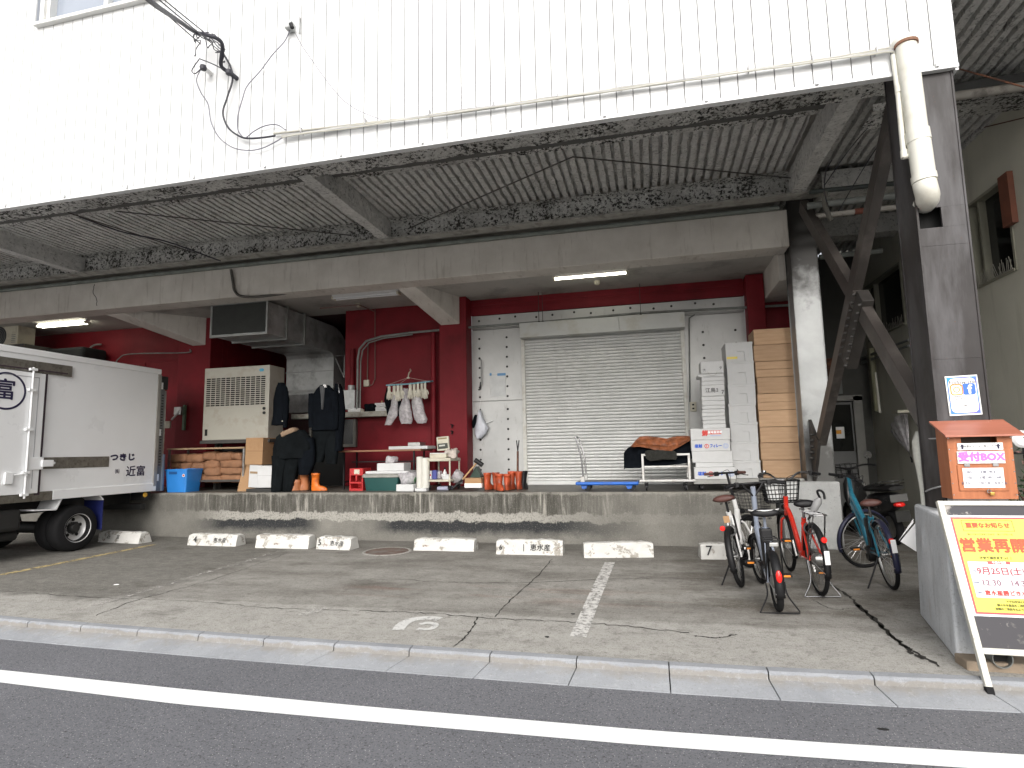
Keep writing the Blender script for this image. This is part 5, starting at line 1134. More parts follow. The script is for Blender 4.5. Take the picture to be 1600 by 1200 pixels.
single(MB().lathe([(.001, 0), (.06, .003), (.11, .05), (.115, .052), (.10, .06), (.001, .03)], at(748, 748, Y=9.2)+V(.02, .1, .0), n=20), 'metal_bowl', M_ALU, 'grey metal bowl behind the small carton', 'bowl')
mb = MB(); mb.tube([at(707, 763, Y=9.15), at(722, 750, Y=9.25)], .02, 8); single(mb, 'black_tube', M_BLACK, 'black plastic tube leaning between cart and carton', 'tube')
# --- blue platform trolley
x0, x1, z0, z1 = rect(899, 753, 998, 761, 8.98); ph = ZD+.135; PT = thing('platform_trolley', 'blue flat platform trolley with folding steel handle before the shutter', 'trolley', ((x0+x1)/2, 9.25, ZD)); M_TB = mat('trolley_blue', (.012, .12, .50), .42, var=.08, dirt=(.05, .06, .1), dirt_scale=8, dirt_amt=.4)
MB().box(x0, x1, 8.98, 9.50, ph-.05, ph).build('deck', M_TB, PT, bevel=.02, seg=4); MB().box(x0+.03, x1-.03, 9.01, 9.47, ph+.001, ph+.004).build('mat', mat('grey_mat', (.13, .14, .16), .6, var=.2, vs=12), PT)
for xx in (x0+.13, x1-.14):
    for yy in (9.06, 9.40):
        MB().lathe([(.02, -.016), (.048, -.014), (.048, .014), (.02, .016)], (xx+.04, yy, ZD+.048), (0, 1, 0), 18).build('wheel', M_BLACK, PT); MB().prism([(xx-.055, ph-.052), (xx+.05, ph-.052), (xx+.03, ZD+.03), (xx-.03, ZD+.022)], 'y', yy-.04, yy-.02).build('wheel_housing', M_TB, PT, bevel=.006)
hx = x0+.06; zt = Z_(905, 683, 9.2)
mb = MB(); mb.tube(spline([(hx+.06, 9.02, ph), (hx+.04, 9.02, ph+.35), (hx-.03, 9.02, zt-.04), (hx-.05, 9.06, zt), (hx-.05, 9.40, zt), (hx-.03, 9.45, zt-.04), (hx+.04, 9.45, ph+.35), (hx+.06, 9.45, ph)], 6), .013, 8); mb.build('handle', M_CHROME, PT)
mb = MB(); mb.cyl((hx+.045, 9.02, ph+.28), (hx+.045, 9.45, ph+.28), .010, 8); mb.box(hx+.02, hx+.08, 9.0, 9.06, ph, ph+.08); mb.box(hx+.02, hx+.08, 9.41, 9.47, ph, ph+.08); mb.build('handle_bracket', M_ALU, PT)
# --- steel cart with a draped jacket
x0, x1, z0, z1 = rect(999, 748, 1088, 757, 8.95); bz = Z_(1040, 752, 8.95); SCt = thing('steel_cart', 'low stainless steel cart with end frames in front of the shutter', 'cart', ((x0+x1)/2, 9.2, ZD))
MB().box(x0, x1, 8.95, 9.5, ZD+.13, ZD+.165).build('deck', M_ALU, SCt, bevel=.006)
tz = Z_(1040, 712, 9.0); px_l, px_r = X_(1004.5, 730, 9.0), X_(1077, 730, 9.0)
for yy in (9.0, 9.45):
    for xx in (px_l, px_r): MB().box(xx-.018, xx+.018, yy-.018, yy+.018, ZD+.166, tz).build('post', M_ALU, SCt, bevel=.004)
    MB().box(px_l-.018, px_r+.018, yy-.018, yy+.018, tz, tz+.032).build('rail', M_ALU, SCt, bevel=.004); zz_ = Z_(1040, 729, 9.0); MB().box(px_l+.019, px_r-.019, yy-.014, yy+.014, zz_-.014, zz_+.014).build('rail', M_ALU, SCt, bevel=.004)
casters(SCt, [(x0+.10, 9.02), (x1-.14, 9.02), (x0+.10, 9.42), (x1-.14, 9.42)], .05, M_BLACK, M_BLACK)
JK = thing('draped_jacket', 'navy jacket with quilted rust lining thrown over the steel cart', 'jacket', ((px_l+px_r)/2, 9.2, tz))
def edge(L_, x):
    for (a, b), (c_, d) in zip(L_, L_[1:]):
        if a <= x <= c_: return b+(d-b)*(x-a)/(c_-a)
    return L_[-1][1]
TOPJ = [(975, 708), (980, 702), (988, 696), (994, 688), (1000, 683), (1010, 682), (1030, 684), (1042, 686), (1052, 683), (1075, 682), (1088, 686)]
BOTJ = [(975, 731), (988, 731), (1001, 730), (1004, 726), (1015, 728), (1035, 727), (1060, 725), (1075, 723), (1088, 705)]
LINJ = [(986, 698), (1000, 698), (1016, 701), (1030, 705), (1046, 706), (1056, 701), (1070, 693), (1080, 687)]
def sheet(px, f, y0, y1, t0, t1, amp=1):
    py = t0+(t1-t0)*f; Y = y0+(y1-y0)*f**.8; n_ = noise.noise_vector(Vector((px*.045, f*2.6, 5))); p = at(px, py, Y=Y)
    return p+V(n_.x*.012, n_.y*.035*amp, n_.z*.016)
weld(MB().grid(lambda u, v: sheet(975+113*u, v, 9.03, 9.25, edge(BOTJ, 975+113*u), edge(TOPJ, 975+113*u)), 44, 18).build('shell', M_NAVY, JK, thick=.012))
MB().grid(lambda u, v: at(975+113*u, edge(TOPJ, 975+113*u)+v*26, Y=9.26+.22*min(1, v*2)), 30, 8).build('back_flap', M_NAVY, JK, thick=.01)
def lin(u, v):
    px = 986+94*u; y = edge(LINJ, px); t_ = edge(TOPJ, px)-.6; p = sheet(px, .30+.70*v, 9.03, 9.25, edge(BOTJ, px), edge(TOPJ, px)); q = at(px, y+(t_-y)*v, Y=p.y-.03)
    return q+V(0, -.028*abs(math.sin(u*math.pi*6.5))**.6*abs(math.sin((v*.9+.1)*math.pi*2.4+.4*math.sin(u*9)))**.6, 0)
weld(MB().grid(lin, 60, 24).build('lining', mat('rust_quilt', (.24, .075, .026), .6, var=.35, vs=14, bump=.4, bs=24, dirt=(.09, .03, .012), dirt_scale=9, dirt_amt=.6), JK, thick=.008))
soft(MB(), at(1033, 712, Y=8.95), (.46, .06, .15), 41, .035, 9).build('fur_collar', mat('dark_fur', (.018, .018, .015), .98, var=.4, vs=30, bump=1, bs=90), JK)
# --- long steel platform under the foam boxes, stacks of boxes
x0, x1 = X_(1084, 755, 8.98), X_(1258, 755, 8.98); FP = thing('steel_platform', 'low grey steel platform cart under the foam box stacks', 'cart', ((x0+x1)/2, 9.3, ZD)); fz = ZD+.165
MB().box(x0, x1, 8.98, 9.75, fz-.07, fz).build('deck', mat('pale_grey_platform', (.30, .30, .28), .6, var=.15), FP, bevel=.006)
casters(FP, [(x0+.12, 9.06), (x1-.3, 9.06), (x0+.12, 9.6), (x1-.3, 9.6)], .04, M_BLACK, M_BLACK)
def fbox(px, Y, dep, label, group, zb=None, lid=False, name='foam_box', cat='box', bev=.006):
    x0, x1, z0, z1 = rect(*px, Y)
    if zb is not None: z1 = zb+(z1-z0); z0 = zb
    t = thing(name, label, cat, ((x0+x1)/2, Y, z0), group=group)
    MB().box(x0, x1, Y, Y+dep, z0+.0008, z1-.0008).build('body', M_FOAM, t, bevel=bev)
    return t, x0, x1, z0, z1
R3, U3 = (1, 0, 0), (0, 0, 1)
# wide printed boxes
YW = 9.0; zb = fz+.001
def fish_print(t, x0, x1, z0, z1, Y):
    h = z1-z0; zc = (z0+z1)/2-.01; w = x1-x0
    text('塩鮭', h*.34, M_INK_BLUE, (x0+w*.18, Y-.002, zc), R3, U3, t, bold=.003, shear=.15); text('フィレー', h*.36, M_INK_BLUE, (x0+w*.63, Y-.002, zc), R3, U3, t, bold=.003, shear=.15, sx=.72)
    MB().torus((x0+w*.40, Y-.001, zc), (0, 1, 0), h*.17, h*.03, 24, 6, squash=.2).build('print_ring', M_INK_RED, t); text('1', h*.28, M_INK_RED, (x0+w*.40, Y-.002, zc), R3, U3, t, bold=.003)
    mb = MB()
    for r_ in (.22, .13): mb.torus((x0+w*.885, Y-.001, zc), (0, 1, 0), h*r_, h*.018, 18, 5, squash=.2)
    for k in range(3): mb.box(x0+w*.83, x0+w*.94, Y-.0015, Y, zc-h*.2+k*h*.16, zc-h*.17+k*h*.16)
    mb.build('pale_stamp', mat('pale_blue_ink', (.30, .38, .62), .6), t)
t, x0, x1, z0, z1 = fbox((1085, 731, 1150, 750), YW-.03, .5, 'lowest printed foam box with blue fish lettering and red ring', 'printed foam boxes', zb); fish_print(t, x0, x1, z0, z1, YW-.03); zb = z1
t, x0, x1, z0, z1 = fbox((1087, 724, 1146, 731), YW-.0, .45, 'white foam lid between the lowest and the blank wide foam box', None, zb, name='foam_sheet', cat='foam sheet'); zb = z1
t, x0, x1, z0, z1 = fbox((1081.5, 705.5, 1144.5, 723.5), YW, .5, 'blank wide foam box between the two blue lettered ones', 'printed foam boxes', zb); zb = z1
t, x0, x1, z0, z1 = fbox((1080, 688, 1141, 705.5), YW, .5, 'upper printed foam box with blue fish lettering and red ring', 'printed foam boxes', zb); fish_print(t, x0, x1, z0, z1, YW); zb = z1
t, x0, x1, z0, z1 = fbox((1079, 670, 1141, 688), YW, .5, 'topmost wide foam box with red printed banner', 'printed foam boxes', zb); h = z1-z0; w = x1-x0; zc = (z0+z1)/2
MB().box(x0+w*.46, x0+w*.78, YW-.0012, YW+.001, zc-.005, zc+h*.30).build('print_banner', M_INK_RED, t); text('産地直送便', h*.24, M_SHEET, (x0+w*.62, YW-.0025, zc+h*.14), R3, U3, t, bold=.002); text('鮮', h*.52, M_INK_RED, (x0+w*.37, YW-.0012, zc+.008), R3, U3, t, bold=.006)
MB().box(x0+w*.5, x0+w*.76, YW-.0012, YW+.001, zc-.03, zc-.02).build('print_line', MATS['pale_blue_ink'], t); zb = z1
# narrow stack of lids
YN = 9.12; rows = [(670, 663, 'lid'), (663, 657, 'lid'), (657, 651, 'lid'), (651, 645, 'lid'), (645, 639.5, 'lid'), (639.5, 634, 'lid'), (634, 626.5, 'lid'), (626.5, 619.5, 'lid'), (619.5, 602, 'box'), (602, 595.5, 'lid'), (595.5, 589, 'lid'), (589, 584, 'slab'), (584, 564.5, 'top')]
zz_ = zb; nl = 0; cnt = ('lowest', 'second', 'third', 'fourth', 'fifth', 'sixth', 'seventh', 'eighth', 'ninth', 'tenth')
for k, (pb, pt_, kd) in enumerate(rows):
    dx = random.uniform(-1.2, 1.2); off = 1.2-.25*k; l, r_ = 1097+off+dx*.5, 1133+off+dx*.5
    if kd == 'slab': l -= 5
    if kd == 'lid':
        lab = f'{cnt[nl]} thin foam lid from below in the narrow stack'; nl += 1
    else: lab = {'box': 'narrow foam box with handwriting in the middle of the lid stack', 'slab': 'wider foam slab sticking out near the top of the narrow stack', 'top': 'narrow marked foam box on top of the lid stack'}[kd]
    t, x0, x1, z0, z1 = fbox((l, pt_, r_, pb), YN+random.uniform(-.015, .015), .36, lab, 'foam lids in the narrow stack' if kd == 'lid' else None, zz_, name='foam_sheet' if kd == 'lid' else 'foam_slab' if kd == 'slab' else 'foam_box', cat='lid' if kd == 'lid' else 'box', bev=.009); zz_ = z1
    fy = min((c.matrix_world @ Vector(b)).y if False else b[1] for c in t.children for b in c.bound_box)+t.location.y
    if kd == 'box': text('江鳥ﾖ', .075, M_LETTER, ((x0+x1)/2-.02, fy-.002, (z0+z1)/2), R3, U3, t, bold=.001); text('7', .075, M_LETTER, (x1-.03, fy-.002, (z0+z1)/2-.03), R3, U3, t, bold=.002)
    if kd == 'top': text('大', .05, M_LETTER, (x0+.05, fy-.002, (z0+z1)/2-.04), R3, U3, t); text('9', .07, M_LETTER, (x1-.05, fy-.002, (z0+z1)/2-.02), R3, U3, t, shear=.2); MB().torus(((x0+x1)/2, fy, z0+.03), (0, 1, 0), .065, .004, 20, 5, 0, math.pi).build('moulded_arch', mat('foam_shade', (.42, .42, .40), .8), t)
# tall column of deep boxes with grip recesses
YT = 9.22; ys = [(743.5, 716, 1143, 1187), (716, 686.5, 1142, 1185), (686.5, 656.5, 1139, 1183), (656.5, 627, 1137, 1181), (627, 597, 1136, 1180), (597, 561, 1134, 1179), (561, 531, 1132.5, 1177)]
zz_ = fz+.001; xl, xr = X_(1140, 650, YT), X_(1182.5, 650, YT); nm = ('lowest', 'second', 'third', 'fourth', 'fifth', 'sixth', 'topmost')
for k, (pb, pt_, l, r_) in enumerate(ys):
    z0 = zz_; z1 = z0+(Z_(1160, pt_, YT)-Z_(1160, pb, YT)); zz_ = z1; jx = random.uniform(-.008, .008)
    t = thing('deep_foam_box', f'deep white foam box, {nm[k]} from below in the tall column beside the wooden crates' if k < 6 else 'deep white foam box with yellow tape topping the tall column', 'box', ((xl+xr)/2, YT, z0), group='deep foam boxes in the tall column')
    x0, x1 = xl+jx, xr+jx; cxg = x0+(x1-x0)*.55; g0, g1 = z0+.012, z0+(z1-z0)*.52
    mb = MB(); mb.box(x0, x1, YT+.02, YT+.5, z0+.0008, z1-.0008)                                # front skin with the trapezoid grip cut out
    mb.box(x0, cxg-.07, YT, YT+.02, z0+.0008, z1-.0008); mb.box(cxg+.07, x1, YT, YT+.02, z0+.0008, z1-.0008); mb.box(cxg-.07, cxg+.07, YT, YT+.02, g1, z1-.0008)
    mb.prism([(cxg-.07, g1), (cxg-.05, g1), (cxg-.06, z0+.001), (cxg-.07, z0+.001)], 'y', YT, YT+.02); mb.prism([(cxg+.05, g1), (cxg+.07, g1), (cxg+.07, z0+.001), (cxg+.06, z0+.001)], 'y', YT, YT+.02)
    mb.build('body', M_FOAM, t)
    MB().box(x0-.006, x1+.006, YT-.006, YT+.505, z1-.035, z1-.0012).build('lid', M_FOAM, t, bevel=.004)
    if k == 6: MB().box(x0+.01, x0+.16, YT-.003, YT+.001, z0+.04, z0+.075).build('yellow_tape', mat('yellow_tape', (.75, .62, .12), .5), t)
# wooden crates
M_WOOD, T = fresh('pine_board', .65, .3)
oi = T.N.new('ShaderNodeObjectInfo'); sh = T.rng(oi.outputs['Random'], 0, 1, .76, 1.12)
c = T.mix(T.rng(T.noi(4, 6, .6, st=(.6, 1, 6)), .3, .7), (.43, .27, .155), (.56, .375, .235))
c = T.mix(T.rng(T.vor(7.0, st=(1, 1, 1.4)), .05, .075, .9, 0), c, (.12, .05, .02))
c = T.mix(T.rng(T.noi(1.4, 4), .55, .75, 0, .35), c, (.36, .23, .13))
T.color(T.scale(c, sh)); T.bump(T.noi(5, 5, .6, st=(.6, 1, 8)), .15, .004)
YC = 9.2; cl_, cr_ = X_(1185, 640, YC), X_(1247.5, 640, YC); rows = [747, 719, 692, 667, 641, 615, 589, 564, 538, 513]; zz_ = fz+.001; nmc = ('lowest', 'second', 'third', 'fourth', 'fifth', 'sixth', 'seventh', 'eighth', 'topmost')
for k in range(9):
    z0 = zz_; z1 = z0+(Z_(1215, rows[k+1], YC)-Z_(1215, rows[k], YC)); zz_ = z1
    t = thing('wooden_crate', f'pale pine fish crate, {nmc[k]} from below in the tall crate stack' if k < 8 else 'pale pine fish crate on top of the tall crate stack', 'crate', ((cl_+cr_)/2, YC, z0), group='pine crates in the tall stack')
    jx = random.uniform(-.010, .010); x0, x1 = cl_+jx, cr_+jx; g = .003
    hsp = z0+(z1-z0)*random.choice((.5, .45, .55, 1.0)) if k in (6, 2, 4) else z1
    mb = MB(); mb.box(x0, x1, YC, YC+.018, z0+g, min(hsp, z1)-g)
    if hsp < z1-.01: mb.box(x0, x1, YC, YC+.018, hsp+g*.3, z1-g)
    mb.build('front_board', M_WOOD, t, bevel=.002)
    MB().box(x0, x1, YC+.46, YC+.478, z0+g, z1-g).build('back_board', M_WOOD, t)
    for xx in (x0, x1-.016): MB().box(xx, xx+.016, YC+.019, YC+.459, z0+g, z1-g).build('side_board', M_WOOD, t)
    MB().box(x0+.017, x1-.017, YC+.019, YC+.459, z0+g, z0+.014).build('bottom_board', M_WOOD, t)
# outdoor condenser standing behind the truck
x0, x1, z0, z1 = rect(-46, 509, 27, 543, 9.6); OC = thing('condenser_unit', 'cream outdoor condenser with a round fan above the truck roof', 'air conditioner', ((x0+x1)/2, 9.6, z0))
MB().box(x0, x1, 9.6, 9.98, z0, z1).build('casing', M_CREAM, OC, bevel=.012); p = at(-2, 526, Y=9.6)
MB().lathe([(.001, -.002), (.20, -.002), (.21, -.012), (.22, -.004), (.22, 0)], V(p.x, 9.6, p.z), (0, 1, 0), 28).build('fan_grille', M_DARK and mat('dark_grille', (.04, .042, .045), .5), OC)
mb = MB()
for k in range(4): mb.torus(V(p.x, 9.592, p.z), (0, 1, 0), .05+.045*k, .004, 28, 5)
mb.build('grille_rings', M_PIPEGREY, OC)
mb = MB()
for k in range(5): mb.box(x1-.16, x1-.05, 9.596, 9.6, z0+.08+.04*k, z0+.095+.04*k)
mb.build('vent_slots', M_PIPEGREY, OC)
MB().box(x0-.3, x1+.4, 9.45, 10.5, z0-.08, z0-.001).build('shelf_bracket', mat('dark_shelf_board', (.045, .042, .038), .7), OC)
mb = MB(); mb.box(-13, X_(135, 560, 10.0), 9.9, 10.5, 2.6, Z_(70, 545, 9.9)); single(mb, 'covered_pile', mat('dim_tarp', (.012, .013, .014), .9, var=.4, vs=4, bump=.6, bs=6), 'dim tarpaulin covered pile on the dock behind the truck', 'pile', bevel=.06)
# ------------------------------------------------------------------ wheel stops on the slab
M_STOP, T = fresh('flaking_white_stop', .85, .25)
oi = T.N.new('ShaderNodeObjectInfo'); vo = T.N.new('ShaderNodeVectorMath'); vo.operation = 'ADD'; cbn = T.N.new('ShaderNodeCombineXYZ'); T.L.new(oi.outputs['Random'], cbn.inputs[0]); sc_ = T.N.new('ShaderNodeVectorMath'); sc_.operation = 'SCALE'; sc_.inputs['Scale'].default_value = 30
T.L.new(cbn.outputs[0], sc_.inputs[0]); T.L.new(T.P, vo.inputs[0]); T.L.new(sc_.outputs[0], vo.inputs[1])
fl = T.noi(7, 8, .7, vec=vo.outputs[0])
c = T.mix(T.rng(T.noi(4, 6), .3, .7), (.50, .495, .47), (.60, .595, .57))
c = T.mix(T.rng(fl, .555, .59), c, T.mix(T.rng(T.noi(30, 6, .7), .3, .7), (.24, .225, .20), (.36, .34, .30)))
c = T.mix(T.rng(T.noi(9, 6, .7, vec=vo.outputs[0]), .63, .70, 0, .8), c, (.15, .07, .04))
T.color(c); T.bump(fl, .5, .01)
M_STOP_T = mat('stained_stop_concrete', (.13, .12, .10), .9, var=.3, vs=8, bump=.4, bs=30)
SD = V(0, 0, 1)
def wheel_stop(pl, pr, ptop, label, words=(), dep=.24):
    A, B = g2(*pl), g2(*pr); h = Z_((pl[0]+pr[0])/2, ptop, (A.y+B.y)/2+.03); d = (B-A).normalized(); n_ = V(-d.y, d.x, 0)
    t = thing('wheel_stop', label, 'wheel stop', (A+B)/2, group='concrete wheel stops along the dock')
    L = (B-A).length; k = max(3, int(L/.06)); r = random.Random(label); mb = MB(); rings = []
    for i in range(k+1):
        p = A+d*(L*i/k); e = .03 if i in (0, k) else 0
        sec = [(0, 0), (.02, h*.4), (.035, h*.86), (.055, h-e*.5), (.16, h-e*.4), (.19, h*.85), (dep-.02, h*.4), (dep, 0)]
        rings.append([p+n_*(y+r.uniform(-.006, .006))+V(0, 0, max(0, z+r.uniform(-.006, .006)*(z > 0))) for y, z in sec])
    mb.loft(rings, smooth=False); mb.build('block', M_STOP, t)
    up = (n_*.035+V(0, 0, h*.86)).normalized()
    for fx, fz, s, w in words:
        o = A+d*(L*fx)+n_*(.035*fz*1.0)+V(0, 0, h*.86*fz)-n_*.006
        text(w, s, M_LETTER, o, d, up, t, bold=.0011 if s > .09 else 0)
    return t
wheel_stop((152, 847), (216, 850), 831, 'rust streaked wheel stop behind the truck tyre marked with two characters', [(.25, .6, .075, '近'), (.48, .6, .075, '富')])
wheel_stop((292, 852), (368, 854), 835, 'wheel stop lettered with a black 4 and three characters', [(.15, .6, .13, '4'), (.66, .55, .082, '恵水産')])
wheel_stop((398, 856), (481, 858), 836, 'badly flaked blank wheel stop beside the one numbered 5')
wheel_stop((493, 858), (547, 860), 839, 'narrow wheel stop lettered with a faint 5 and three characters', [(.10, .6, .12, '5'), (.60, .55, .080, '恵水産')])
wheel_stop((646, 860), (740, 862), 842, 'grey flaked blank wheel stop right of the manhole cover')
wheel_stop((775, 866), (879, 868), 844, 'cleaner white wheel stop with three black characters and a vertical scratch', [(.67, .55, .095, '恵水産'), (.42, .6, .10, '|'), (.07, .55, .10, '6')])
wheel_stop((913, 872), (1022, 871), 848, 'long blank white wheel stop at the end of the white bay line')
wheel_stop((1096, 874), (1190, 875), 850, 'wheel stop with a large black 7 behind the white bicycle', [(.14, .62, .17, '7')])

# ------------------------------------------------------------------ bicycles
M_SPOKE = mat('bright_spoke', (.50, .50, .50), .3, metal=.8, var=.05)
M_REFL = mat('red_reflector', (.75, .02, .015), .25, var=.1); M_AMBER = mat('amber_reflector', (.85, .28, .03), .3, var=.1)
M_WHITEB = mat('bike_white', (.66, .66, .65), .3, var=.04, coat=.5); M_GREYB = mat('bike_grey_blue', (.23, .26, .32), .3, var=.05, coat=.5); M_REDB = mat('bike_red', (.60, .03, .015), .28, var=.06, coat=.5)
M_TEAL = mat('bike_teal', (.02, .15, .22), .3, var=.06, coat=.5); M_BROWNL = mat('brown_leather', (.085, .035, .028), .5, var=.2)
M_LINER = mat('basket_liner', (.62, .63, .62), .6, var=.05); M_FGREY = mat('frame_grey', (.30, .31, .32), .4, var=.05)
def xf(mb, Mx):
    if Mx is not None: mb.v = [Mx @ v for v in mb.v]
    return mb
def bicycle(label, loc, heading, lean, P):
    """local axes: x forward, z up, rear tyre contact at the origin"""
    t = thing('bicycle', label, 'bicycle', loc, (lean, 0, heading), 'bicycles parked by the steel columns')
    R, wb, tr = P['R'], P['wb'], P.get('tr', .018); fc = P['col']; hx = wb-.17; hz0, hz1 = P.get('hz0', R*2-.02), P.get('hz1', .86)
    head_b, head_t = V(hx+.045, 0, hz0), V(hx, 0, hz1); ax = (head_t-head_b).normalized()
    st = Matrix.Translation(head_b) @ Matrix.Rotation(P.get('steer', 0), 4, ax) @ Matrix.Translation(-head_b)
    rh, fh = V(0, 0, R), V(wb, 0, R); bb = V(P.get('bbx', wb*.41), 0, P.get('bbz', .28)); sx = P.get('sx', bb.x-.17); sz = P.get('sz', .82)
    def B(mb, name, m, front=False, par=t, **k): return xf(mb, st if front else None).build(name, m, par, local=True, **k)
    for c_, fr in ((rh, False), (fh, True)):
        w = B(MB().torus(c_, (0, 1, 0), R-tr, tr, 40, 10), 'wheel', M_RUBBER, fr)
        B(MB().torus(c_, (0, 1, 0), R-2*tr-.006, .010, 40, 8, squash=1.2), 'rim', P.get('rim', M_ALU), fr, w)
        mb = MB()
        for k in range(28):
            a = 2*math.pi*k/28; s = (-1)**k; o = .45*(1 if (k//2) % 2 else -1)
            mb.tube([c_+V(.022*math.cos(a+o), .028*s, .022*math.sin(a+o)), c_+V((R-2*tr-.01)*math.cos(a), 0, (R-2*tr-.01)*math.sin(a))], .0016, 4, cap=False)
        B(mb, 'spokes', P.get('spoke', M_SPOKE), fr, w)
        B(MB().lathe([(.03, -.035), (.03, -.028), (.016, -.02), (.016, .02), (.03, .028), (.03, .035)] if not (P.get('drum') and not fr) else [(.045, -.05), (.06, -.04), (.06, .02), (.03, .04)], c_, (0, 1, 0), 14), 'hub', M_ALU, fr, w)
        if P.get('fend'):
            a0, a1 = (rad(5), rad(200)) if not fr else (rad(28), rad(205))
            rf = R+.014; fw = tr+.010
            def fg(u, v, c_=c_, a0=a0, a1=a1): a = a0+(a1-a0)*u; k = (v-.5)*2; rr_ = rf-.020*k*k; return c_+V(rr_*math.cos(a), fw*k, rr_*math.sin(a))
            B(MB().grid(fg, 26, 4), 'fender', P['fend'], fr, thick=.003)
            mb = MB()
            for s in (-1, 1): mb.tube([c_+V(0, .05*s, 0), c_+V(rf*math.cos(a1-.15), fw*s*.9, rf*math.sin(a1-.15))], .003, 5)
            B(mb, 'fender_stay', M_SPOKE, fr)
    # frame
    mb = MB(); seat = V(sx, 0, sz-.14); d = P.get('dt', .022)
    if P.get('style') == 'deep': mb.tube(spline([head_b+V(-.01, 0, .10), V(hx-.16, 0, hz0-.02), bb+V(.10, 0, .05), bb+V(0, 0, .02)], 6), d, 10)
    else: mb.tube([head_b+V(-.01, 0, .06), bb], d, 10)
    if P.get('top'): mb.tube([head_t+V(0, 0, -.06), V(sx+.06, 0, bb.z+(seat.z-bb.z)*P['top'])], d*.8, 10)
    mb.tube([bb, seat], d*.85, 10); mb.tube([head_b, head_t], .024, 12)
    for s in (-1, 1):
        mb.tube([bb+V(0, .03*s, 0), rh+V(.0, .06*s, 0)], .011, 8); mb.tube([seat+V(.01, .02*s, -.05), rh+V(0, .06*s, 0)], .010, 8)
    B(mb, 'frame', fc)
    mb = MB(); mb.tube([head_b+V(0, 0, .02), head_b+ax*-.03], .022, 10)
    for s in (-1, 1): mb.tube([head_b+ax*-.02+V(0, .012*s, 0), head_b+ax*-.05+V(.01, .052*s, 0), fh+V(-.03, .056*s, .10), fh+V(0, .056*s, 0)], .012, 8)
    B(mb, 'fork', P.get('fork', fc), True)
    # saddle
    mb = MB(); rings = []
    for x, w, z, h in ((-.12, .03, .0, .012), (-.115, .075, .004, .03), (-.09, .10, .006, .045), (-.03, .085, .002, .048), (.05, .04, 0, .045), (.12, .022, 0, .035), (.145, .012, -.002, .015)):
        w *= P.get('sw', 1); h *= 1.75; rings.append([V(sx-.02+x, w*math.cos(a), sz+z+(h/2)*math.sin(a)*(1 if math.sin(a) > 0 else .9)) for a in [2*math.pi*j/16 for j in range(16)]])
    sd = B(mb.loft(rings), 'saddle', P.get('saddle', M_BLACK), sharp=70)
    if P.get('piping'): mb = MB(); mb.tube([V(sx-.02-.118*math.cos(a)*.95, .10*P.get('sw', 1)*math.sin(a), sz+.016) for a in [rad(-88+8*i) for i in range(23)]], .007, 6); mb.v = [v+V(0, 0, .012) for v in mb.v]; B(mb, 'piping', M_WHITE, False, sd)
    mb = MB()
    for s in (-1, 1): mb.torus(V(sx-.08, .04*s, sz-.045), (0, 0, 1), .014, .005, 10, 5)
    mb.tube([V(sx-.09, -.04, sz-.025), V(sx+.06, -.02, sz-.03)], .004, 6); mb.tube([V(sx-.09, .04, sz-.025), V(sx+.06, .02, sz-.03)], .004, 6); B(mb, 'saddle_spring', M_CHROME, False, sd)
    B(MB().cyl(seat+V(0, 0, -.02), V(sx-.01, 0, sz-.02), .013, 10), 'seat_post', P.get('post', M_CHROME))
    # handlebar
    zt = P.get('bar_z', 1.05); hw = P.get('bar_w', .28); top = head_t+ax*((zt-head_t.z)/ax.z)
    B(MB().cyl(head_t+ax*-.01, top, P.get('stem_r', .014), 10), 'stem', P.get('stem', M_CHROME), True)
    if P['bar'] == 'swept': pts = [V(-.22, -hw, .06), V(-.10, -hw+.03, .07), V(.02, -hw*.55, .075), V(.05, -.07, .01), V(.03, 0, 0), V(.05, .07, .01), V(.02, hw*.55, .075), V(-.10, hw-.03, .07), V(-.22, hw, .06)]
    elif P['bar'] == 'vee': pts = [V(-.10, -hw, .02), V(-.02, -hw*.6, .035), V(.01, -hw*.3, .035), V(.0, 0, .035), V(.01, hw*.3, .035), V(-.02, hw*.6, .035), V(-.10, hw, .02)]
    else: pts = [V(-.05, -hw, .0), V(0, -hw*.4, 0), V(0, 0, 0), V(0, hw*.4, 0), V(-.05, hw, 0)]
    sp = [top+p for p in spline(pts, 5)]
    hb = MB().tube(sp, .0115, 8)
    if P['bar'] == 'vee':
        for s in (-1, 1): hb.tube([top+V(0, .01*s, -.09), top+V(0, .10*s, .03)], .011, 8)
    hbo = B(hb, 'handlebar', P.get('barm', M_CHROME), True)
    for s, e in ((0, 1), (-1, -2)):
        n_ = 6 if P['bar'] != 'flat' else 4; seg = sp[:n_] if s == 0 else sp[-n_:]
        B(MB().tube(seg, .017, 10), 'grip', P.get('grip', M_BLACK), True, hbo)
        a = sp[n_ if s == 0 else -n_-1]; g0 = sp[0 if s == 0 else -1]
        B(MB().box(a.x-.02, a.x+.025, a.y-.02, a.y+.02, a.z-.03, a.z+.02), 'brake_clamp', M_BLACK, True, hbo, bevel=.006)
        B(MB().tube(spline([a+V(.02, 0, -.01), (a+g0)/2+V(.06, 0, -.03), g0+V(.05, 0, -.035)], 4), .006, 6), 'brake_lever', P.get('lever', M_CHROME), True, hbo)
    mb = MB()
    for s in (-1, 1): mb.tube(spline([sp[5 if s < 0 else -6]+V(.03, 0, 0), top+V(.13, .06*s, .02), top+V(.10, .03*s, -.16), head_b+V(.03, .02*s, .05)], 6), .003, 5)
    B(mb, 'cable', M_BLACK, True)
    if P.get('bell'): B(MB().lathe([(.001, .03), (.02, .025), (.026, .01), (.02, 0)], sp[-9]+V(0, 0, .01), n=12), 'bell', M_CHROME, True)
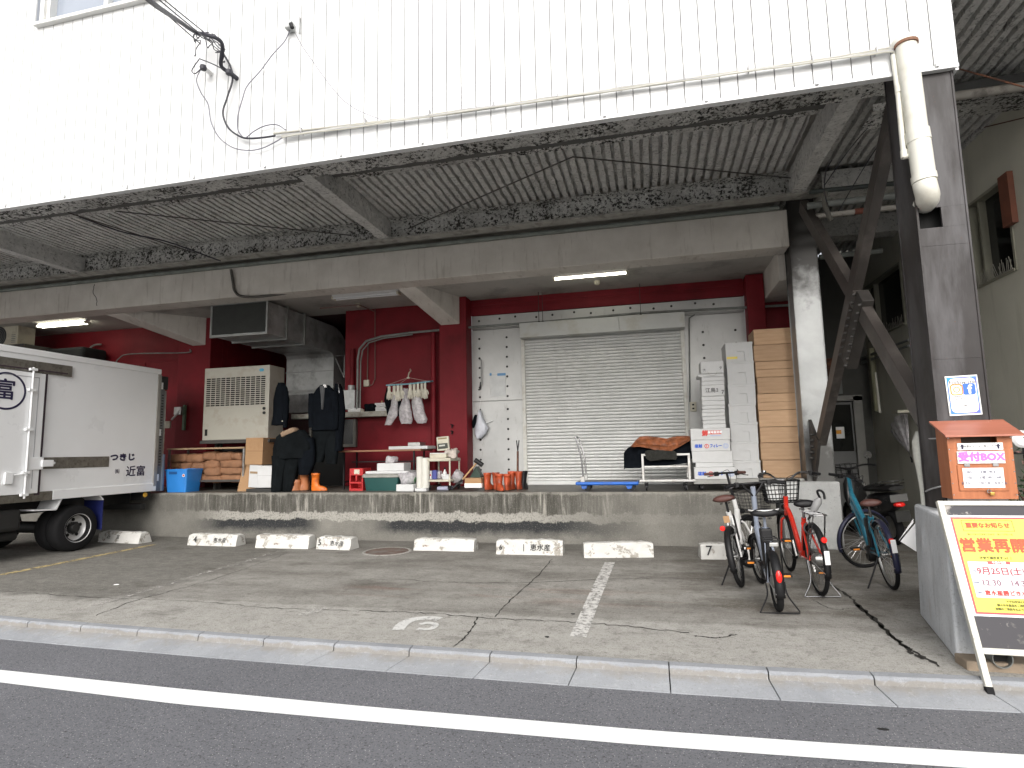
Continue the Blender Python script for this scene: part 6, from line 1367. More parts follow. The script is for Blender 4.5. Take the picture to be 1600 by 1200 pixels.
    # crank, pedals, chain case
    B(MB().lathe([(.075, -.004), (.075, .004)], bb+V(0, -.05, 0), (0, 1, 0), 20), 'chain_ring', P.get('ring', M_BLACK))
    cr = P.get('crank', .5)
    for s in (-1, 1): B(MB().beam(bb+V(0, .065*s, 0), bb+V(.16*math.cos(cr)*s, .075*s, .16*math.sin(cr)*s), .022, .014, up=(0, 1, 0)), 'crank', M_ALU)
    for s in (-1, 1):
        p = bb+V(.16*math.cos(cr)*s, .13*s, .16*math.sin(cr)*s); pd = B(MB().box(p.x-.045, p.x+.045, p.y-.045, p.y+.045, p.z-.012, p.z+.012), 'pedal', M_BLACK, bevel=.005)
        mb = MB().box(p.x-.050, p.x-.046, p.y-.030, p.y+.030, p.z-.008, p.z+.008); mb.box(p.x+.046, p.x+.050, p.y-.030, p.y+.030, p.z-.008, p.z+.008); B(mb, 'pedal_reflector', M_AMBER, False, pd)
    if P.get('case'): mb = MB(); mb.loft([[bb+V(.09*math.cos(a)*1.0 if math.cos(a) > 0 else (-bb.x-.04)*abs(math.cos(a))**.6 * 1, -.062+y, (.085-.02*(math.cos(a) < 0))*math.sin(a)) for a in [2*math.pi*j/24 for j in range(24)]] for y in (-.008, .014)]); B(mb, 'chain_case', P['case'], sharp=50)
    else: mb = MB(); mb.tube([bb+V(0, -.05, .07), rh+V(0, -.05, .03)], .004, 5); mb.tube([bb+V(0, -.05, -.07), rh+V(0, -.05, -.03)], .004, 5); B(mb, 'chain', M_BLACK)
    # baskets, rack, stand, lamps
    if P.get('basket'):
        b = P['basket']; bx, bw, bd, bz0, bz1 = b['x']+hx, b['w'], b['d'], b['z0'], b['z1']; mb = MB(); wr = b.get('r', .003)
        def ringp(f): k = .82+.18*f; return [V(bx+(bd/2)*k*math.copysign(min(1, abs(math.cos(a))*1.35), math.cos(a)), (bw/2)*k*math.copysign(min(1, abs(math.sin(a))*1.35), math.sin(a)), bz0+(bz1-bz0)*f) for a in [2*math.pi*j/36 for j in range(36)]]
        nr = b.get('nr', 6)
        for i in range(nr+1): mb.tube(ringp(i/nr), wr*(2 if i in (0, nr) else 1), 5, closed=True)
        r0, r1 = ringp(0), ringp(1)
        for j in range(36): mb.tube([r0[j], r1[j]], wr*.8, 4, cap=False)
        for k in range(-4, 5): mb.tube([V(bx-bd*.4, bw*.095*k, bz0), V(bx+bd*.4, bw*.095*k, bz0)], wr*.8, 4)
        bk = B(mb, 'basket', b.get('m', M_BLACK), True)
        if b.get('liner'): q0, q1 = [p*1 for p in ringp(.12)], ringp(.95); B(MB().add([V(bx+(p.x-bx)*.94, p.y*.94, p.z) for p in q0+q1], [(j, (j+1) % 36, 36+(j+1) % 36, 36+j) for j in range(36)]+[tuple(range(36))]), 'basket_liner', M_LINER, True, bk)
    if P.get('rack'):
        z = R*2+.06 if P['rack'] is True else P['rack']; mb = MB(); rx0, rx1 = -.28, .12
        if R < .28: rx0, rx1 = -.20, .14
        for s in (-1, 1): mb.tube(spline([V(rx1, .05*s, z), V(rx0+.05, .065*s, z), V(rx0, .03*s, z)], 4), .006, 6); mb.tube([V(rx0+.10, .065*s, z), rh+V(0, .068*s, 0)], .005, 6); mb.tube([V(rx0+.03, .05*s, z), rh+V(-.01, .068*s, .02)], .005, 6)
        for x in (rx1, rx1-.12, rx1-.24, rx0+.02): mb.tube([V(x, -.06, z), V(x, .06, z)], .005, 6)
        B(mb, 'rack', P.get('rackm', M_BLACK))
    if P['stand'] == 'side': mb = MB(); mb.tube([rh+V(.06, .05, -.02), rh+V(.02, .13, -.16), V(-.02, .24*1.0, P.get('stz', .02)), V(-.06, .27, P.get('stz', .02)+.0)], .008, 7); B(mb, 'kickstand', M_BLACK)
    else:
        mb = MB(); m_ = P.get('standm', M_CHROME)
        mb.tube(spline([rh+V(.02, .075, -.01), V(-.04, .08, .14), V(-.08, .15, .02), V(-.09, .15, .008)], 5)+[V(-.09, -.15, .008)]+spline([V(-.08, -.15, .02), V(-.04, -.08, .14), rh+V(.02, -.075, -.01)], 5), .0065, 8); B(mb, 'stand', m_)
    rp = P.get('refl', V(-R*.96, 0, R+.10)); B(MB().lathe([(.001, -.014), (.024, -.012), (.027, 0)], rp, (1, 0, 0), 16) if not P.get('refl_long') else MB().loft([[rp+V(x, .024*math.cos(a)*k, .05*math.sin(a)*k) for a in [2*math.pi*j/16 for j in range(16)]] for x, k in ((-.02, .6), (-.012, .95), (0, 1))]), 'rear_reflector', M_REFL)
    if P.get('lamp'): B(MB().lathe([(.012, -.06), (.03, -.02), (.032, 0), (.001, .01)], head_b+V(.09, 0, .08), (1, 0, 0), 14), 'lamp', M_BLACK, True)
    if P.get('batt'): b = P['batt']; B(MB().box(*b), 'battery', M_BLACK, bevel=.015)
    if P.get('motor'): B(MB().lathe([(.07, -.06), (.085, -.04), (.085, .04), (.07, .06)], bb+V(.03, 0, -.02), (0, 1, 0), 18), 'motor', M_BLACK)
    if P.get('tag'): b = P['tag']; B(MB().box(*b[0]), b[1], b[2], bevel=.003)
    if P.get('lock'): B(MB().torus(rh+V(.09, 0, R*.86), (1, 0, 0), .055, .009, 20, 6, rad(-60), rad(240)), 'ring_lock', M_CHROME)
    return t
def hdg(a, b): return math.atan2(b[1]-a[1], b[0]-a[0])
b1, b2, b3, b4 = g2(1160, 917), g2(1217, 955), g2(1282, 930), g2(1395, 921)
bicycle('white framed bicycle with brown saddle and tall black stem leaning on its kickstand', (b1.x, b1.y, 0), hdg(b1, (1.07, 7.40)), rad(-10), dict(R=.295, wb=1.05, tr=.022, col=M_WHITEB, fork=M_WHITEB, fend=M_BLACK, bar='flat', barm=M_BLACK, stem=M_BLACK, bar_z=1.11, bar_w=.27, grip=M_BROWNL, saddle=M_BROWNL, sz=.86, sw=1.15, steer=rad(-28), stand='side', stz=-.045,
    basket=dict(x=.34, w=.40, d=.27, z0=.62, z1=.86, r=.003), post=M_BLACK, style='deep', dt=.032, hz1=.80, refl=V(-.16, .03, .60), batt=(.30, .40, -.035, .035, .40, .68), motor=1, lamp=1, rim=M_BLACK, bell=0, crank=-.3, lock=1, tag=((.02, .03, -.03, .03, .63, .70), 'label_plate', M_CARD)))
bicycle('small wheeled black bicycle with grey seat tube and white piped saddle on a double stand', (b2.x, b2.y, 0), hdg(b2, (1.03, 6.55)), rad(-3), dict(R=.245, wb=1.06, tr=.028, col=M_GREYB, fork=M_BLACK, fend=M_BLACK, bar='vee', barm=M_BLACK, stem=M_GREYB, stem_r=.026, bar_z=.99, bar_w=.29, saddle=M_BLACK, piping=1, sz=.80, sw=1.25, steer=rad(8), stand='double', standm=M_BLACK,
    rack=.60, dt=.034, post=M_GREYB, hz1=.80, hz0=.52, bbz=.27, refl=V(-.272, 0, .34), refl_long=1, batt=(.20, .30, -.05, .05, .33, .66), motor=1, rim=M_ALU, lamp=1, drum=1, crank=.2, sx=.24, tag=((-.215, -.205, -.035, .035, .57, .60), 'rack_plate', M_ALU)))
bicycle('red bicycle with chrome bars and a lined black front basket on a chrome stand', (b3.x, b3.y, 0), hdg(b3, (1.435, 7.25)), rad(-2), dict(R=.325, wb=1.10, tr=.019, col=M_REDB, fork=M_REDB, fend=M_BLACK, bar='swept', bar_z=1.02, bar_w=.30, saddle=M_BLACK, sz=.82, sw=1.1, stand='double', rack=.76, rackm=M_CHROME, dt=.026, style='deep', hz1=.84,
    basket=dict(x=.24, w=.38, d=.28, z0=.76, z1=1.0, r=.0045, liner=1, nr=5), refl=V(-.31, 0, .55), tag=((-.350, -.344, -.022, .022, .34, .46), 'fender_plate', M_SHEET), lock=1, drum=1, case=M_BLACK, lamp=1, bell=1, crank=1.2, spoke=mat('dull_spoke', (.22, .22, .22), .4, metal=.6)))
bicycle('teal bicycle with brown saddle and its front wheel turned sideways', (b4.x, b4.y, 0), hdg(b4, (2.27, 7.55)), rad(-6), dict(R=.325, wb=1.08, tr=.019, col=M_TEAL, fork=M_TEAL, fend=mat('dark_navy_fender', (.02, .022, .05), .35), bar='flat', barm=M_BLACK, stem=M_TEAL, stem_r=.022, bar_z=1.03, bar_w=.26, saddle=M_BROWNL, sz=.80, sw=1.0, steer=rad(-66), stand='side', stz=-.03, dt=.034, style='deep', top=.35, hz1=.90,
    batt=(.33, .43, -.04, .04, .34, .64), motor=1, refl=V(-.30, 0, .50), tag=((-.350, -.344, -.022, .022, .40, .52), 'fender_plate', M_SHEET), lock=1, lamp=1, crank=.1))
# umbrella holder with a grey folded umbrella clipped behind the red bicycle's saddle
t = thing('folded_umbrella', 'grey furled umbrella with black hooked handle standing behind the red bicycle saddle', 'umbrella', (b3.x, b3.y+.2, .75))
A, B = at(1266, 806, Y=6.28), at(1281, 778, Y=6.24); MB().tube([A, A+(B-A)*.35, A+(B-A)*.8, B], .03, 12, rs=[.026, .034, .038, .018]).build('canopy', mat('grey_canopy', (.25, .25, .25), .6, var=.2, bump=.2, bs=30), t)
MB().tube(spline([B, at(1277, 768, Y=6.22), at(1282, 766.5, Y=6.2), at(1287, 771, Y=6.2), at(1288.5, 780, Y=6.2)], 6), .011, 10).build('handle', M_BLACK, t); MB().tube([at(1263, 812, Y=6.3), A], .012, 8).build('tip', M_BLACK, t)

# ------------------------------------------------------------------ scooter in the passage
SX, SY = 3.22, 9.25
sc = thing('motor_scooter', 'black motor scooter parked deep in the dark passage, tail light towards the street', 'scooter', (SX, SY, 0), (rad(-6), 0, rad(96)))
def S_(mb, n, m, par=sc, **k): return mb.build(n, m, par, local=True, **k)
M_SCB = mat('scooter_black', (.014, .014, .015), .3, var=.1, coat=.4)
for x in (0, 1.25):
    w = S_(MB().torus((x, 0, .25), (0, 1, 0), .20, .05, 28, 10), 'wheel', M_RUBBER); S_(MB().lathe([(.15, -.03), (.06, -.04), (.06, .04), (.15, .03)], (x, 0, .25), (0, 1, 0), 18), 'rim', M_ALU, w)
def blob(secs, n=14): return [[V(x, w*math.cos(a), z+h*math.sin(a)) for a in [2*math.pi*j/n for j in range(n)]] for x, w, z, h in secs]
S_(MB().loft(blob([(-.30, .07, .66, .06), (-.2, .14, .62, .12), (.1, .17, .56, .16), (.4, .15, .50, .18), (.52, .10, .36, .10)])), 'body', M_SCB)
S_(MB().loft(blob([(-.32, .10, .80, .03), (-.2, .15, .80, .05), (.1, .16, .78, .055), (.38, .13, .76, .05), (.48, .08, .74, .03)])), 'seat', mat('seat_vinyl', (.012, .012, .012), .45, var=.2))
S_(MB().box(.5, .95, -.15, .15, .26, .31), 'foot_board', M_SCB, bevel=.02); S_(MB().loft(blob([(.93, .16, .50, .16), (.98, .17, .60, .24), (1.02, .15, .70, .22), (1.05, .08, .84, .12)])), 'leg_shield', M_SCB)
S_(MB().tube([V(1.22, 0, .3), V(1.08, 0, .85), V(1.02, 0, 1.0)], .03, 10), 'fork', M_BLACK); S_(MB().tube(spline([V(.88, -.34, 1.04), V(.98, -.2, 1.06), V(1.02, 0, 1.02), V(.98, .2, 1.06), V(.88, .34, 1.04)], 5), .014, 8), 'handlebar', M_BLACK)
for s in (-1, 1): m_ = S_(MB().lathe([(.055, 0), (.06, .012), (.03, .03)], V(.98, .30*s, 1.20), (1, 0, 0), 16), 'mirror', M_CHROME); S_(MB().tube([V(.96, .26*s, 1.06), V(.985, .30*s, 1.16)], .006, 6), 'mirror_stem', M_BLACK, m_)
S_(MB().loft(blob([(-.36, .03, .58, .02), (-.345, .06, .58, .03), (-.30, .07, .58, .035)])), 'tail_light', M_REFL); S_(MB().box(-.34, -.33, -.11, .11, .62, .72), 'rear_panel', mat('grey_tail_panel', (.13, .13, .125), .4, var=.1), bevel=.01)
mb = MB()
for z in (.86, .90): mb.tube(spline([V(.0, .12, z-.04), V(-.3, .12, z), V(-.36, 0, z), V(-.3, -.12, z), V(.0, -.12, z-.04)], 4), .008, 6)
S_(mb, 'rear_rack', M_CHROME); S_(MB().box(-.36, -.34, -.09, .09, .36, .50), 'number_plate', mat('dim_plate', (.03, .03, .028), .6))
mb = MB()
for z in (.92, 1.0, 1.08):
    mb.tube([V(1.12, -.16, z), V(1.36, -.16, z), V(1.36, .16, z), V(1.12, .16, z)], .005, 5, closed=True)
for y in (-.16, -.08, 0, .08, .16): mb.tube([V(1.36, y, .9), V(1.36, y, 1.08)], .004, 5); mb.tube([V(1.12, y, .9), V(1.12, y, 1.08)], .004, 5); mb.tube([V(1.12, y, .9), V(1.36, y, .9)], .004, 5)
S_(mb, 'basket', M_BLACK)
# clear umbrella hanging on the olive wall
UY = 8.6; A, B = at(1404, 660, X=NX-.12), at(1423, 714, X=NX-.14); t = thing('clear_umbrella', 'clear plastic umbrella hung half open on the olive wall above the scooter', 'umbrella', A)
rings = []; axu = (B-A).normalized(); e1 = V(0, 1, 0)-axu*axu.y; e1.normalize(); e2 = axu.cross(e1)
for f, r in ((0, .24), (.03, .25), (.35, .17), (.7, .06), (.85, .015)): rings.append([A+(B-A)*f+(e1*math.cos(a)*r+e2*math.sin(a)*r*.4)*(1+.12*math.sin(a*8)) for a in [2*math.pi*j/32 for j in range(32)]])
MB().loft(rings, cap=False).build('canopy', M_BAG, t, sharp=80); MB().tube([A+(B-A)*.2, B], .007, 6).build('shaft', M_CHROME, t); MB().tube(spline([B, B+axu*.06, B+axu*.09+e1*.02], 4), .012, 8).build('handle', M_BLACK, t)
mb = MB(); mb.tube([at(1361, 545, X=NX-.08), at(1371, 643, X=NX-.08)], .05, 12); single(mb, 'wall_pipe', mat('olive_cream_pipe', (.24, .235, .15), .6, var=.1), 'olive cream pipe standing against the olive wall in the passage', 'pipe')
mb = MB(); mb.tube([at(1368, 582, X=NX-.06), at(1375, 645, X=NX-.06)], .02, 8); single(mb, 'wall_pipe', M_WPIPE, 'thin white pipe next to the olive cream pipe in the passage', 'pipe')
mb = MB()
for k in range(2): mb.tube([at(1330, 566+k*8, X=NX-.1), at(1420, 531+k*9, X=NX-.1)], .02, 8)
mb.tube([at(1320, 575, X=NX-.1), at(1420, 540, X=NX-.1)], .014, 8); single(mb, 'wall_pipe', M_PIPEGREY, 'pair of grey pipes sloping along the olive wall below the barred window', 'pipe')
single(MB().box(NX-.35, NX-.02, at(1420, 650, X=NX-.2).y, at(1410, 650, X=NX-.2).y, at(1415, 645, X=NX-.2).z, at(1415, 641, X=NX-.2).z), 'wall_shelf', M_CREAM, 'tiny cream shelf on the olive wall above the clear umbrella', 'shelf')

# ------------------------------------------------------------------ pipes and loose wires under the canopy on the right
t = thing('overhead_pipes', 'sooty pale pipes crossing under the canopy beside the rear column', 'pipe', at(1350, 320, Y=8.2))
for (a, b_, Y_, r, m_) in (((1262, 322), (1432, 302), 8.1, .045, M_PIPEGREY), ((1275, 338), (1432, 320), 8.1, .035, mat('sooty_white_pipe', (.36, .34, .31), .7, var=.2, dirt=(.1, .09, .08), dirt_scale=5, dirt_amt=.7)), ((1280, 402), (1378, 392), 9.6, .04, M_PIPEGREY), ((1265, 300), (1432, 283), 8.1, .03, mat('dark_green_pipe', (.045, .055, .052), .6))): MB().tube([at(*a, Y=Y_), at(*b_, Y=Y_)], r, 10).build('pipe', m_, t)
MB().tube([at(1335, 331, Y=8.09), at(1358, 328, Y=8.09)], .038, 10).build('rust_sleeve', mat('rust_red_sleeve', (.17, .05, .03), .7, var=.2), t)
mb = MB(); mb.tube(spline([at(1290, 300, Y=7.8), at(1288, 318, Y=7.8), at(1294, 335, Y=7.8), at(1299, 345, Y=7.8)], 5), .03, 8); single(mb, 'hanging_hose', mat('sooty_hose', (.12, .115, .10), .8, var=.3), 'sooty hose stub hanging from the pipes by the rear column', 'hose')
mb = MB()
for a, b_, c_ in (((1385, 168), (1330, 230), (1288, 290)), ((1390, 200), (1350, 262), (1310, 330)), ((1290, 270), (1288, 300), (1297, 330)), ((1300, 250), (1290, 268), (1287, 285))): mb.tube(spline([at(*a, Y=6.6), at(*b_, Y=7.2), at(*c_, Y=7.7)], 6), .006, 5)
single(mb, 'loose_wires', M_CABLE, 'loose black wires hanging from the deck beside the rear column', 'wire'); mb = MB(); mb.tube(spline([at(105, 332, Y=6.8), at(190, 362, Y=7.2), at(262, 378, Y=7.6), at(345, 408, Y=8.3)], 6), .012, 6)
single(mb, 'sagging_cable', M_CABLE, 'thick black cable sagging under the canopy deck above the truck', 'cable')
mb = MB(); mb.tube([at(1486, 104, Y=6.2), at(1600, 136, Y=5.9)], .008, 6); single(mb, 'rusty_rod', M_RUSTY, 'rusty rod under the canopy deck right of the front column', 'rod'); mb = MB(); mb.tube([at(1500, 208, X=NX-.03), at(1600, 184, X=NX-.03)], .007, 6); single(mb, 'rusty_rod', M_RUSTY, 'thin rusty rod along the top of the olive wall', 'rod')
mb = MB(); A, B = at(1488, 151, Y=6.45), at(1600, 135, Y=6.45); mb.tube([A, B+V(.4, 0, 0)], .045, 10); single(mb, 'overhead_pipe', MATS['sooty_white_pipe'], 'single sooty pipe crossing to the olive building right of the front column', 'pipe')
mb = MB(); A, B = at(1486, 140, Y=6.5), at(1600, 120, Y=6.5); mb.beam(A, B+V(.3, 0, 0), .05, .09); single(mb, 'cable_tray', mat('dark_tray', (.06, .062, .062), .6), 'dark cable tray above the sooty pipe to the olive building', 'cable tray')

# ------------------------------------------------------------------ downpipe and conduit at the corner column
PYc = 4.84
A, B, C = at(1416, 70, Y=PYc), at(1433, 205, Y=PYc), at(1445, 288, Y=PYc); DP = thing('downpipe', 'fat cream downpipe with a rusty collar elbowing into the front column', 'pipe', B)
MB().tube(spline([A+V(0, .16, .075), A+V(0, .07, .06), A+V(0, .01, .02), A+V(0, 0, -.06)], 5)+[B], .073, 20).build('pipe', M_WPIPE, DP); MB().cyl(B, at(1436, 222, Y=PYc), .082, 20).build('coupling', M_WPIPE, DP); MB().cyl(at(1436, 222, Y=PYc), C+V(0, 0, .05), .078, 20).build('pipe', M_WPIPE, DP); D_ = at(1443, 274, Y=PYc); MB().cyl(D_, D_+V(.004, 0, -.05), .085, 20).build('coupling', M_WPIPE, DP)
MB().tube(spline([D_+V(0, 0, -.05), D_+V(.008, .005, -.10), D_+V(.03, .04, -.145), D_+V(.05, .10, -.16), D_+V(.06, .17, -.16)], 5), .079, 18).build('elbow', M_WPIPE, DP); MB().lathe([(.076, -.012), (.082, -.01), (.082, .012), (.076, .014)], A+V(0, 0, .0), n=20).build('rusty_collar', mat('rust_orange', (.20, .10, .06), .8, var=.3, vs=20), DP)
CT2 = thing('corner_conduit', 'slim white conduit dropping beside the fat downpipe', 'conduit', at(1400, 150, Y=4.86)); mb = MB(); mb.tube([at(1396, 86, Y=4.88), at(1404, 150, Y=4.88), at(1412, 238, Y=4.88), at(1414, 245, Y=4.87), at(1426, 243, Y=4.88)], .021, 10); mb.build('pipe', M_WPIPE, CT2)
for px, py in ((1404, 140), (1413, 241)): p = at(px, py, Y=4.88); MB().cyl(p+V(0, 0, -.03), p+V(0, 0, .03), .027, 12).build('coupling', M_WPIPE, CT2)
# conduit with slack cables along the cladding
t = thing('facade_conduit', 'long pale conduit and strapped cables along the bottom of the white cladding', 'conduit', at(900, 150, Y=4.89)); FP_ = [at(428, 209, Y=4.885), at(700, 178, Y=4.885), at(1050, 128, Y=4.885), at(1300, 91, Y=4.885), at(1391, 75, Y=4.885)]
mb = MB(); mb.tube(FP_+[at(1397, 77, Y=4.885), at(1398, 92, Y=4.885)], .0125, 10); mb.build('pipe', mat('aged_pale_conduit', (.36, .355, .32), .6, var=.1, dirt=(.3, .28, .22), dirt_scale=5, dirt_amt=.4), t)
r = random.Random(8)
for k in range(4):
    pts = []
    for i in range(24):
        f = i/23; px = 440+(1395-440)*f; py = 209-(209-75)*f; py = 207.6-.1405*(px-430)
        pts.append(at(px, py+4+k*1.1+2.2*abs(math.sin(f*math.pi*7+k*.7))*r.uniform(.5, 1), Y=4.88-.006*k))
    pts += [at(1405, 96, Y=4.86), at(1415, 108, Y=4.9)]
    MB().tube(spline(pts, 3), .006, 5).build('cable', (M_GCABLE, mat('cream_cable', (.45, .44, .38), .6))[k % 2], t)
mb = MB()
for k in range(10):
    px = 470+k*100; p = at(px, 207.6-.1405*(px-430), Y=4.87); mb.box(p.x-.004, p.x+.004, 4.862, 4.92, p.z-.035, p.z+.02)
mb.build('strap', M_GCABLE, t)
# service cables from the street to the wall, anchors
def pz(lst, Y0=4.88, Y1=None): n = len(lst); return [at(280+x/4.8, y/4.8, Y=Y0 if Y1 is None else Y0+(Y1-Y0)*i/(n-1)) for i, (x, y) in enumerate(lst)]
t = thing('service_cables', 'tangled dark service cables reaching the white wall from the street', 'cable', at(345, 60, Y=4.7))
mb = MB(); mb.tube(spline(pz([(-480, -230), (-215, 10), (-90, 100), (0, 160), (120, 240)], 2.6, 4.55)+pz([(230, 268), (300, 300), (325, 345), (318, 420), (315, 495), (365, 540)], 4.55, 4.9), 6), .020, 8); mb.build('main_cable', M_CABLE, t)
mb = MB()
for k, (a, b_) in enumerate((((-480, -330), (190, 245)), ((-480, -300), (250, 330)), ((-480, -260), (160, 330)))): mb.tube(spline(pz([a, ((a[0]+b_[0])/2, (a[1]+b_[1])/2+14), b_], 2.6, 4.6), 8), .006, 5)
mb.build('drop_wire', M_CABLE, t)
r = random.Random(2); mb = MB()
for k in range(9):
    p0 = (r.uniform(120, 250), r.uniform(240, 290)); pts = [p0]
    for q in range(5): pts.append((pts[-1][0]+r.uniform(-70, 90), min(470, pts[-1][1]+r.uniform(-30, 75))))
    pts = [(min(340, max(110, x)), y) for x, y in pts]
    mb.tube(spline([at(280+x/4.8, y/4.8, Y=4.74+r.uniform(-.06, .08)) for x, y in pts], 6), .005, 5)
mb.tube(spline(pz([(150, 445), (110, 500), (95, 535), (120, 552), (160, 520)], 4.8), 6), .006, 5); mb.tube(spline(pz([(150, 440), (250, 480), (330, 520)], 4.8), 6), .006, 5)
mb.build('tangle', M_CABLE, t)
mb = MB(); mb.tube(spline(pz([(330, 400), (385, 500), (400, 600), (360, 730), (328, 850), (370, 960), (460, 1025), (540, 1038), (640, 1030), (720, 1018)], 4.86), 7), .010, 6); mb.build('looped_cable', M_CABLE, t)
mb = MB(); mb.tube(spline(pz([(160, 520), (130, 600), (160, 690), (215, 780), (240, 920), (300, 1030), (400, 1105), (520, 1128), (640, 1105), (790, 1025)], 4.88), 7), .006, 6); mb.tube(spline(pz([(830, 225), (790, 310), (700, 410), (610, 530), (510, 645), (475, 740), (440, 870), (440, 970), (470, 1020), (500, 1032), (560, 985), (640, 945), (730, 935), (800, 975)], 4.88), 7), .006, 6); mb.tube(spline(pz([(870, 250), (960, 400), (1240, 760), (1550, 915)], 4.88), 5), .003, 5); mb.build('thin_cable', mat('grey_blue_cable', (.16, .16, .19), .6), t)
for (x, y), lab in (((180, 506), 'black capped white cable entry stub on the white wall'), ((372, 540), 'black cable gland at the end of the thick service cable')):
    p = at(280+x/4.8, y/4.8, Y=4.80); e = at(280+(x+62)/4.8, (y+50)/4.8, Y=4.92); q = thing('cable_entry', lab, 'cable fitting', p); MB().cyl(p, e, .024, 12).build('tube', M_WHITE if x < 200 else M_CABLE, q); MB().lathe([(.001, -.03), (.03, -.025), (.036, 0), (.03, .02), (.001, .025)], p, n=12).build('cap', M_CABLE, q)
p = at(453, 41, Y=4.86); q = thing('wall_bracket', 'small dark cable bracket high on the white wall', 'bracket', p); MB().box(p.x-.05, p.x+.03, 4.83, 4.918, p.z-.03, p.z+.05).build('body', M_GALV, q, bevel=.01); MB().cyl(p+V(.03, -.03, .0), p+V(.05, -.03, -.05), .02, 10).build('clip', M_BLACK, q); MB().box(p.x+.075, p.x+.085, 4.90, 4.918, p.z-.06, p.z+.12).build('rail', M_GALV, q)

# ------------------------------------------------------------------ poster, box and board at the corner plinth
CYF = FC[2]-.004
def quadpts(px): return [at(*p, Y=CYF) for p in px]
tl, tr_, br, bl_ = quadpts(((1475.5, 588), (1526, 585.5), (1531.5, 646), (1482, 649.5)))
t = thing('social_poster', 'small white poster with blue border and two app icons on the front column', 'poster', bl_); cx_ = (tl.x+tr_.x)/2+.004; pw, phh = (tr_.x-tl.x), (tl.z-bl_.z); zc = (tl.z+bl_.z)/2
Mx = Matrix.Translation((cx_, CYF, zc)) @ Matrix.Rotation(rad(-1.5), 4, 'Y')
def P2(mb): mb.v = [Mx @ v for v in mb.v]; return mb
P2(MB().box(-pw/2, pw/2, -.004, 0, -phh/2, phh/2)).build('sheet', M_SHEET, t)
M_PB, T = fresh('blue_violet_border', .5, .4); T.color(T.mix(T.rng(T.noi(5, 2), .4, .6), (.03, .28, .68), (.14, .10, .55)))
P2(MB().box(-pw*.46, pw*.46, -.0048, -.0042, -phh*.465, phh*.465)).build('border', M_PB, t)
mb = MB(); r_ = .035; mb.loft([[V(x, y, z) for x, z in [(v.x, v.y) for v in rrect(0, 0, pw*.42, phh*.435, 0, r_)]] for y in (-.0056, -.005)], smooth=False); P2(mb).build('panel', M_SHEET, t)
def ptxt(s, size, m, x, z, **k): o = Mx @ V(x*pw, -.0062, z*phh); return text(s, size, m, o, Mx.to_3x3() @ V(1, 0, 0), Mx.to_3x3() @ V(0, 0, 1), t, **k)
ptxt('Follow me', .042, M_LETTER, 0, .33, shear=.25); ptxt('Instagram', .014, M_LETTER, -.19, -.02); ptxt('facebook', .014, M_LETTER, .19, -.02); ptxt('はじめました！', .016, M_LETTER, 0, -.09); ptxt('フォローお願いします', .011, M_LETTER, 0, -.26)
ix = .042
M_IG, T = fresh('icon_gradient', .5, .4); gr = T.rng(T.z, zc-.02, zc+.09); T.color(T.mix(gr, (.85, .28, .05), (.45, .03, .40)))
def icon_ring(cx0, cz0, hx, r_, m, name, w_=.006):
    mb = MB(); o = rrect(cx0, cz0, hx, hx, 0, r_); i_ = rrect(cx0, cz0, hx-w_, hx-w_, 0, max(.002, r_-w_)); n = len(o); vs = [V(v.x, -.0064, v.y) for v in o+i_]; mb.add(vs, [(k, (k+1) % n, n+(k+1) % n, n+k) for k in range(n)]); P2(mb).build(name, m, t)
icx, icz = -.19*pw, .15*phh; icon_ring(icx, icz, ix, .022, M_IG, 'camera_icon', .009); mb = MB(); mb.torus((icx, -.0062, icz), (0, 1, 0), .019, .0035, 20, 6, squash=.15); mb.lathe([(.004, 0), (.004, .0006)], V(icx+.026, -.0064, icz+.026), (0, 1, 0), 10); P2(mb).build('camera_icon', M_IG, t)
icx = .19*pw; mb = MB(); o = rrect(icx, icz, ix, ix, 0, .016); mb.add([V(v.x, -.0062, v.y) for v in o], [tuple(range(len(o)))]); P2(mb).build('f_icon', mat('icon_blue', (.03, .13, .50), .5), t); ptxt('f', .095, M_SHEET, .21, .135, bold=.004)
# wooden suggestion box on its packing block
Yb_ = 4.925; Xl = X_(1466, 720, Yb_); Yf_ = Xl/X_(1484, 730, 1); Xr = X_(1586, 728, Yf_); zb_, zt_ = Z_(1540, 780, Yf_), Z_(1530, 677, Yf_); zbk = Z_(1462, 662, Yb_)
BX_ = thing('wooden_box', 'orange brown wooden letter box with sloping lid on the corner plinth', 'box', ((Xl+Xr)/2, Yf_, zb_)); M_WB, T = fresh('stained_plywood', .5, .4)
c = T.mix(T.rng(T.noi(3, 6, .6, st=(6, 6, .5)), .3, .7), (.31, .10, .04), (.43, .155, .066)); c = T.mix(T.rng(T.noi(9, 6, .7), .62, .72, 0, .5), c, (.20, .07, .03)); T.color(c)
M_WL, T = fresh('reddish_lid', .42, .45); c = T.mix(T.rng(T.noi(3, 7, .65, st=(.6, 5, 5)), .3, .7), (.30, .105, .065), (.40, .15, .10)); T.color(T.mix(T.rng(T.noi(6, 5), .7, .74, 0, .9), c, (.6, .55, .5)))
w_ = Xr-Xl; sl0, sl1 = Xl+w_*.22, Xl+w_*.77; sz0, sz1 = zt_-.105, zt_-.022
mb = MB(); th = .014
mb.box(Xl, Xr, Yf_, Yf_+th, zb_, sz0); mb.box(Xl, sl0, Yf_, Yf_+th, sz0, zt_); mb.box(sl1, Xr, Yf_, Yf_+th, sz0, zt_); mb.box(sl0, sl1, Yf_, Yf_+th, sz1, zt_)
for xx in (Xl, Xr-th): mb.prism([(Yf_+th, zb_), (Yb_, zb_), (Yb_, zbk), (Yf_+th, zt_)], 'x', xx, xx+th)
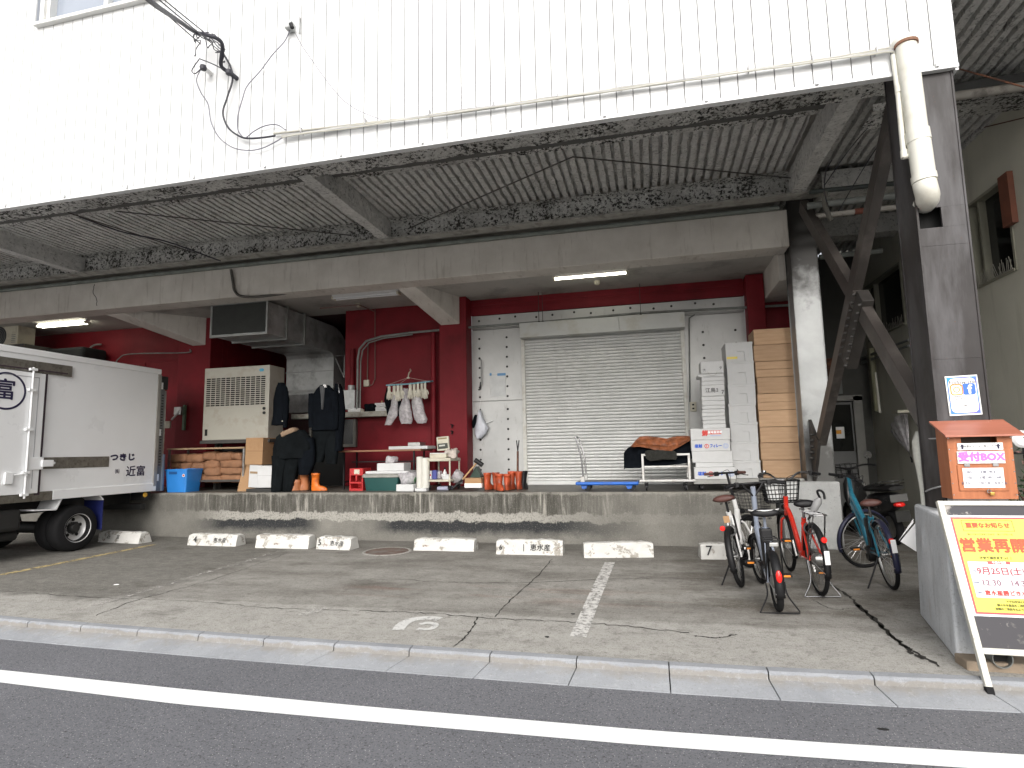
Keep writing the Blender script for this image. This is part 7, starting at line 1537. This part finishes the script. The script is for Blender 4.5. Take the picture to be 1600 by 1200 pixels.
mb.box(Xl+th, Xr-th, Yb_-th, Yb_, zb_, zbk); mb.box(Xl+th, Xr-th, Yf_+th, Yb_-th, zb_, zb_+th); mb.build('body', M_WB, BX_, bevel=.002)
MB().box(sl0-.01, sl1+.01, Yf_+.10, Yf_+.11, sz0-.05, sz1+.02).build('slot_back', mat('slot_shade', (.10, .07, .05), .8), BX_)
sl_ = (zbk-zt_)/(Yb_-Yf_); o0 = .055; mb = MB(); mb.prism([(Yf_-o0, zt_-sl_*o0+.002), (Yb_+.015, zbk+.004), (Yb_+.015, zbk+.02), (Yf_-o0, zt_-sl_*o0+.016)], 'x', Xl-.03, Xr+.05); mb.build('lid', M_WL, BX_, bevel=.002)
dx0, dx1, dz0, dz1 = X_(1498, 760, Yf_), X_(1574, 745, Yf_), Z_(1540, 767, Yf_), Z_(1535, 726, Yf_); mb = MB(); mb.box(dx0, dx1, Yf_-.008, Yf_-.0005, dz0, dz1); dd = mb.build('door', M_WB, BX_, bevel=.003)
for f in (.2, .78): xx = dx0+(dx1-dx0)*f; MB().box(xx-.018, xx+.018, Yf_-.013, Yf_-.008, dz1-.014, dz1+.014).build('hinge', M_CHROME, dd, bevel=.003)
xx = dx0+(dx1-dx0)*.58; mb = MB(); mb.torus((xx, Yf_-.016, dz0-.002), (0, 1, 0), .011, .003, 14, 6); mb.build('hasp', M_CHROME, dd); MB().box(xx+.002, xx+.03, Yf_-.025, Yf_-.010, dz0-.03, dz0-.008).build('padlock', mat('brass', (.60, .38, .10), .3, metal=1), dd, bevel=.004)
for k in range(6):
    z = zb_+.03+(zt_-zb_-.06)*k/5
    for xx in (Xl+.008, Xr-.008): MB().lathe([(.005, 0), (.004, -.002)], (xx, Yf_, z), (0, 1, 0), 8).build('screw', M_CHROME, BX_)
def note(px, nm): x0, x1, z0, z1 = rect(*px, Yf_-.009); MB().box(x0, x1, Yf_-.0105, Yf_-.0005 if nm != 'time_note' else Yf_-.0085, z0, z1).build(nm, M_SHEET, BX_); return x0, x1, z0, z1
x0, x1, z0, z1 = note((1496, 692, 1567, 703), 'slot_note'); h = z1-z0; yy = Yf_-.0115
text('注文票はコチラにご投入ください', h*.36, M_LETTER, ((x0+x1)/2, yy, (z0+z1)/2), R3, U3, BX_, sx=.86)
for xx in (x0+.028, x1-.028): zc2 = (z0+z1)/2; MB().prism([(xx-.006, zc2-.018), (xx+.006, zc2-.018), (xx+.006, zc2+.001), (xx+.014, zc2+.001), (xx, zc2+.019), (xx-.014, zc2+.001), (xx-.006, zc2+.001)], 'y', yy-.0005, yy+.0005).build('arrow', M_INK_NAVY, BX_)
x0, x1, z0, z1 = note((1496, 705, 1570, 724), 'name_note'); MB_ = mat('magenta_ink', (.72, .16, .68), .5, var=.1); text('受付BOX', (z1-z0)*.80, MB_, ((x0+x1)/2, yy, (z0+z1)/2), R3, U3, BX_, bold=.0045, sx=1.02)
x0, x1, z0, z1 = note((1505, 731, 1569, 762), 'time_note'); h = z1-z0
for f, s in ((.78, '締切り　木曜17時まで'), (.5, '引取り　土曜12時〜14時'), (.22, 'お支払い　引取り時　現金のみ')): text(s, h*.16, mat('grey_ink', (.12, .12, .18), .7), ((x0+x1)/2, yy, z0+h*f), R3, U3, BX_, sx=.9)
MB().box(Xl+.03, Xr-.03, Yf_+.07, Yb_-.01, .9005, zb_-.0005).build('packing_block', M_PLAIN_CONC, BX_)
single(MB().tube([at(1439, 686, Y=5.35), at(1466, 685, Y=4.95)], .006, 6), 'tie_wire', M_GCABLE, 'upper grey tie wire from the wrapped bundle to the wooden box', 'wire'); mb = MB(); mb.tube(spline([at(1444, 769, Y=5.35), at(1455, 764, Y=5.1), at(1470, 760, Y=4.93)], 5), .006, 6); single(mb, 'tie_wire', M_GCABLE, 'lower curved grey tie wire beside the wooden box', 'wire')
# wrapped white bundle standing by the column
ps = [(1435, 674), (1437, 690), (1438, 715), (1442, 740), (1446, 765), (1447, 789)]; r = random.Random(5); rings = []
for i, p in enumerate(ps):
    c_ = at(*p, Y=5.40); q = (.016, .05, .055, .045, .036, .03)[i]; rings.append([c_+V(q*math.cos(a)*(1+.2*math.sin(3*a+i)), q*math.sin(a)*(1+.25*math.cos(2*a+i*2)), 0) for a in [2*math.pi*j/14 for j in range(14)]])
single(MB().loft(rings), 'wrapped_bundle', mat('crumpled_white_film', (.55, .55, .50), .4, var=.2, vs=9, bump=.6, bs=20), 'bundle in crumpled white film standing on the plinth beside the column', 'bundle', sharp=80)
ql = [at(1430, 818, X=1.98), at(1432, 862, X=1.98), at(1407, 846, X=1.86)]; mb = MB(); mb.add([ql[0], ql[1], ql[2]], [(0, 1, 2)]); mb.add([p+V(-.004, .02, .004) for p in (ql[0]+V(0, 0, .03), ql[2], ql[0])], [(0, 1, 2)]); single(mb, 'paper_flyer', M_SHEET, 'white paper flyer sticking out of the side of the plinth', 'flyer', thick=.002)
# ------------------------------------------------------------------ A board with the yellow notice
TL, BL = at(1463, 783, Y=4.435), at(1542, 1086, Z=-.068); ub = V(1, 0, 0); vb = (TL-BL).normalized(); nb = ub.cross(vb).normalized()
def onb(px, py, off=0):
    d = AR*((px-800)/F_PX)-AU*((py-600)/F_PX)+AF; o = V(0, 0, CAM_H); t_ = (TL+nb*off-o).dot(nb)/d.dot(nb); return o+d*t_
AB = thing('notice_board', 'white framed leaning notice board with a yellow reopening poster', 'notice board', BL); BW = .555
def uv(p): q = p-BL; v = q.dot(vb); return (q-vb*v).dot(ub), v
Hh = (TL-BL).length
def bpl(u0, u1, v0, v1, d0, d1, name, m, par=AB, **k):
    mb = MB(); vs = [BL+ub*u+vb*v+nb*d for d in (d0, d1) for u, v in ((u0, v0), (u1, v0), (u1, v1), (u0, v1))]; mb.add(vs, [(0, 3, 2, 1), (4, 5, 6, 7), (0, 1, 5, 4), (1, 2, 6, 5), (2, 3, 7, 6), (3, 0, 4, 7)]); return mb.build(name, m, par, **k)
M_BF = mat('chipped_white_frame', (.56, .55, .49), .6, var=.08, vs=6, dirt=(.22, .20, .16), dirt_scale=9, dirt_amt=.7, ramp=(.55, .65)); fw = .036; vr = uv(onb(1533, 1016))[1]
bpl(0, fw, .03, Hh, -.02, .015, 'side_rail', M_BF, bevel=.004); bpl(BW-fw, BW, .03, Hh, -.02, .015, 'side_rail', M_BF, bevel=.004)
for u in (0, BW-fw): bpl(u-.002, u+fw+.002, 0, .045, -.023, .018, 'rubber_foot', M_RUBBER, bevel=.003)
bpl(fw, BW-fw, Hh-.03, Hh, -.018, .013, 'top_rail', M_BF, bevel=.004); bpl(fw, BW-fw, vr-.02, vr+.015, -.018, .013, 'lower_rail', M_BF, bevel=.004)
M_CHALK, T = fresh('peeling_black_board', .5, .4); c = T.mix(T.rng(T.noi(5, 8, .7), .56, .60), (.028, .026, .032), (.30, .28, .26)); T.color(T.mix(T.rng(T.noi(14, 6, .7), .6, .66), c, (.10, .095, .09)))
bpl(fw, BW-fw, vr+.015, Hh-.03, -.006, .002, 'board', M_CHALK)
pu0, pv1 = uv(onb(1481, 805)); _, pv0 = uv(onb(1521, 962)); pu0 = fw+.004; pu1 = pu0+.468
M_Y = mat('yellow_print', (.74, .66, .09), .55, var=.04, vs=2); M_OR = mat('orange_print_ink', (.66, .075, .02), .55, var=.04); M_PK = mat('red_border_print', (.72, .07, .07), .55)
bpl(pu0, pu1, pv0, pv1, .0022, .0034, 'poster', M_SHEET); ps_ = bpl(pu0+.012, pu1-.012, pv0+.012, pv1-.012, .0035, .0040, 'poster_border', M_PK)
bpl(pu0+.024, pu1-.024, pv0+.024, pv1-.024, .0041, .0046, 'poster_field', M_Y)
vv = lambda py, px=1550: uv(onb(px, py))[1]
wv1, wv0 = vv(877), vv(933); bpl(pu0+0.0422, pu1-.028, wv0, wv1, .0047, .0052, 'white_field', M_SHEET)
pc = (pu0+pu1)/2
def btx(s, size, m, u, v, al='CENTER', **k): return text(s, size, m, BL+ub*u+vb*v+nb*.0062, ub, vb, AB, align=al, **k)
hv1, hv0 = vv(811.5), vv(829); hu0, hu1 = pu0+0.0666, pu0+0.3497
for (a, b_, c_, d_) in ((hu0, hu1, hv1-.004, hv1), (hu0, hu1, hv0, hv0+.004), (hu0, hu0+.004, hv0+.004, hv1-.004), (hu1-.004, hu1, hv0+.004, hv1-.004)): bpl(a, b_, c_, d_, .0047, .0052, 'title_frame', mat('dark_olive_ink', (.12, .12, .02), .6))
btx('重要なお知らせ', 0.0350, M_OR, (hu0+hu1)/2, (hv0+hv1)/2, bold=.0014); btx('涼しくなってきましたので　ガレージセール', 0.0124, MATS['dark_olive_ink'], (hu0+hu1)/2, vv(834))
btx('営業再開', 0.0905, M_OR, pu0+.024, vv(852.5), 'LEFT', bold=.0036, spacing=1.04); btx('させて頂きますっ！！', 0.0183, MATS['dark_olive_ink'], pu0+0.2054, vv(871), bold=.0008)
bpl(pu0+0.1499, pu0+0.2720, vv(880.5), vv(875.5), .0053, .0058, 'red_banner', M_PK); btx('今週の日程', 0.0150, M_SHEET, pu0+0.2109, vv(878), bold=.0006)
btx('日程', 0.0139, mat('blue_grey_ink', (.12, .14, .25), .6), pu0+0.0611, vv(892)); btx('9月25日(土)', 0.0500, mat('maroon_ink', (.30, .05, .07), .6), pu0+0.0799, vv(892), 'LEFT', bold=.0012)
btx('時間', 0.0139, MATS['blue_grey_ink'], pu0+0.0611, vv(910)); btx('12:30', 0.0477, mat('dull_purple_ink', (.22, .12, .16), .6), pu0+0.0866, vv(910), 'LEFT', bold=.0012); btx('〜', 0.0333, MATS['dull_purple_ink'], pu0+0.2109, vv(910)); btx('14:30', 0.0477, MATS['dull_purple_ink'], pu0+0.2387, vv(910), 'LEFT', bold=.0012)
btx('場所', 0.0139, MATS['blue_grey_ink'], pu0+0.0666, vv(926)); btx('恵水産勝どき冷蔵', 0.0316, M_INK_RED, pu0+0.0910, vv(926), 'LEFT', bold=.0012, spacing=1.03)
for py, s in ((938.5, 'マグロをはじめとした'), (944.5, '様々な水産品をご用意致しております'), (950.5, '皆様のご来店を心よりお待ちしております')): btx(s, 0.0161, MATS['dark_olive_ink'], pc+.03, vv(py), sx=.92, bold=.0006)
# round drain mouth, lamp disc, potted shrub at the far right
DM = at(1567, 1030, Y=4.28); t = thing('drain_pipe', 'grey drain pipe end poking out under the notice board', 'pipe', DM); mb = MB(); mb.lathe([(.050, 0), (.056, 0), (.056, .3), (.050, .3), (.050, 0)], DM, (0, 1, 0), 22, cap=False); mb.build('pipe', M_PIPEGREY, t); MB().lathe([(.05, .05), (.001, .06)], DM, (0, 1, 0), 20).build('bore', M_DARK, t)
p = at(1597, 686, Y=5.9); t = thing('round_lamp', 'oval white lamp just right of the wooden box', 'lamp', p); MB().lathe([(.001, -.02), (.055, -.018), (.075, .0), (.07, .02)], p, (0, 1, 0), 22).build('shade', M_SHEET, t); MB().cyl(p+V(.02, .03, -.05), V(p.x+.02, p.y+.03, .6), .012, 8).build('post', M_BLACK, t)
p = at(1592, 790, Y=5.7); p.z = 0; t = thing('potted_shrub', 'dark leafy shrub in a black planter behind the wooden box', 'shrub', p)
MB().loft([rrect(p.x+.3, p.y+.1, .28, .2, 0), rrect(p.x+.3, p.y+.1, .32, .24, .62), rrect(p.x+.3, p.y+.1, .30, .22, .62), rrect(p.x+.3, p.y+.1, .30, .22, .58)]).build('planter', M_BLACK, t, sharp=50)
mb = MB(); r = random.Random(6)
for k in range(900):
    c_ = V(p.x+.3+r.gauss(0, .17), p.y+.1+r.gauss(0, .13), .62+abs(r.gauss(.26, .2))); c_.x = max(p.x-.05, c_.x); d1_ = V(r.gauss(0, 1), r.gauss(0, 1), r.gauss(.3, .6)).normalized(); d2_ = d1_.orthogonal().normalized(); s = r.uniform(.03, .055); mb.m(0 if r.random() < .88 else 1).add([c_, c_+d1_*s*.5+d2_*s*.3, c_+d1_*s, c_+d1_*s*.5-d2_*s*.3], [(0, 1, 2, 3)])
mb.build('foliage', [mat('dark_leaf', (.022, .045, .018), .5, var=.5, vs=12), mat('dusty_pink_leaf', (.20, .10, .09), .6, var=.4, vs=12)], t); mb = MB()
for k in range(6): mb.tube([V(p.x+.3+.03*k-.08, p.y+.1, .58), V(p.x+.3+.12*(k-3), p.y+.1+.03*k, 1.0)], .008, 5)
mb.build('stem', M_RUSTY, t)
single(MB().box(p.x-.1, p.x+1.6, p.y+.34, p.y+.37, Z_(1590, 708, p.y+.35)-.01, Z_(1590, 708, p.y+.35)+.012), 'trellis_rail', M_BLACK, 'thin black rail above the leafy shrub', 'rail')
# litter and leaf scraps on the slab
for px, py, s, lab, m_ in ((182, 914, .035, 'white scrap of paper on the slab near the truck', M_SHEET), (855, 996, .02, 'dark flattened scrap by the painted digit', M_DARK), (896, 960, .018, 'small dark leaf beside the bay line', M_DARK)):
    p = g2(px, py); r = random.Random(px); single(MB().prism([(p.x+s*r.uniform(.6, 1.3)*math.cos(a), p.y+s*.6*r.uniform(.6, 1.3)*math.sin(a)) for a in [rad(60*i) for i in range(6)]], 'z', .003, .007), 'litter', m_, lab, 'litter')
p = at(1380, 1140, Z=-.1); single(MB().prism([(p.x+.03*math.cos(a), p.y+.014*math.sin(a)) for a in [rad(45*i) for i in range(8)]], 'z', -.0985, -.0965), 'litter', M_DARK, 'dark flattened spot on the asphalt below the white bicycle', 'litter')
# ------------------------------------------------------------------ the delivery truck backed up to the dock
TX = -8.58
TR = thing('box_truck', 'white refrigerated box truck with sliding side door backed up to the dock', 'truck', (-9.6, 7.2, 0))
def ty(px, py): p = at(px, py, X=TX); return p.y, p.z
def tbox(px0, px1, z0, z1, d0, d1, name, m, par=TR, pyref=680, **k):
    y0 = ty(px0, pyref)[0] if px0 > -900 else 5.55; y1 = ty(px1, pyref)[0]
    return MB().box(TX+d0, TX+d1, y0, y1, z0, z1).build(name, m, par, **k)
M_TW = mat('truck_white', (.80, .81, .82), .3, var=.02, vs=2, coat=.2); M_RAIL = mat('worn_aluminium', (.20, .19, .165), .4, metal=.5, var=.25, vs=12, dirt=(.09, .08, .06), dirt_scale=14, dirt_amt=.6); M_PURP = mat('dark_door_seal', (.05, .03, .045), .6)
BY0, BY1 = 5.55, 8.62; bz0, bz1 = .895, 2.955; W_ = 2.05
mb = MB(); mb.box(TX-W_, TX, BY0, BY1, bz0, bz1); bd = mb.build('cargo_box', M_TW, TR, bevel=.012)
MB().box(TX-W_-.015, TX+.015, BY0-.02, BY1+.02, bz1-.075, bz1+.02).build('roof_trim', M_TW, TR, bevel=.012)
MB().box(TX-.02, TX+.014, ty(81, 780)[0], BY1+.02, bz0-.085, bz0+.055).build('bottom_trim', M_TW, TR, bevel=.008); MB().box(TX-.03, TX+.010, BY0, ty(81, 780)[0]-.003, bz0-.085, bz0+.045).build('lower_rail', M_RAIL, TR, bevel=.004)
MB().box(TX-.02, TX+.018, BY1-.045, BY1+.02, bz0, bz1-.078).build('rear_corner', mat('rear_corner_trim', (.30, .29, .27), .4, metal=.3), TR)
r0 = ty(30, 570); zu = at(50, 572, X=TX).z
zr1, zr0 = at(20, 562, X=TX).z+.02, at(55, 579, X=TX).z-.03
MB().box(TX+.001, TX+.03, BY0, ty(111, 577)[0], zr0, zr1).build('upper_rail', M_RAIL, TR, bevel=.003); MB().box(TX+.03, TX+.038, BY0, ty(104, 577)[0], zr0+.03, zr0+.045).build('rail_lip', M_PURP, TR)
zl1, zl0 = at(110, 714, X=TX).z, at(120, 731, X=TX).z
MB().box(TX+.001, TX+.008, ty(66, 720)[0], ty(170, 720)[0], zl0, zl1).build('lower_track', M_RAIL, TR, bevel=.002)
# sliding door
dy1 = ty(60, 690)[0]
dr_ = MB().box(TX+.012, TX+.055, BY0+.05, dy1, bz0+.03, zr0-.012).build('door', M_TW, TR, bevel=.008)
MB().box(TX+.001, TX+.012, dy1-.02, ty(66.5, 690)[0], bz0+.0, zr0).build('door_seal', M_PURP, dr_)
mb = MB(); e = ty(50, 690)[0]; mb.box(TX+.055, TX+.058, e-.012, e, bz0+.10, zr0-.07); mb.box(TX+.055, TX+.058, BY0+.06, e, zr0-.082, zr0-.07); mb.build('door_bead', mat('door_bead_grey', (.40, .40, .42), .5), dr_)
by = ty(37, 690)[0]; mb = MB(); mb.cyl((TX+.085, by, bz0-.03), (TX+.085, by, zr0+.06), .014, 10); mb.build('lock_bar', M_TW, dr_)
for z in (bz0+.02, 1.22, 1.82, 2.38, zr0+.03): MB().box(TX+.055, TX+.10, by-.05, by+.05, z-.018, z+.018).build('bar_guide', M_TW, dr_, bevel=.005)
zh = (zl0+zl1)/2; mb = MB(); mb.box(TX+.058, TX+.075, ty(36, 720)[0], ty(62, 720)[0], zh-.09, zh+.09); mb.box(TX+.04, TX+.10, ty(58, 720)[0], ty(76, 720)[0], zh-.05, zh+.045); mb.cyl((TX+.07, ty(76, 720)[0], zh), (TX+.07, ty(80, 720)[0], zh), .02, 8); mb.build('track_arm', M_TW, dr_, bevel=.006)
y_, z_ = ty(8, 745); mb = MB(); mb.box(TX+.055, TX+.09, y_-.06, y_+.04, z_-.10, z_+.06); mb.tube(spline([(TX+.075, y_+.04, z_+.02), (TX+.11, y_+.16, z_+.03), (TX+.11, y_+.22, z_+.0)], 4), .010, 8); mb.build('latch_handle', M_TW, dr_, bevel=.008)
# lettering on the flank: reading direction runs towards the dock (+Y)
TRt, TUp = (0, 1, 0), (0, 0, 1)
def ttx(s, px, py, size, m, d=.0015, **k): y, z = ty(px, py); return text(s, size, m, (TX+d, y, z), TRt, TUp, TR, **k)
yc, zc_ = ty(5, 611); zc_ -= .0
lr = .245
mb = MB(); mb.torus((TX+.057, yc, zc_), (1, 0, 0), lr, .014, 48, 6, squash=.1); mb.build('logo_ring', M_INK_NAVY, dr_)
text('富', .30, M_INK_NAVY, (TX+.0575, yc-.02, zc_), TRt, TUp, dr_, bold=.0045, sx=.95)
ttx('つきじ', 192, 715, .128, M_INK_NAVY, bold=.008, sx=1.25); ttx('近富', 212, 737, .185, M_INK_NAVY, bold=.003, sx=1.05); ttx('㈱', 183, 737, .085, M_INK_NAVY)
# running gear
M_CH = mat('chassis_black', (.015, .015, .015), .6, var=.2)
for y in (-.45, .45): MB().box(TX-W_/2+y-.05, TX-W_/2+y+.05, 4.0, BY1, .60, .79).build('chassis_rail', M_CH, TR)
MB().box(TX-W_+.2, TX-.15, BY0, BY1-.02, .80, bz0-.001).build('floor_frame', M_CH, TR)
def truck_wheel(y, x, side=1):
    w = MB().lathe([(.19, -.10), (.30, -.105), (.335, -.085), (.347, -.05), (.347, .05), (.335, .085), (.30, .105), (.19, .10), (.19, -.10)], (x, y, .347), (1, 0, 0), 44, cap=False).build('wheel', M_RUBBER, TR, sharp=50)
    MB().lathe([(.215, .108), (.205, .10), (.195, .04), (.150, -.005), (.10, -.01), (.075, .0), (.001, .0)] if side > 0 else [(.2, -.1), (.1, -.1), (.001, -.1)], (x, y, .347), (1, 0, 0), 40, cap=False).build('rim', mat('silver_rim', (.62, .62, .62), .4, metal=.3, var=.06), w)
    if side > 0:
        mb = MB(); mb.lathe([(.075, 0), (.07, .05), (.055, .07), (.001, .075)], (x, y, .347), (1, 0, 0), 18); mb.build('hub', M_CH, w); mb = MB()
        for k in range(5): a = 2*math.pi*k/5+.3; MB().lathe([(.028, .004), (.026, .006)], (x+.0, y+.125*math.cos(a), .347+.125*math.sin(a)), (1, 0, 0), 12).build('rim_hole', M_DARK, w)
        mb = MB()
        for k in range(5): a = 2*math.pi*k/5+.95; MB().lathe([(.012, .0), (.010, .022)], (x, y+.095*math.cos(a), .347+.095*math.sin(a)), (1, 0, 0), 6).build('wheel_nut', M_CHROME, w)
WY = 7.27
for x, s in ((TX-.14, 1), (TX-.37, 0), (TX-W_+.14, 0), (TX-W_+.37, 0)): truck_wheel(WY, x, s)
for x, s in ((TX-.16, 1), (TX-W_+.16, 0)): truck_wheel(4.65, x, s)
MB().cyl((TX-W_+.1, WY, .347), (TX-.1, WY, .347), .09, 14).build('axle', M_CH, TR)
# mudguards: white sheet pieces in front of and behind the tyre
mb = MB(); A0, A1, A2 = V(0, 6.58, .68), V(0, 6.90, .66), V(0, 7.02, .90)
for a, b_ in ((A0, A1), (A1, A2)): mb.beam(V(TX-.18, a.y, a.z), V(TX-.18, b_.y, b_.z), .36, .022, up=(1, 0, 0)) if False else mb.add([(TX-.38, a.y, a.z), (TX-.02, a.y, a.z), (TX-.02, b_.y, b_.z), (TX-.38, b_.y, b_.z)], [(0, 1, 2, 3)])
mb.build('mudguard', M_TW, TR, thick=.02)
mb = MB(); a, b_ = V(0, 7.50, .90), V(0, 7.66, .74); mb.add([(TX-.38, a.y, a.z), (TX-.02, a.y, a.z), (TX-.02, b_.y, b_.z), (TX-.38, b_.y, b_.z)], [(0, 1, 2, 3)]); mb.build('mudguard', M_TW, TR, thick=.02)
MB().box(TX-.40, TX-.03, 7.66, 7.672, .27, .76).build('mud_flap', mat('navy_flap', (.012, .018, .11), .55), TR)
MB().box(TX-.55, TX-.05, 5.7, 6.45, .42, .72).build('side_tank', M_CH, TR, bevel=.05); mb = MB(); mb.cyl((TX-.25, 5.2, .38), (TX-.25, 6.5, .34), .07, 12); mb.build('exhaust', M_CH, TR)
MB().box(TX-W_+.1, TX-.12, BY1-.16, BY1-.06, .50, .60).build('rear_bumper', M_CH, TR); y_, z_ = ty(231, 773); MB().box(TX-.35, TX-.06, BY1-.14, BY1-.02, .66, .86).build('lamp_box', M_CH, TR)
MB().lathe([(.001, .02), (.035, .015), (.045, 0)], (TX-.058, y_, z_), (1, 0, 0), 16).build('indicator', mat('amber_lens', (.75, .42, .04), .3), TR)
# tail gear at the rear edge
mb = MB(); yy = BY1+.03; mb.box(TX-.10, TX-.005, yy, yy+.10, .80, 2.80); tg = mb.build('tail_post', mat('grey_tail_post', (.16, .165, .17), .5, metal=.3, var=.2), TR, bevel=.004)
mb = MB()
for k in range(26): mb.box(TX-.08, TX-.002, yy+.03, yy+.075, 1.25+k*.05, 1.25+k*.05+.022)
mb.build('rack_teeth', M_CH, tg); MB().box(TX-.03, TX, yy+.105, yy+.13, 1.2, 2.6).build('track', M_ALU, tg)
for z in (2.62, 1.78, .98): MB().box(TX-.03, TX+.004, yy+.01, yy+.045, z, z+.12).build('marker', M_SHEET, tg)
MB().box(TX-.12, TX-.0, yy+.02, yy+.16, 2.62, 2.86).build('motor_box', M_CH, tg, bevel=.01); MB().cyl((TX-.04, yy+.14, .80), (TX-.04, yy+.14, 1.45), .05, 14).build('hydraulic_ram', mat('grey_blue_ram', (.12, .16, .22), .4), tg)
# cab
cy0, cy1 = 3.85, 5.45; M_CAB = M_TW
mb = MB(); mb.prism([(cy0, .55), (cy1, .55), (cy1, 2.05), (cy0+.45, 2.05), (cy0+.08, 1.25), (cy0, 1.15)], 'x', TX-W_+.15, TX-.15); mb.build('cab', M_CAB, TR, bevel=.03)
MB().prism([(cy0+.46, 1.25), (cy1-.25, 1.25), (cy1-.25, 1.92), (cy0+.62, 1.92)], 'x', TX-.152, TX-.146).build('cab_window', M_GLASSD, TR); mb = MB(); mb.add([(TX-W_+.25, cy0+.07, 1.27), (TX-.25, cy0+.07, 1.27), (TX-.25, cy0+.40, 1.96), (TX-W_+.25, cy0+.40, 1.96)], [(0, 1, 2, 3)]); mb.build('windscreen', M_GLASSD, TR, thick=.02)
for x in (TX-.35, TX-W_+.35): MB().box(x-.14, x+.14, cy0-.012, cy0+.02, .75, .92).build('headlight', M_CHROME, TR, bevel=.01)
MB().box(TX-W_+.15, TX-.15, cy0-.04, cy0+.06, .42, .62).build('front_bumper', M_CAB, TR, bevel=.02)
